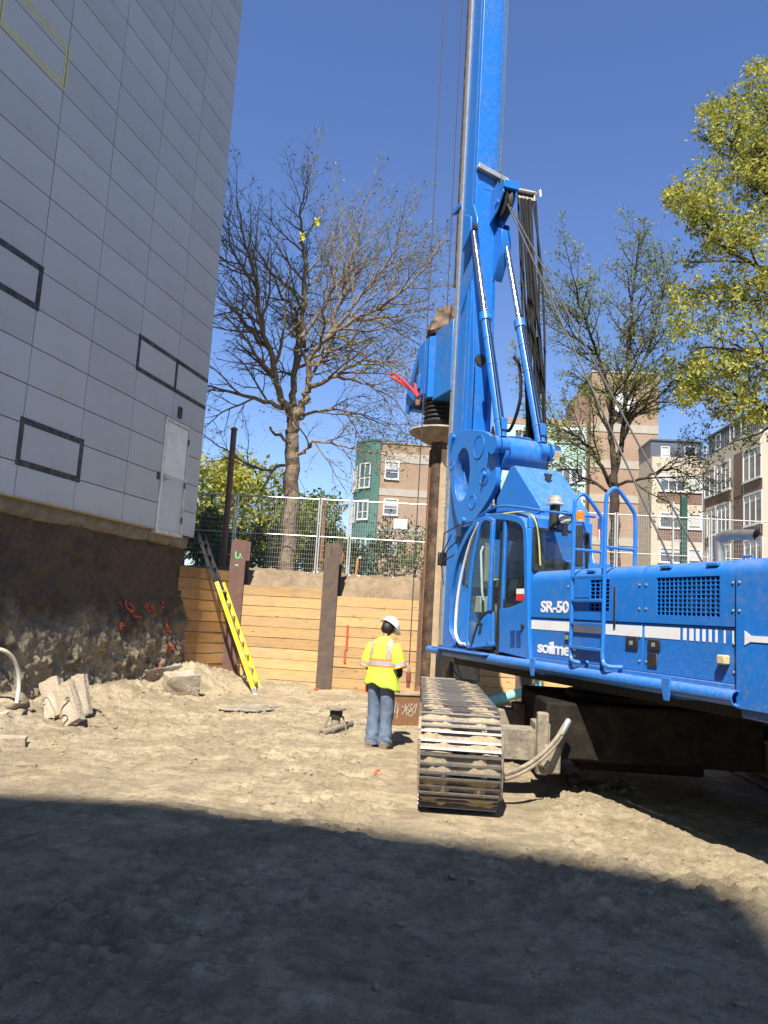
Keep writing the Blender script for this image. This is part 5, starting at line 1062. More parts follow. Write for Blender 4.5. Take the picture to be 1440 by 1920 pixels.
# operator in the cab, seated, only partly seen through the glass
op = thing('person', 'rig operator in a hi-vis vest seated inside the blue cab', 'person', RM + RF * 3.95 + RL * .76 + np.array((0, 0, 1.46)), math.atan2(RF[1], RF[0]) - R(90))
J = {'pel': ((0, -.12, .55), (.14, .11)), 'sp': ((0, -.10, .75), (.13, .10)), 'ch': ((0, -.08, .95), (.15, .10)), 'nb': ((0, -.05, 1.10), .06), 'nk': ((0, -.02, 1.17), .05), 'hd': ((0, .02, 1.26), (.078, .09)), 'ht': ((0, .02, 1.35), (.065, .075)), 'fc': ((0, .08, 1.23), .055)}
E_ = [('pel', 'sp'), ('sp', 'ch'), ('ch', 'nb'), ('nb', 'nk'), ('nk', 'hd'), ('hd', 'ht'), ('hd', 'fc')]
for s_, t_ in ((1, 'r'), (-1, 'l')):
    J.update({t_ + 'sh': ((s_ * .18, -.07, 1.03), .06), t_ + 'el': ((s_ * .25, .06, .78), .045), t_ + 'wrist': ((s_ * .2, .30, .72), .03), t_ + 'hip': ((s_ * .10, -.06, .53), .09), t_ + 'kn': ((s_ * .13, .40, .52), .065), t_ + 'an': ((s_ * .13, .45, .12), .045), t_ + 'to': ((s_ * .13, .60, .06), .04)})
    E_ += [('ch', t_ + 'sh'), (t_ + 'sh', t_ + 'el'), (t_ + 'el', t_ + 'wrist'), ('pel', t_ + 'hip'), (t_ + 'hip', t_ + 'kn'), (t_ + 'kn', t_ + 'an'), (t_ + 'an', t_ + 'to')]
    hand_chain(J, E_, t_, (s_ * .2, .30, .72), (0, 1, 0), (s_ * 1., 0, 0), (0, .3, -.9))
skin_body(op, J, E_, 'pel', M_blackcloth)
mb = MB(); mb.loft([ell((0, y, z), rx, ry, 32) for z, y, rx, ry in ((.55, -.1, .2, .17), (.7, -.1, .195, .16), (.85, -.09, .20, .155), (.98, -.08, .20, .14), (1.06, -.07, .16, .11), (1.10, -.055, .09, .08))], cap=False); me = mb.mesh('vest', 60); me.polygons.foreach_set('material_index', [1 if .07 < abs(p.center.x) < .13 else 0 for p in me.polygons]); link('vest', me, [M_lime, M_otrim], op)
MB().lathe([(.10, 0), (.098, .05), (.08, .1), (.03, .125)], (0, .02, 1.30), n=24).build('hair', M_hair, op)

# ---------------------------------------------------------------- rusty steel plate box with chalk scribble
q0 = atz(733, 1361, .02); q1 = q0 + np.array((1.25, .30, 0)); hgt = atY(760, 1304, float(q0[1]))[2]
bx = thing('steel_box', 'rusty brown steel box with white chalk scribble, sunk in the ground past the worker', 'steel box', (q0 + q1) / 2 * np.array((1, 1, 0)), math.atan2(.30, 1.25))
MB().box((-.64, 0, -.1), (.64, .03, hgt)).build('front_plate', M_rust, bx, bevel=.004)
MB().box((-.64, .03, -.1), (-.61, .5, hgt)).build('side_plate', M_rust, bx); MB().box((.61, .03, -.1), (.64, .5, hgt)).build('side_plate', M_rust, bx)
MB().box((-.66, -.02, hgt), (.66, .52, hgt + .02)).build('top_plate', mat('dusty_rust', (.36, .27, .17), (.25, .16, .10), scale=6, rough=.9), bx)
M_chalk = mat('chalk', (.62, .58, .52), rough=.9)
for pl_ in ([(-.48, .30), (-.30, .22)], [(-.47, .18), (-.33, .34)], [(-.42, .33), (-.38, .17)], [(-.28, .34), (-.33, .28), (-.27, .22), (-.31, .16), (-.36, .20), (-.27, .28), (-.24, .33)], [(-.24, .20), (-.22, .34)], [(-.57, .36), (-.60, .20)], [(-.54, .33), (-.55, .12)], [(-.52, .25), (-.57, .2)]):
    mb = MB(); p_ = spline(pl_, 5) if len(pl_) > 2 else [np.array(p) for p in pl_]
    for a, b in zip(p_[:-1], p_[1:]): mb.beam((a[0], -.002, a[1] * hgt / .45), (b[0], -.002, b[1] * hgt / .45), .007, .004, (0, 1, 0))
    mb.build('chalk_stroke', M_chalk, bx)
# ---------------------------------------------------------------- helper for rough stones
def rock(name, label, cat, loc, size, mt, rot=(0, 0, 0), seed=0, rough=.12, sub=3, sink=.0, group=None, box=False):
    bm = bmesh.new()
    if box:
        bmesh.ops.create_cube(bm, size=1.); bmesh.ops.subdivide_edges(bm, edges=bm.edges, cuts=9, use_grid_fill=True)
    else: bmesh.ops.create_icosphere(bm, subdivisions=sub, radius=.5)
    r2 = np.random.default_rng(seed); o3 = r2.random(3) * 50
    for v in bm.verts:
        p = np.array(v.co); d = p / (np.linalg.norm(p) + 1e-9)
        f_ = float(fbm(p[0] * 2 + o3[0] + p[2], p[1] * 2 + o3[1] + p[2] * .7, 1.3, 4)); v.co = Vector(p * (1 + rough * 3 * f_) if not box else p + d * rough * f_)
    Mx = Matrix.Diagonal((*size, 1)); Rm = (Matrix.Rotation(rot[2], 4, 'Z') @ Matrix.Rotation(rot[1], 4, 'Y') @ Matrix.Rotation(rot[0], 4, 'X'))
    bm.transform(Rm @ Mx); zmin = min(v.co.z for v in bm.verts); bm.transform(Matrix.Translation((0, 0, -zmin - sink)))
    me = bpy.data.meshes.new(name); bm.to_mesh(me); bm.free(); me.polygons.foreach_set('use_smooth', [True] * len(me.polygons)); me.set_sharp_from_angle(angle=R(40))
    o = link(name, me, mt, None, loc); return prop(o, label, cat, group) if label else o
M_slab = mat('pale_concrete', (.44, .39, .31), (.35, .29, .21), scale=5, rough=.92, bump=.8, bscale=18, bdist=.03, dirt=(.30, .23, .14), dirt_amt=.6, dscale=4, spec=.2)
def wp(t, o, z=0.): return WP + WD * t + WN * o + np.array((0, 0, z))
def slab(label, px, py, a, b, sx, sy, sz, seed):      # a = long axis, b = width axis
    p = atz(px, py, .1)
    for _ in range(5): p = atz(px, py, GZ(p[0], p[1]))
    a = V3(a) / np.linalg.norm(a); b = V3(b) - a * np.dot(V3(b), a); b /= np.linalg.norm(b); c_ = np.cross(a, b)
    o = rock('slab', None, None, (0, 0, 0), (sx, sy, sz), M_slab, (0, 0, 0), seed, .22, box=True); root = thing('concrete_slab', label, 'concrete slab', (p[0], p[1], GZ(p[0], p[1])))
    o.parent = root; o.rotation_euler = Matrix([[b[i], c_[i], a[i]] for i in range(3)]).to_euler(); return root, p, a, b, c_, sz
R1 = slab('pale concrete slab with bent wire on its face leaning on the earth face', 112, 1311, (-.42, .40, .82), (.93, -.1, .5), .29, .15, .58, 3)
R2 = slab('pale broken concrete slab leaning between its two neighbours by the earth face', 146, 1316, (-.50, .38, .80), (.90, -.2, .5), .27, .14, .62, 5)
R3 = slab('thin tall concrete slab standing behind the two leaning ones', 164, 1302, (-.34, .30, .9), (.90, -.2, .3), .21, .11, .64, 8)
for (rt, p, a, b, c_, sz), pl_ in ((R1, [(-.11, .27), (-.14, .33), (-.05, .36), (.0, .2), (.03, .05), (-.02, -.05), (.06, -.1)]), (R2, [(-.1, .0), (-.13, .08), (-.02, .14), (-.06, .22), (-.13, .2), (-.07, .32), (.04, .36), (.09, .41), (.03, .44), (.08, .36)])):
    base_ = np.array((p[0], p[1], GZ(p[0], p[1]))); cs = c_ if c_[1] < 0 else -c_
    MB().tube([base_ + b * u + a * v + cs * .085 for u, v in spline(pl_, 5)], .008, 6).build('rebar_wire', M_dirtm, rt, world=True)
bl = atz(338, 1305, .05)
rock('concrete_block', 'squarish broken concrete block half buried at the foot of the earth face', 'concrete block', (bl[0], bl[1], GZ(bl[0], bl[1]) - .12), (.6, .42, .42), M_slab, (R(8), R(-6), R(35)), 12, .42, box=True)
b2_ = atz(290, 1285, .15); rock('concrete_block', 'long low pale concrete lump lying along the earth face', 'concrete block', (b2_[0], b2_[1], GZ(b2_[0], b2_[1]) - .08), (.35, 1.3, .22), M_slab, (R(3), R(4), R(-18)), 15, .40, box=True)
for i, (px, py, sz, lb) in enumerate(((400, 1262, (.75, .6, .42), 'sandy soil heap beside the foot of the rust-red pile'), (368, 1258, (.65, .5, .36), 'sandy soil heap in front of the short lagging return'), (12, 1322, (.7, .6, .3), 'sandy soil heap inside the hose loop'))):
    p = atz(px, py, .2); rock('soil_heap', lb, 'soil heap', (p[0], p[1], GZ(p[0], p[1]) - .14), sz, M_soil, (0, 0, i), 30 + i, .16, 4)
p = atz(14, 1393, .02); rock('concrete_chunk', 'flat pale concrete chunk lying on the sand below the hose loop', 'concrete chunk', (p[0], p[1], GZ(p[0], p[1]) - .02), (.42, .26, .12), M_slab, (0, 0, .3), 44, .1, box=True)
for i, (px, py, L, a, lb) in enumerate(((48, 1433, .22, 12, 'short grey timber offcut lying on open sand'), (78, 1346, .30, 10, 'thin brown timber offcut lying below the leaning concrete slabs'), (195, 1360, .38, 5, 'grey lath lying on the sand before the long concrete lump'))):
    p = atz(px, py, .02); o = MB().box((-L / 2, -.04, 0), (L / 2, .04, .022)).build('timber_offcut', mat('grey_wood', (.33, .25, .17), (.22, .16, .11), scale=20, rough=.9), bevel=.003); o.location = (p[0], p[1], GZ(p[0], p[1]) + .004); o.rotation_euler = (R(2), R(3), R(a)); prop(o, lb, 'timber')
# flat dried mud crusts before the ladder
M_crust = mat('mud_crust', (.30, .26, .20), (.20, .17, .13), scale=9, rough=.9, bump=.6, bscale=18, bdist=.03)
for px, py, sz, an_, lb in ((492, 1324, (.62, .22, .10), .1, 'long flat grey mud crust lying on the sand near the ladder foot'), (545, 1331, (.45, .2, .09), -.2, 'short flat grey mud crust lying between the ladder and the round-topped stand'), (455, 1332, (.9, .5, .08), .2, 'broad low patch of grey mud below the ladder')):
    p = atz(px, py, .02); rock('mud_crust', lb, 'mud crust', (p[0], p[1], GZ(p[0], p[1]) - .055), sz, M_crust, (0, 0, an_), int(px), .22, 4)
# ---------------------------------------------------------------- muddy stand and pipes beside the worker
p = atz(629, 1362, .02); js = thing('pipe_stand', 'mud-covered steel stand with a round flange top beside the worker', 'stand', (p[0], p[1], GZ(*p[:2]) - .01)); js.scale = (.82, .82, .82)
MB().lathe([(.17, .40), (.19, .405), (.19, .435), (.17, .44)], n=24).build('flange', M_dirtm, js)
MB().lathe([(.125, .26), (.125, .40)], n=20).build('collar', M_dark, js)
MB().lathe([(.09, .0), (.09, .26)], n=16).build('post', M_dirtm, js)
MB().lathe([(.20, .0), (.20, .03), (.15, .06)], n=20).build('base', M_dirtm, js)
for a in (0, 180): MB().beam((.13 * math.cos(R(a)), 0, .28), (.23 * math.cos(R(a)), -.04, .0), .03, .03).build('brace', M_dirtm, js)
p = atz(604, 1371, .05); q = atz(662, 1353, .05); pp = thing('drill_pipe', 'muddy pipe lying in the sand in front of the round-topped stand', 'pipe', ((p + q) / 2 * np.array((1, 1, 0))) + np.array((0, 0, GZ(*((p + q) / 2)[:2]))))
zz = float(pp.location[2]); d = (q - p) / np.linalg.norm(q - p); p = np.array((p[0], p[1], zz + .05)); q = np.array((q[0], q[1], zz + .06))
MB().tube([p, q], .05, 14).build('barrel', M_dirtm, pp, world=True); MB().pipe(p - d * .02, p + d * .1, .068, .04, 16).build('collar', M_dirtm, pp, world=True); MB().tube([p + d * .3, p + d * .38], .062, 14).build('coupling', M_dirtm, pp, world=True)
p = atz(676, 1354, .05); mb = MB(); mb.lathe([(.03, -.14), (.06, -.12), (.06, -.02), (.045, 0), (.06, .03), (.06, .10), (.03, .13)], (0, 0, 0), (1, .2, 0), 14); o = mb.build('pipe_coupling', M_dirtm); o.location = (p[0], p[1], GZ(*p[:2]) + .045); prop(o, 'short muddy pipe coupling lying between the stand and the worker', 'pipe coupling')
# ---------------------------------------------------------------- hose loop at the far left
pts = [(30, 1330), (34, 1300), (33, 1272), (24, 1246), (8, 1231), (-14, 1228), (-36, 1240), (-48, 1270), (-44, 1305), (-24, 1335), (0, 1350), (18, 1344)]
hp_ = [atY(x, y, 11.0 + .12 * math.sin(i)) for i, (x, y) in enumerate(pts)]; mz = min(p[2] for p in hp_); c = np.mean(hp_, axis=0); lo_ = GZ(c[0], c[1]); 
hs_ = thing('hose_coil', 'pale stiff hose standing in a loop against the earth face', 'hose', (c[0], c[1], lo_)); MB().tube([p + np.array((0, 0, lo_ + .03 - mz)) * .6 for p in spline(hp_, 6)], .028, 10).build('hose', mat('pale_hose', (.50, .46, .38), (.42, .37, .29), rough=.6), hs_, world=True)
# ---------------------------------------------------------------- mint pipe
a = atY(905, 1320, 16.3); b = atY(1016, 1287, 16.5); ax = (b - a) / np.linalg.norm(b - a)
mp = thing('plastic_pipe', 'mint-green plastic pipe lying tilted behind the crawler track', 'pipe', (a[0], a[1], GZ(a[0], a[1]))); MB().pipe(a - ax * .9, b, .10, .088, 24).build('barrel', mat('mint_plastic', (.26, .58, .47), (.23, .52, .42), rough=.4), mp, world=True); MB().pipe(b - ax * .16, b + ax * .005, .112, .089, 24).build('socket', MATS['mint_plastic'], mp, world=True)
tb = rock('timber_block', 'soil-stained timber block propping the mint-green pipe', 'timber block', (b[0] - .05, b[1], GZ(b[0], b[1]) - .02), (.3, .3, max(.15, b[2] - .1 - GZ(b[0], b[1]))), M_plank_dk, (0, 0, .2), 3, .02, box=True)
# ---------------------------------------------------------------- red sling on the rotary head
pts = [(784, 742), (770, 728), (752, 716), (738, 710), (730, 706), (731, 701), (741, 702), (756, 712), (772, 726), (786, 745)]
sp_ = spline([RM + RF * onl(x, y, .52)[0] + RL * (.52 + .05 * math.sin(i)) + np.array((0, 0, onl(x, y, .52)[2])) for i, (x, y) in enumerate(pts)], 5)
sl_ = thing('lifting_sling', 'red round lifting sling sticking out from the blue rotary head', 'sling', sp_[0]); MB().tube(sp_, .028, 8).build('strap', mat('red_webbing', (.62, .03, .03), (.45, .02, .02), scale=20, rough=.7), sl_, world=True)
a = sp_[0]; b = RM + RF * (KS + .28) + RL * .50 + np.array((0, 0, 6.6)); MB().tube([a, (a + b) / 2 + np.array((0, 0, -.04)), b], .03, 8).build('strap_tail', MATS['red_webbing'], sl_, world=True)
MB().lathe([(.05, 0), (.05, .1), (.03, .14)], sp_[0] - np.array((0, 0, .2)), n=12).build('shackle', M_rust, sl_, world=True)
# hook block at the end of the hoist rope
hq = RM + RF * onl(791, 800, .55)[0] + RL * .55
hk = thing('rope_socket', 'small rusty red rope socket hanging past the far end of the crawler track', 'rope socket', (hq[0], hq[1], .50)); MB().lathe([(.02, .30), (.045, .28), (.05, .12), (.035, .10), (.035, .0)], n=14).build('socket', mat('red_oxide', (.22, .06, .04), rough=.7), hk); MB().lathe([(.025, .30), (.028, .36), (.012, .42)], n=12).build('ferrule', M_galv, hk)
# ---------------------------------------------------------------- fence on the upper ground
M_fence = mat('galv_fence', (.62, .61, .58), (.52, .51, .48), scale=9, rough=.4, metal=.4)
FZ = 2.72; FY = lambda x: 20.75 - .06 * (x + 1.1)
def fpx(px, py): return atY(px, py, 20.8)
fx = [-6.3, -4.05, float(fpx(597, 1000)[0]), float(fpx(656, 1000)[0]), float(fpx(800, 1000)[0]), 3.75, 6.2, 8.65, 11.1, 13.5]
flab = ['mesh fence panel in the dark shade of the metal-clad building', 'mesh fence panel half in building shade in front of the big bare tree', 'narrow mesh fence panel against the sky by the thin rusty post', 'mesh fence panel with a blank white sign', 'mesh fence panel hidden behind the blue mast', 'mesh fence panel behind the rig cab', 'mesh fence panel in front of the right bare tree', 'mesh fence panel in front of the beige building', 'mesh fence panel at the far right behind the exhaust pipe']
def fence(x0, x1, lab, h=2.12, step=(.062, .125)):
    a = np.array((x0 + .03, FY(x0), FZ)); b = np.array((x1 - .03, FY(x1), FZ)); L = np.linalg.norm(b - a); t = thing('fence_panel', lab, 'fence panel', a, math.atan2(b[1] - a[1], b[0] - a[0]), 'mesh fence panels')
    for x in (0, L): MB().tube([(x, 0, -.12), (x, 0, h + .05)], .021, 8).build('post', M_fence, t)
    for z in (.10, h * .52, h): MB().tube([(0, 0, z), (L, 0, z)], .017 if z != h * .52 else .012, 8).build('rail', M_fence, t)
    mb = MB(); n1 = int(L / step[0]); n2 = int((h - .1) / step[1])
    for i in range(1, n1): x = L * i / n1; mb.tube([(x, .004, .1), (x, .004, h)], .0021, 3, cap=False)
    for j in range(1, n2): z = .1 + (h - .1) * j / n2; mb.tube([(0, -.003, z), (L, -.003, z)], .0028, 3, cap=False)
    prop(mb.build('wire_mesh', M_fence, t, fix=False), kind='stuff')
    for x in (0.02, L - .02): MB().box((x - .10, -.3, -.16), (x + .10, .3, -.06)).build('foot', M_conc, t, bevel=.02)
    return t
for i in range(len(fx) - 1): fence(fx[i], fx[i + 1], flab[i])
c = atY(751, 982, FY(.4) - .04); o = MB().box((-.18, -.004, -.13), (.18, .004, .13)).build('notice_board', mat('blank_white', (.82, .82, .80), rough=.5)); o.location = c; o.rotation_euler = (0, 0, math.atan(-.06)); prop(o, 'blank white rectangular notice fixed to the mesh fence', 'notice')
for px, y0, Y, r_, lb in ((433, 806, 19.6, .075, 'tall dark rusty steel post with a cap beside the building'), (607, 936, 22.0, .055, 'thin rusty steel post standing behind the narrow fence panel')):
    t_ = atY(px + (6 if px < 500 else 3), y0, Y); zb = 2.55; p = thing('steel_post', lb, 'steel post', (t_[0], t_[1], zb)); h = t_[2] - zb
    MB().tube([(0, 0, -.2), (0, 0, h)], r_, 14).build('shaft', M_rust if px > 500 else M_pile_r, p); MB().lathe([(r_ * 1.25, h), (r_ * 1.25, h + .03), (r_ * .8, h + .06)], n=14).build('cap', M_rust, p)
    if px < 500: MB().lathe([(r_ * 1.15, h * .80), (r_ * 1.15, h * .83)], n=14).build('collar', M_rust, p)
for px, py, lb in ((641, 1052, 'orange-topped survey stake at the foot of the narrow fence panel'), (669, 1062, 'orange-painted survey stake in the soil bank under the white notice')):
    c = atY(px, py, 20.3); o = MB().box((-.02, -.012, -.4), (.02, .012, .22)).build('survey_stake', M_otrim, bevel=.003); o.location = (c[0], c[1], c[2]); o.rotation_euler = (R(3), R(4), 0); prop(o, lb, 'stake')
gp = atY(1281, 1060, 20.3); gt = atY(1281, 932, 20.3); t_ = thing('green_post', 'dark green square post standing behind the far fence by the beige building', 'post', (gp[0], gp[1], 2.6)); MB().box((-.075, -.075, 0), (.075, .075, gt[2] - 2.6)).build('shaft', mat('green_paint', (.018, .075, .055), rough=.5), t_, bevel=.01)
MB().box((-.30, -.03, -.02), (-.26, .03, gt[2] - 2.75)).build('stay_pipe', M_fence, t_); MB().box((-.26, -.02, 1.6), (-.075, .02, 1.66)).build('bracket', M_fence, t_); MB().box((-.26, -.02, .5), (-.075, .02, .56)).build('bracket', M_fence, t_)
# small flag on the fence, seen between the handrails
c = atY(1128, 990, 20.3); fl = thing('flag', 'small red, white and blue striped flag hanging on the fence behind the handrails', 'flag', c)
for k in range(7):
    mb = MB(); rg = [[(-.10 + .028 * k, .01 * math.sin(z * 9 + k), z), (-.073 + .028 * k, .01 * math.sin(z * 9 + k + 1), z), (-.073 + .028 * k, .01 * math.sin(z * 9 + k + 1) + .004, z), (-.10 + .028 * k, .01 * math.sin(z * 9 + k) + .004, z)] for z in np.linspace(-.3, .25, 9)]
    mb.loft(rg); mb.build('stripe', mat('flag_red', (.55, .04, .05), rough=.8) if k % 2 == 0 else M_white, fl)
MB().box((-.11, -.02, .0), (-.0, -.012, .25)).build('canton', mat('flag_blue', (.03, .05, .22), rough=.8), fl)
# orange paint dash on the sand
p = atz(706, 1447, 0.); mb = MB(); d_ = atz(709, 1442, 0.) - atz(701, 1453, 0.)
for k in range(6): a = p + d_ * (k / 6 - .5); b = p + d_ * ((k + 1) / 6 - .5); mb.add([(a[0] - .015, a[1], GZ(a[0], a[1]) + .012), (a[0] + .02, a[1], GZ(a[0] + .02, a[1]) + .012), (b[0] + .02, b[1], GZ(b[0] + .02, b[1]) + .012), (b[0] - .015, b[1], GZ(b[0], b[1]) + .012)], [(0, 1, 2, 3)])
o = mb.build('paint_dash', M_orange); prop(o, 'short orange spray dash on the sand beside the track', 'paint mark')
p = atz(592, 1299, .02); q = rock('paint_blob', None, None, (p[0] + .0, p[1] - .05, GZ(*p[:2]) - .01), (.1, .07, .06), M_orange, (0, 0, 0), 5, .1, 2); prop(q, 'small orange painted clod at the foot of the dark pile', 'clod')
# ---------------------------------------------------------------- gravel and clods (one mass)
r2 = np.random.default_rng(21); base = []
for k in range(6):
    bm = bmesh.new(); bmesh.ops.create_icosphere(bm, subdivisions=1, radius=.5); 
    v = np.array([x.co for x in bm.verts]) * (1 + .35 * (r2.random((len(bm.verts), 1)) - .5)) * np.array((1, .8, .55)); f_ = np.array([[x.index for x in q.verts] for q in bm.faces]); base.append((v, f_)); bm.free()
N = 26000; xs_ = r2.uniform(-6.0, 6.5, N); ys_ = 2.2 + 15.3 * r2.random(N) ** 1.1; keep = (fbm(xs_, ys_, .6, 3, 1) + .9 * (r2.random(N) - .45) > 0) & ((xs_ - WP[0]) * WN[0] + (ys_ - WP[1]) * WN[1] > .1) & ~((np.abs(xs_ - .96) < .42) & (ys_ > 7.4) & (ys_ < 11.8))
xs_, ys_ = xs_[keep], ys_[keep]; zs2 = gz(xs_, ys_); VV = []; FF = []; off = 0
for i in range(len(xs_)):
    v, f_ = base[i % 6]; s_ = .006 + .024 * r2.random() ** 3 + (.06 * r2.random() if r2.random() < (.03 if ys_[i] < 9 else .07) else 0); a = r2.random() * 6.28; c_, s2_ = math.cos(a), math.sin(a)
    w_ = v * s_ * np.array((1.2, 1, 1)); VV.append(np.stack([w_[:, 0] * c_ - w_[:, 1] * s2_ + xs_[i], w_[:, 0] * s2_ + w_[:, 1] * c_ + ys_[i], w_[:, 2] + zs2[i] + s_ * .12], -1)); FF.append(f_ + off); off += len(v)
me = bpy.data.meshes.new('gravel'); me.from_pydata(np.concatenate(VV).tolist(), [], np.concatenate(FF).tolist())
o = link('gravel', me, mat('clod', (.33, .265, .175), (.23, .18, .12), scale=2.5, rough=.95, spec=.15)); prop(o, 'loose small stones and clods scattered over the sand', 'gravel', kind='stuff')
# ================================================================== BACKGROUND: TREES AND BUILDINGS
def colonize(skel, att, step=.35, di=2.5, dk=.7, iters=120, seed=0, up=.05, out=.45):
    """space colonisation from an initial skeleton: list of polylines (first = trunk). returns nodes, parents"""
    r2 = np.random.default_rng(seed); nodes = []; par = []
    for li, pl_ in enumerate(skel):
        P_ = spline(pl_, 4); prev = -1
        if li > 0:
            d = np.linalg.norm(np.array(nodes) - P_[0], axis=1); prev = int(np.argmin(d))
        for p in P_:
            if li > 0: p = p + r2.normal(0, .045, 3)
            if prev >= 0 and np.linalg.norm(np.array(nodes[prev]) - p) < .12: continue
            nodes.append(np.array(p, float)); par.append(prev); prev = len(nodes) - 1
    cen0 = np.array(skel[0][-1], float); att = np.array(att); N_ = np.array(nodes); D = np.linalg.norm(att[:, None] - N_[None], axis=2); near = D.argmin(1); nd = D.min(1); alive = nd > dk; kids = {}
    for it in range(iters):
        act = alive & (nd < di)
        if not act.any(): break
        grow = {}
        for a in np.nonzero(act)[0]: grow.setdefault(near[a], []).append(a)
        new = []
        for n_, al_ in grow.items():
            v = att[al_] - nodes[n_]; v = v / np.linalg.norm(v, axis=1)[:, None]; d = v.sum(0) + r2.normal(0, .25, 3); d[2] += up * len(al_); d = d + out * (nodes[n_] - cen0) / (np.linalg.norm(nodes[n_] - cen0) + 1e-6) * len(al_); l_ = np.linalg.norm(d)
            if l_ < 1e-3 or kids.get(n_, 0) > 3: continue
            p = nodes[n_] + d / l_ * step; nodes.append(p); par.append(n_); kids[n_] = kids.get(n_, 0) + 1; new.append(len(nodes) - 1)
        if not new: break
        for k in new:
            d = np.linalg.norm(att - nodes[k], axis=1); b = d < nd; near[b] = k; nd[b] = d[b]
        alive &= nd > dk
    return np.array(nodes), np.array(par)
def tree_mesh(nodes, par, r_tip, r_base, expo=2.3):
    n = len(nodes); ch = [[] for _ in range(n)]
    for i, p in enumerate(par):
        if p >= 0: ch[p].append(i)
    rr = np.zeros(n)
    for i in range(n - 1, -1, -1): rr[i] = r_tip ** expo if not ch[i] else sum(rr[c] for c in ch[i])
    rr = rr ** (1 / expo); f = (r_base - r_tip) / max(rr.max() - r_tip, 1e-6); rr = r_tip + (rr - r_tip) * f
    mb = MB(); stack = [(0, -1)]
    while stack:
        i, p = stack.pop(); chain = ([p] if p >= 0 else []) + [i]
        while ch[i]:
            c = sorted(ch[i], key=lambda q: -rr[q]); stack += [(q, i) for q in c[1:]]; i = c[0]; chain.append(i)
        if len(chain) > 1:
            rad = [rr[q] for q in chain]
            if p >= 0: rad[0] = min(rad[0], rad[1] * 1.15)
            ns = 12 if rad[0] > .12 else (7 if rad[0] > .04 else (5 if rad[0] > .018 else 3)); mb.tube([nodes[q] for q in chain], rad, ns, cap=False)
    tips = [i for i in range(n) if not ch[i]]; return mb, rr, tips, ch
def twigs(mb, nodes, rr, r2, count, ln, rmax=.03):
    ids = np.nonzero(rr < rmax)[0]; pts = []
    for k in range(count):
        i = int(r2.choice(ids)); d = r2.normal(0, 1, 3); d[2] += .5; d /= np.linalg.norm(d); L = ln * (.4 + .8 * r2.random()); a = nodes[i]; b = a + d * L * .5; e = r2.normal(0, .35, 3); c = b + (d + e) * L * .5
        mb.tube([a, b, c], [.0055, .0045, .003], 3, cap=False); pts += [b, c, c]
    return pts
class Brancher:
    """limbs given by hand, side branches, branchlets and twigs grown from them inside an ellipsoid"""
    def __init__(s, seed, cen, rad, bark, ns=(9, 6, 4, 3)): s.r = np.random.default_rng(seed); s.c = np.array(cen, float); s.e = np.array(rad, float); s.mb = MB(); s.tips = []; s.ns = ns; s.lim = 1.0; s.gap = (.21, .13)
    def inside(s, p): q = (p - s.c) / s.e; return float(q @ q) < s.lim * (1 + .10 * math.sin(9 * math.atan2(q[2], q[0])))
    def kids(s, P_, rad, level, L0, gap, start):
        d_acc = 0.; ph = s.r.random() * 6.28; tot = sum(np.linalg.norm(P_[i + 1] - P_[i]) for i in range(len(P_) - 1)); run = 0.; nxt = tot * start
        for i in range(len(P_) - 1):
            seg = P_[i + 1] - P_[i]; l_ = np.linalg.norm(seg); d = seg / (l_ + 1e-9)
            while run + l_ > nxt:
                t = (nxt - run) / l_; p = P_[i] + seg * t; fr = nxt / tot; a = np.cross(d, (0, .3, 1.)); a = a / (np.linalg.norm(a) + 1e-9); b = np.cross(d, a); ph += 2.4 + s.r.normal(0, .4)
                th = R(s.r.uniform(28, 55)); o = a * math.cos(ph) + b * math.sin(ph); q = (p - s.c); o = o + .45 * q / (np.linalg.norm(q) + 1e-9) + np.array((0, 0, .25)); o = o - d * (o @ d); o /= np.linalg.norm(o) + 1e-9
                s.grow(p, d * math.cos(th) + o * math.sin(th), L0 * (1.05 - .55 * fr) * s.r.uniform(.65, 1.2), min(rad[i] * .62, rad[0] * .5), level); nxt += gap * s.r.uniform(.6, 1.4)
            run += l_
        return P_[-1], (P_[-1] - P_[-2])
    def grow(s, p, d, L, r_, level):
        st = .16 if level < 3 else .12; n = max(3, int(L / st)); P_ = [p]; d = d / np.linalg.norm(d)
        for k in range(n):
            q = P_[-1] - s.c; d = d + s.r.normal(0, .10, 3) + .035 * q / (np.linalg.norm(q) + 1e-9) + np.array((0, 0, .035)); d /= np.linalg.norm(d); P_.append(P_[-1] + d * L / n)
            if not s.inside(P_[-1]): break
        if len(P_) < 3: return
        rt = max(.0032, r_); rad = [max(.003, rt * (1 - .72 * k / (len(P_) - 1))) for k in range(len(P_))]; s.mb.tube(P_, rad, s.ns[level], cap=False)
        if level < 3: s.kids(P_, rad, level + 1, L * (.55 if level == 1 else .5), s.gap[0] if level == 1 else s.gap[1], .15)
        if level >= 2: s.tips += [P_[-1], P_[len(P_) * 2 // 3]]
    def limb(s, pts, r0, r1, L1=2.0, gap=.34, start=.22):
        P_ = [p + (s.r.normal(0, .03, 3) if i else 0) for i, p in enumerate(spline(pts, 5))]; rad = list(np.linspace(r0, r1, len(P_)) ** 1.0); s.mb.tube(P_, rad, 12 if r0 > .12 else 9, cap=False)
        if L1: e, d = s.kids(P_, rad, 1, L1, gap, start); s.grow(e, d, L1 * .7, r1, 1)
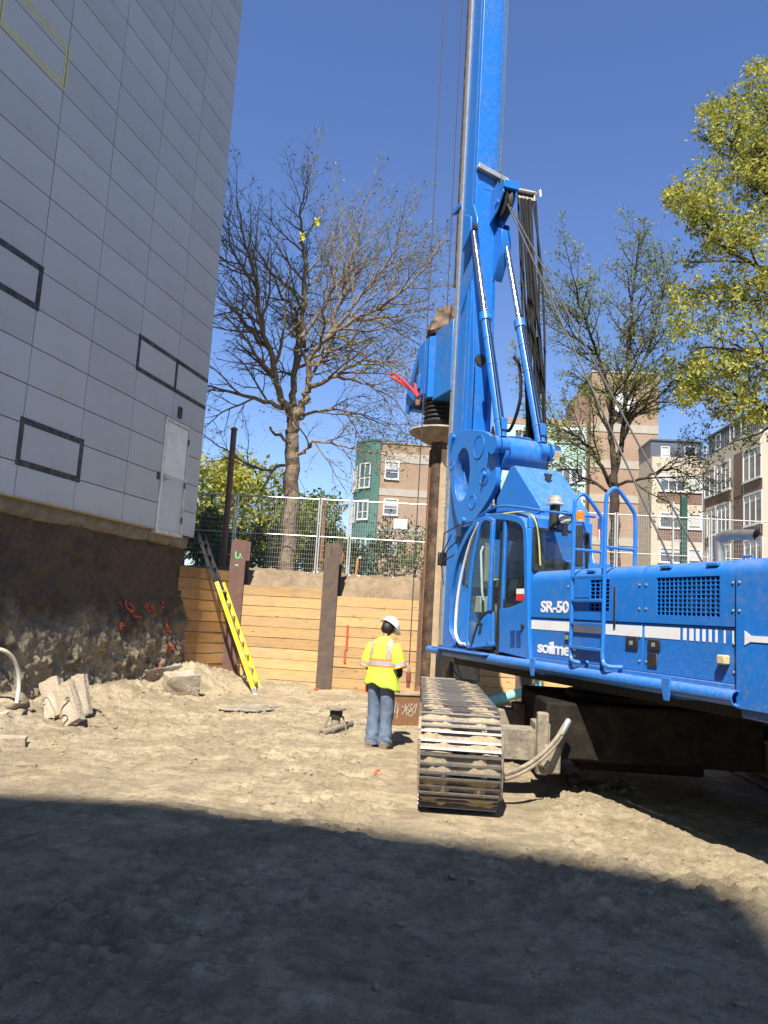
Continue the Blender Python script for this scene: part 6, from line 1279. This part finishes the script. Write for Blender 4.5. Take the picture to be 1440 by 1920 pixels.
def leaves(name, pts, r2, per, spread, size, mt, parent, flat=.4):
    P_ = np.repeat(np.array(pts), per, 0); n = len(P_); P_ = P_ + r2.normal(0, spread, (n, 3)); u = r2.normal(0, 1, (n, 3)); u /= np.linalg.norm(u, axis=1)[:, None]; w_ = r2.normal(0, 1, (n, 3)); w_ -= u * (u * w_).sum(1)[:, None]; w_ /= np.linalg.norm(w_, axis=1)[:, None]
    s_ = size * (.35 + 1.3 * r2.random((n, 1)) ** 1.6); nrm = np.cross(u, w_)
    v = np.stack([P_ - u * s_, P_ + w_ * s_ * .5 + nrm * s_ * .15, P_ + u * s_, P_ - w_ * s_ * .5 + nrm * s_ * .15], 1).reshape(-1, 3)
    loc = np.array(wmat(parent).inverted().translation); v = v + loc
    me = bpy.data.meshes.new(name); me.vertices.add(len(v)); me.vertices.foreach_set('co', v.ravel()); me.loops.add(len(v)); me.loops.foreach_set('vertex_index', np.arange(len(v), dtype=np.int32)); me.polygons.add(n); me.polygons.foreach_set('loop_start', np.arange(0, len(v), 4, dtype=np.int32)); me.update(calc_edges=True)
    return prop(link(name, me, mt, parent), kind='stuff')
def leafmat(name, a, b, c):
    m = NT(name); n1 = m.noise(.9, 4); n2 = m.new('ShaderNodeNewGeometry').outputs['Random Per Island']; col = m.mix(m.ramp(n1, [(.38, 0.), (.62, 1.)]), a, b); col = m.mix(m.ramp(n2, [(.4, 0.), (1., .8)]), col, c)
    m.col(col); m.set(Roughness=.6); m.b.inputs['Specular IOR Level'].default_value = .3
    tr = m.new('ShaderNodeBsdfTranslucent'); m.L(col, tr.inputs[0]); mx = m.new('ShaderNodeMixShader'); mx.inputs[0].default_value = .35; m.L(m.b.outputs[0], mx.inputs[1]); m.L(tr.outputs[0], mx.inputs[2]); m.L(mx.outputs[0], m.n['Material Output'].inputs[0]); return m.m
M_bark = mat('bark', (.25, .19, .13), (.135, .10, .07), scale=9, rough=.95, bump=.7, bscale=22, bdist=.03, spec=.15); M_barkd = mat('bark_dark', (.075, .06, .048), (.045, .037, .03), scale=9, rough=.95, bump=.5, bscale=22, bdist=.03, spec=.15)
M_bud = leafmat('spring_leaf', (.20, .23, .05), (.26, .27, .07), (.14, .17, .04)); M_yg = leafmat('yellow_leaf', (.40, .37, .055), (.19, .23, .04), (.50, .45, .09)); M_gl = leafmat('green_leaf', (.09, .14, .025), (.15, .19, .03), (.22, .22, .04)); M_iv = leafmat('shrub_leaf', (.10, .15, .03), (.07, .11, .025), (.16, .17, .05))
def crown_pts(r2, n, cen, rad, shell=.35, zmin=None):
    v = r2.normal(0, 1, (n * 2, 3)); v /= np.linalg.norm(v, axis=1)[:, None]; r = (shell + (1 - shell) * r2.random((n * 2, 1))) ** .6; p = np.array(cen) + v * r * np.array(rad)
    if zmin is not None: p = p[p[:, 2] > zmin]
    return p[:n]
# --- big bare tree behind the fence: its limbs as in the picture
def CP(x, y, Y): return atY(380 + x / 2.743, 240 + y / 2.743, Y)
TY = 21.95; r2 = np.random.default_rng(5)
base = CP(455, 1990, TY); base[2] = 2.6
tr1 = thing('bare_tree', 'large spreading tree with hardly any leaves behind the mesh fence', 'tree', base)
sk = [[base, CP(458, 1860, TY), CP(462, 1700, TY), CP(466, 1560, TY), CP(468, 1470, TY)],
      [CP(462, 1520, TY), CP(440, 1440, TY - .2), CP(400, 1370, TY - .4), CP(360, 1200, TY - .8), CP(305, 1030, TY - 1.1), CP(275, 820, TY - 1.4), CP(235, 660, TY - 1.5), CP(195, 470, TY - 1.6)],
      [CP(466, 1480, TY), CP(465, 1380, TY + .3), CP(478, 1190, TY + .5), CP(490, 1090, TY + .6), CP(478, 950, TY + .8), CP(400, 850, TY + .9), CP(300, 640, TY + 1)],
      [CP(472, 1490, TY), CP(510, 1420, TY + .1), CP(545, 1330, TY + .1), CP(545, 1200, TY), CP(640, 1085, TY - .3), CP(780, 990, TY - .6), CP(1000, 860, TY - .9), CP(1160, 700, TY - 1)],
      [CP(520, 1130, TY + .5), CP(518, 900, TY + .4), CP(525, 650, TY + .2), CP(505, 480, TY), CP(530, 300, TY)],
      [CP(555, 1330, TY), CP(690, 1275, TY - .5), CP(830, 1195, TY - .9), CP(1010, 1240, TY - 1.2)],
      [CP(430, 1440, TY - .2), CP(290, 1400, TY - .6), CP(120, 1350, TY - .9), CP(-60, 1300, TY - 1)],
      [CP(640, 1085, TY - .3), CP(700, 900, TY + .3), CP(770, 660, TY + .8), CP(835, 430, TY + 1)],
      [CP(490, 1080, TY), CP(600, 960, TY + .9), CP(690, 720, TY + 1.4), CP(720, 430, TY + 1.6)],
      [CP(305, 1120, TY - .8), CP(180, 960, TY - 1), CP(60, 850, TY - 1.2)], [CP(275, 820, TY - 1.2), CP(160, 640, TY - .9), CP(110, 500, TY - .8)],
      [CP(470, 1640, TY), CP(420, 1600, TY - .3), CP(345, 1545, TY - .5)], [CP(478, 1690, TY), CP(530, 1660, TY - .2), CP(590, 1610, TY - .5), CP(720, 1640, TY - .6), CP(900, 1680, TY - .6)], [CP(478, 1500, TY), CP(640, 1450, TY + .6), CP(820, 1480, TY + .8), CP(1000, 1560, TY + .8)],
      [CP(440, 1720, TY), CP(330, 1760, TY - .4), CP(180, 1700, TY - .6), CP(20, 1600, TY - .7)],
      [CP(640, 1085, TY - .3), CP(800, 880, TY - .1), CP(950, 700, TY), CP(1030, 520, TY)], [CP(780, 990, TY - .6), CP(950, 970, TY - .3), CP(1130, 930, TY)], [CP(690, 1275, TY - .5), CP(850, 1320, TY - .2), CP(1000, 1400, TY)]]
bt = Brancher(5, CP(580, 880, TY), (5.5, 3.6, 6.75), M_bark); bt.limb(sk[0], .24, .17, 0)
rads = [(.13, .02), (.12, .02), (.13, .02), (.085, .018), (.075, .018), (.075, .018), (.07, .015), (.065, .015), (.06, .015), (.05, .015), (.06, .035), (.055, .015), (.05, .012), (.05, .012), (.06, .012), (.05, .012), (.045, .012)]
for q, (a, b) in zip(sk[1:], rads): bt.limb(q, a, b, 2.5 if q is not sk[11] else 0, .29)
bt.mb.build('trunk', M_bark, tr1, world=True, sharp=0, fix=False); tw = bt.tips; r2 = np.random.default_rng(5)
leaves('crown', [p for p in tw if r2.random() < (.3 if p[0] < -3 else .85)], r2, 1, .03, .036, M_bud, tr1)
for (x, y, s_) in ((512, 560, 1.), (588, 485, 1.)):
    c = CP(x, y, TY - .9); mb = MB(); rg = []
    for j in range(6): rg.append([c + np.array(((i / 4 - .5) * .15 + .02 * math.sin(j * 2 + i), .05 * math.sin(i * 1.7 + j), (j / 5 - .5) * .26 + .03 * math.sin(i * 2))) for i in range(5)])
    mb.loft(rg, cap=False, close=False); o = thing('plastic_scrap', ('lower torn scrap of yellow plastic caught in the big bare tree' if x < 550 else 'upper wide scrap of yellow plastic caught in the big bare tree'), 'plastic scrap', c, group='yellow scraps in the tree'); mb.build('sheet', mat('yellow_plastic', (.55, .52, .07), rough=.5), o, world=True, sharp=0)
# --- second bare tree to the right, in front of the brick tower
T2 = 28.; r2 = np.random.default_rng(15); b2 = atY(1152, 1230, T2); b2[2] = 2.5
tr2 = thing('bare_tree', 'slender tree with sparse new leaves in front of the brick clock tower', 'tree', b2); PT = lambda x, y, d=0: atY(x, y, T2 + d)
sk = [[b2, PT(1153, 1100), PT(1152, 960), PT(1150, 890)], [PT(1150, 900), PT(1146, 820), PT(1140, 740), PT(1118, 660), PT(1095, 600), PT(1075, 520, -1)], [PT(1150, 895), PT(1165, 830, .5), PT(1172, 760, .5), PT(1178, 640, .6), PT(1190, 520, .8), PT(1200, 430, 1)],
      [PT(1150, 920), PT(1115, 850, -.6), PT(1075, 815, -1), PT(1030, 790, -1.2), PT(1000, 740, -1.4)], [PT(1165, 830), PT(1190, 780, -.5), PT(1235, 745, -.8), PT(1275, 700, -1)], [PT(1150, 930), PT(1105, 900, .6), PT(1060, 880, 1), PT(1010, 900, 1)], [PT(1155, 910), PT(1210, 895, -.8), PT(1260, 880, -1), PT(1310, 900, -1)],
      [PT(1172, 760), PT(1215, 650, .8), PT(1245, 540, 1.2), PT(1240, 460, 1.5)], [PT(1118, 660), PT(1060, 620, 1), PT(1020, 560, 1.3)]]
bt = Brancher(15, PT(1145, 730), (4.6, 3.8, 8.0), M_barkd); bt.gap = (.25, .16); bt.limb(sk[0], .21, .16, 0)
for q, (a, b) in zip(sk[1:], [(.12, .02), (.12, .02), (.08, .018), (.08, .018), (.065, .015), (.065, .015), (.06, .015), (.05, .015)]): bt.limb(q, a, b, 2.5, .31)
bt.mb.build('trunk', M_barkd, tr2, world=True, sharp=0, fix=False); tw = bt.tips; r2 = np.random.default_rng(15)
leaves('crown', tw, r2, 4, .08, .046, M_bud, tr2)
# --- leafy yellow-green tree at the right edge
T3 = 23.5; r2 = np.random.default_rng(25); P3 = lambda x, y, d=0: atY(x, y, T3 + d); b3 = P3(1560, 1200); b3[2] = 2.6
tr3 = thing('leafy_tree', 'tall tree in dense yellow-green spring leaf beside the beige building', 'tree', b3)
sk = [[b3, P3(1560, 950), P3(1555, 750), P3(1545, 560), P3(1520, 380), P3(1500, 220)], [P3(1556, 760), P3(1480, 690, -.8), P3(1400, 660, -1.2), P3(1300, 650, -1.4)], [P3(1548, 600), P3(1460, 520, -.6), P3(1370, 470, -1), P3(1290, 380, -1.2)], [P3(1535, 480), P3(1450, 380, .6), P3(1380, 280, .8), P3(1335, 220, .9)], [P3(1558, 800), P3(1470, 780, .8), P3(1380, 740, 1.2), P3(1290, 720, 1.2)], [P3(1520, 380), P3(1460, 260, -.3), P3(1430, 170, -.4)], [P3(1550, 650), P3(1640, 520, .5), P3(1720, 400, .8)], [P3(1556, 760), P3(1660, 690), P3(1760, 640)]]
clumps = [(1345, 205, 38), (1385, 250, 55), (1430, 190, 50), (1330, 330, 45), (1380, 350, 62), (1440, 300, 65), (1275, 370, 32), (1310, 395, 45), (1360, 430, 60), (1425, 430, 65), (1290, 545, 40), (1320, 580, 62), (1380, 540, 55), (1430, 570, 60), (1280, 610, 32), (1300, 690, 45), (1350, 700, 58), (1410, 690, 62), (1290, 740, 30), (1440, 760, 45), (1385, 765, 40), (1500, 300, 90), (1520, 500, 100), (1520, 680, 90), (1600, 400, 100), (1620, 600, 110), (1560, 180, 70), (1700, 520, 100), (1420, 130, 25)]
att = []; lf = []
for x, y, r_ in clumps:
    for k in range(int(r_ * 1.1)):
        a = r2.random() * 6.28; q = math.sqrt(r2.random()) * r_; att.append(P3(x + q * math.cos(a), y + .75 * q * math.sin(a), r2.normal(0, 1.5) * min(1, r_ / 50)))
bt = Brancher(25, P3(1540, 480), (5.4, 4.2, 7.0), M_barkd); bt.gap = (.28, .2); bt.limb(sk[0], .32, .06, 2.6, .5)
for q in sk[1:]: bt.limb(q, .11, .02, 2.4, .36)
bt.mb.build('trunk', M_barkd, tr3, world=True, sharp=0, fix=False)
leaves('crown', bt.tips + [p for p in att for _ in range(2)], r2, 8, .10, .062, M_yg, tr3)
# --- leafy trees far left, beyond the fence
def small_tree(name, label, cat, base, h, w_, mt, seed, n_att, per, size, group=None, trunk_r=.16, bark=None, low=.25):
    r2 = np.random.default_rng(seed); base = np.array(base, float); t = thing(name, label, cat, base, group=group)
    top = base + np.array((r2.normal(0, .2), r2.normal(0, .2), h * .75)); sk = [[base, base + np.array((0, 0, h * .3)), base + (top - base) * .7, top]]
    for k in range(5): a = k * 1.256 + r2.random(); s_ = base + np.array((0, 0, h * (.28 + .09 * k))); sk.append([s_, s_ + np.array((math.cos(a) * w_ * .25, math.sin(a) * w_ * .25, h * .1)), s_ + np.array((math.cos(a) * w_ * .42, math.sin(a) * w_ * .42, h * .24))])
    cl = [crown_pts(r2, n_att // 9, base + np.array((r2.normal(0, w_ * .23), r2.normal(0, w_ * .23), h * (low + .15 + (.82 - low) * r2.random()))), (w_ * .24, w_ * .24, h * .15)) for k in range(9)]; att = np.concatenate(cl)
    nodes, par = colonize(sk, att, .4, 3., .7, 40, seed); mb, rr, tips, ch = tree_mesh(nodes, par, .012, trunk_r, 2.2); mb.build('trunk', bark or M_barkd, t, world=True, sharp=0, fix=False)
    leaves('crown', list(att), r2, per, .24 * w_ / 5, size, mt, t); return t
for i, (px, Y, ytop, w_, mt, lb) in enumerate(((395, 38, 880, 6.0, M_yg, 'yellow-green leafy tree beyond the shaded fence next to the building'), (452, 46, 865, 6.5, M_yg, 'yellow-green leafy tree behind the tall rusty post'), (515, 42, 905, 5.2, M_gl, 'green leafy tree behind the trunk of the big bare tree'), (575, 44, 945, 4.6, M_gl, 'low green leafy tree right of the big bare trunk'), (630, 50, 1000, 3.5, M_gl, 'small green leafy tree behind the thin rusty post'), (340, 44, 850, 7.0, M_gl, 'green leafy tree half hidden behind the metal-clad building'))):
    p = atY(px, 1060, Y); tp = atY(px, ytop, Y)[2]; small_tree('leafy_tree', lb, 'tree', (p[0], Y, 2.4), tp - 2.2, w_, mt, 60 + i, 360, 13, .13, 'leafy trees far behind the fence', low=.12)
for i, (px, Y, ytop, w_, lb) in enumerate(((672, 30, 1000, 2.2, 'low green shrub behind the fence by the green bay'), (705, 31, 985, 2.6, 'green shrub growing in front of the green bay windows'), (742, 29, 990, 2.8, 'green shrub behind the blank white notice'), (775, 32, 1000, 2.4, 'green shrub in front of the brick wall beside the drill string'), (1010, 40, 1000, 3.2, 'green shrub in front of the mint-coloured wing'), (366, 22.6, 975, 1.7, 'dark green shrub in shade right beside the building corner'), (400, 26, 985, 2.6, 'dark green shrub in shade behind the fence'), (465, 27, 990, 2.8, 'green shrub at the foot of the tall rusty post'), (590, 28, 1030, 2.0, 'small green shrub right of the big bare trunk'))):
    p = atY(px, 1080, Y); tp = atY(px, ytop, Y)[2]; small_tree('shrub', lb, 'shrub', (p[0], Y, 2.4), tp - 2.2, w_, M_iv, 90 + i, 150, (26 if 'shade' in lb or 'rusty post' in lb else 9), .065, 'shrubs behind the fence', .05, low=.0)

# ---------------------------------------------------------------- buildings
def brick(name, a, b, mortar, sc_=1.):
    m = NT(name); br = m.new('ShaderNodeTexBrick'); br.inputs['Scale'].default_value = 1.; br.inputs['Brick Width'].default_value = .22; br.inputs['Row Height'].default_value = .075; br.inputs['Mortar Size'].default_value = .008
    sx = m.new('ShaderNodeSeparateXYZ'); m.L(m.tc.outputs['Object'], sx.inputs[0]); ad = m.new('ShaderNodeMath', operation='ADD'); m.L(sx.outputs[0], ad.inputs[0]); m.L(sx.outputs[1], ad.inputs[1]); cx = m.new('ShaderNodeCombineXYZ'); m.L(ad.outputs[0], cx.inputs[0]); m.L(sx.outputs[2], cx.inputs[1]); m.L(cx.outputs[0], br.inputs['Vector'])
    for k, c in (('Color1', a), ('Color2', b), ('Mortar', mortar)): br.inputs[k].default_value = c + (1,)
    c = m.mix(m.ramp(m.noise(.5, 5, .6), [(.4, 0.), (.7, .35)]), br.outputs[0], tuple(x * .7 for x in b)); m.col(c); m.set(Roughness=.9); m.b.inputs['Specular IOR Level'].default_value = .2; return m.m
M_brick = brick('red_brick', (.36, .225, .14), (.30, .18, .112), (.38, .34, .27)); M_brickb = brick('brown_brick', (.22, .125, .09), (.17, .095, .07), (.24, .2, .16))
M_beige = mat('beige_panel', (.50, .425, .32), (.46, .39, .29), scale=.6, rough=.85); M_stone = mat('band_stone', (.40, .35, .28), (.36, .31, .25), scale=2, rough=.9)
M_green = mat('green_metal', (.055, .135, .105), (.06, .145, .115), scale=1, rough=.5); M_mint = mat('mint_panel', (.40, .55, .47), (.37, .51, .44), scale=1, rough=.6); M_zinc = mat('zinc_seam', (.13, .145, .165), (.11, .12, .14), scale=2, rough=.45, metal=.3)
M_frame = mat('window_frame', (.60, .60, .57), (.55, .55, .53), rough=.5)
m = NT('window_glass'); m.col(m.mix(m.ramp(m.noise(.35, 3), [(.4, 0.), (.65, 1.)]), (.045, .055, .065), (.16, .17, .165))); m.set(Roughness=.08); m.b.inputs['Specular IOR Level'].default_value = .8; M_pane = m.m
m = NT('window_blind'); m.col((.45, .45, .43)); m.set(Roughness=.3); M_blind = m.m
class Facade:       # a vertical plane: origin, unit direction along it, outward normal
    def __init__(s, p, ang, par): s.p = np.array(p, float); s.d = np.array((math.cos(ang), math.sin(ang), 0)); s.n = np.array((math.sin(ang), -math.cos(ang), 0)); s.par = par
    def at(s, u, z, o=0.): return s.p + s.d * u + s.n * o + np.array((0, 0, z))
    def px(s, x, y): q = onplane(x, y, s.p, s.n) - s.p; return float(q @ s.d), float(q[2] + s.p[2]) 
    def slab(s, mb, u0, u1, z0, z1, o0, o1): mb.hexa([s.at(u, z, o) for z in (z0, z1) for u, o in ((u0, o1), (u1, o1), (u1, o0), (u0, o0))])
    def part(s, name, mt, u0, u1, z0, z1, o0, o1): mb = MB(); s.slab(mb, u0, u1, z0, z1, o0, o1); return mb.build(name, mt, s.par, world=True)
    def window(s, u0, u1, z0, z1, nx=2, nz=2, fw=.07, blind=0.):
        mb = MB(); s.slab(mb, u0, u1, z0, z1, -.02, .012); w_ = mb.build('window', M_pane, s.par, world=True)
        mb = MB(); o0, o1 = .012, .07
        s.slab(mb, u0 - fw, u0 + fw * .4, z0 - fw, z1 + fw, o0, o1); s.slab(mb, u1 - fw * .4, u1 + fw, z0 - fw, z1 + fw, o0, o1); s.slab(mb, u0, u1, z0 - fw, z0 + fw * .3, o0, o1 - .002); s.slab(mb, u0, u1, z1 - fw * .3, z1 + fw, o0, o1 - .002)
        for i in range(1, nx): u = u0 + (u1 - u0) * i / nx; s.slab(mb, u - .035, u + .035, z0, z1, o0, o1 - .01)
        if nz > 1: z = z0 + (z1 - z0) * .38; s.slab(mb, u0, u1, z - .03, z + .03, o0, o1 - .015)
        mb.build('frame', M_frame, w_, world=True)
        mb = MB(); s.slab(mb, u0 - fw * 1.4, u1 + fw * 1.4, z0 - fw * 1.8, z0 - fw, .0, .12); mb.build('sill', M_frame, w_, world=True)
        if blind: mb = MB(); s.slab(mb, u0 + .03, u1 - .03, z1 - (z1 - z0) * blind, z1 - .02, .0125, .016); mb.build('blind', M_blind, w_, world=True)
        return w_
BZ = 2.0
# (a) brick building with curved green bay
D1 = 60.; pa = atY(712, 900, D1); b_a = thing('brick_building', 'red brick building with a rounded green metal bay and white windows', 'building', (pa[0], D1, BZ))
ztop = atY(735, 832, D1)[2]; f = Facade((pa[0], D1, 0), R(2), b_a)
mb = MB(); f.slab(mb, 0, 14, BZ, ztop, -12, 0); mb.build('wall', M_brick, b_a, world=True)
zz = lambda py, px=740: f.px(px, py)[1]
for y0, y1 in ((850, 867), (917, 930), (990, 1003)): f.part('stone_band', M_stone, -.0, 14.02, zz(y1), zz(y0), 0., .04)
f.part('coping', M_stone, -.05, 14.05, ztop, ztop + .12, -.3, .07)
for px0, px1, y0, y1 in ((724, 746, 866, 898), (721, 744, 936, 965), (717, 741, 1012, 1040)):
    u0, z1 = f.px(px0, y0); u1, z0 = f.px(px1, y1); f.window(u0, u1, z0, z1, 1, 2, .07, .45)
for k in range(3): f.window(4.2 + 3 * k, 5.3 + 3 * k, zz(898), zz(866), 1, 2); f.window(4.2 + 3 * k, 5.3 + 3 * k, zz(968), zz(936), 1, 2)
# green bay: arc from the brick corner bulging to the left
n_ = 10; zt2 = atY(700, 826, D1)[2]; rb = 2.6; arcp = [(pa[0] + .02 - rb * (1 - math.cos(R(a))) * .82, D1 + .06 + rb * math.sin(R(a)) * 1.35) for a in np.linspace(0, 115, n_ + 1)]
arcp = [(pa[0] - .02, D1 - .12)] + [(pa[0] - .1 - 2.3 * math.sin(R(a)) * .88, D1 - .12 + 3.2 * (1 - math.cos(R(a)))) for a in np.linspace(8, 95, n_)]
mb = MB(); fpz = arcp + [(pa[0] - .05, arcp[-1][1] + .5)]; mb.prism(fpz, lambda u, v, w_: (u, v, w_), BZ, zt2); bay_ = mb.build('green_bay', M_green, b_a, world=True)
mb = MB(); mb.prism([(u + (pa[0] - .9 - u) * -.03, v - .06) for u, v in fpz], lambda u, v, w_: (u, v, w_), zt2 - .02, zt2 + .14); mb.build('bay_coping', M_green, b_a, world=True)
def bay_window(i0, i1, py0, py1, nx):
    a = np.array(arcp[i0]); b = np.array(arcp[i1]); F_ = Facade((b[0], b[1], 0), math.atan2(a[1] - b[1], a[0] - b[0]), b_a); L = np.linalg.norm(a - b); z1 = atY(690, py0, D1)[2]; z0 = atY(690, py1, D1)[2]
    mb = MB(); F_.slab(mb, -.05, L + .05, z0 - .15, z1 + .15, -.2, .06); F_.p = F_.p + F_.n * .06; mb.build('bay_panel', M_green, b_a, world=True); F_.window(.05, L - .05, z0, z1, nx, 2, .07)
for y0, y1 in ((868, 912), (938, 972), (1010, 1045)): bay_window(2, 5, y0, y1, 2); bay_window(6, 9, y0 + 3, y1 + 3, 2)
# (b) brick clock tower with mint wing and lower brick part
D2 = 60.; pb = atY(1106, 900, D2); b_b = thing('clock_tower', 'square red brick tower with a round white clock drum', 'tower', (pb[0], D2, BZ)); f = Facade((pb[0], D2, 0), R(-3), b_b)
uR = f.px(1233, 850)[0]; zt3 = f.px(1170, 700)[1]; mb = MB(); f.slab(mb, 0, uR, BZ, zt3, -6, 0); mb.build('wall', M_brick, b_b, world=True); f.part('coping', M_stone, -.05, uR + .05, zt3, zt3 + .15, -6, .06)
for y0, y1 in ((797, 812), (865, 880), (930, 944), (1010, 1025)): f.part('stone_band', M_stone, -.02, uR + .02, f.px(1190, y1)[1], f.px(1190, y0)[1], 0., .05)
mb = MB(); f.slab(mb, -1.15, -.02, BZ, f.px(1085, 735)[1], -5, -.9); mb.build('side_wall', M_brickb, b_b, world=True)
u, z = f.px(1167, 757); c = f.at(u, z, .0); ck = MB(); ck.lathe([(1.05, 0), (1.05, .45), (.98, .5)], c, f.n, 40); ck = ck.build('clock_drum', mat('drum_shade', (.10, .09, .08), rough=.6), b_b, world=True); MB().lathe([(.94, 0.502), (.94, .53), (.9, .535)], c, f.n, 40).build('clock_face', M_white, ck, world=True)  # white drum; its shadowed side is painted dark
for a, l_ in ((200, .55), (255, .75)): d_ = f.d * math.sin(R(a)) + np.array((0, 0, math.cos(R(a)))); MB().beam(c + f.n * .545, c + f.n * .545 + d_ * l_, .07, .012, f.n).build('clock_hand', M_stone, ck, world=True)
u0, z1 = f.px(1160, 828); u1, z0 = f.px(1168, 842); f.window(u0, u1, z0, z1, 1, 1, .05)
b_m = thing('mint_wing', 'low wing clad in pale mint panels with white windows left of the clock tower', 'building', (atY(960, 1000, 60.3)[0], 60.3, BZ)); pm_ = atY(930, 1000, 60.3); f = Facade((pm_[0], 60.3, 0), R(-3), b_m); uE = f.px(1098, 900)[0]; zt4 = f.px(1020, 797)[1]
mb = MB(); f.slab(mb, 0, uE, BZ, zt4, -8, 0); mb.build('wall', M_mint, b_m, world=True); f.part('parapet', M_brick, 0, uE, zt4, zt4 + .5, -8, .03)
for y0, y1 in ((806, 828), (878, 905), (950, 975), (1015, 1040)):
    for x0, x1 in ((966, 1003), (1042, 1068), (1072, 1092)): u0, z1 = f.px(x0, y0); u1, z0 = f.px(x1, y1); f.window(u0, u1, z0, z1, 3 if x1 - x0 > 30 else 2, 1, .08)
# (c) beige building: face towards the site and a wing coming forward on the right
D3 = 56.; pc_ = atY(1232, 950, D3); b_c = thing('beige_building', 'beige panelled block with brown brick infill and a dark zinc top storey', 'building', (pc_[0], D3, BZ)); f = Facade((pc_[0], D3, 0), R(-4), b_c); uE = f.px(1317, 950)[0]; zt5 = f.px(1275, 858)[1]
mb = MB(); f.slab(mb, -.4, uE, BZ, zt5, -10, 0); mb.build('wall', M_beige, b_c, world=True)
zt6 = f.px(1275, 826)[1]; tz_ = f.part('top_storey', M_zinc, -.4, uE, zt5, zt6, -9, -.35); f.part('roof_edge', M_zinc, -.45, uE, zt6, zt6 + .12, -9, -.25)
for x0, x1 in ((1240, 1254), (1284, 1304)):
    F2 = Facade(f.p - f.n * .35, R(-4), b_c); u0, z1 = F2.px(x0, 838); u1, z0 = F2.px(x1, 856); F2.window(u0, u1, z0, z1, 1, 1, .05, .9 if x0 < 1250 else 0)
for y0, y1 in ((893, 921), (962, 990), (1028, 1055)):
    u0, z1 = f.px(1238, y0); u1, z0 = f.px(1284, y1); f.part('brick_infill', M_brickb, u0 - .2, f.px(1316, y1)[0], z0 - .95, z0 - .1, 0, .03)
    f.window(u0, u1, z0, z1, 3 if y0 < 930 else 2, 1, .07, .3); u0, _ = f.px(1291, y0); u1, _ = f.px(1313, y1); f.window(u0, u1, z0, z1, 1, 1, .07, .85)
pw = atY(1318, 950, D3 - .3); b_d = thing('beige_building', 'beige wing with tall window groups and brown brick piers running forward at the right edge', 'building', (pw[0], D3 - .3, BZ)); pe = atY(1425, 950, 46.5); aw = math.atan2(pe[1] - pw[1], pe[0] - pw[0]); f = Facade((pw[0], pw[1], 0), aw, b_d); uE = np.linalg.norm((pe - pw)[:2]); zt7 = f.px(1319, 860)[1]
mb = MB(); f.slab(mb, 0, uE, BZ, zt7, -9, 0); mb.build('wall', M_beige, b_d, world=True)
mb = MB(); f.slab(mb, uE, uE + .03, BZ, zt7, -9, .0); mb.build('end_wall', M_beige, b_d, world=True)
zt8 = f.px(1319, 821)[1]; f.part('top_storey', M_zinc, 0, uE - .3, zt7, zt8, -8.6, -.4)
for k in range(28): f.part('standing_seam', M_zinc, .3 + k * (uE - 1) / 28, .36 + k * (uE - 1) / 28, zt7, zt8, -.4, -.34)
f.part('roof_edge', M_zinc, 0, uE - .2, zt8, zt8 + .12, -8.6, -.3)
F2 = Facade(f.p - f.n * .4, aw, b_d)
for x0, x1, y0, y1 in ((1344, 1352, 818, 838), (1370, 1377, 800, 825), (1391, 1400, 785, 815), (1321, 1325, 838, 850)): u0, z1 = F2.px(x0, y0); u1, z0 = F2.px(x1, y1); F2.window(u0, u1, z0, z1, 1, 1, .05)
rows = [[(1322, 1340, 892, 918), (1346, 1369, 878, 908), (1395, 1428, 838, 905)], [(1327, 1343, 964, 987), (1346, 1369, 950, 982), (1396, 1429, 925, 980)], [(1328, 1343, 1030, 1052), (1347, 1370, 1020, 1048), (1397, 1430, 1015, 1045)]]
uu = lambda x: f.px(x, 950)[0]
for r_, (zy0, zy1) in zip(rows, ((842, 895), (926, 975), (1012, 1045))):
    z1 = f.px(1412, zy0)[1]; z0 = z1 - 1.9
    f.part('brick_infill', M_brickb, uu(1322), uu(1371), z0 - .95, z0 - .12, 0, .03); f.part('brick_pier', M_brickb, uu(1377), uu(1393), z0 - 1.0, z1 + .2, 0, .04); f.part('brick_infill', M_brickb, uu(1396), uu(1430), z0 - .95, z0 - .12, 0, .032)
    for (x0, x1, _, _), nx_ in zip(r_, (2, 3, 3)): f.window(uu(x0), uu(x1), z0, z1, nx_, 1, .08, .25)
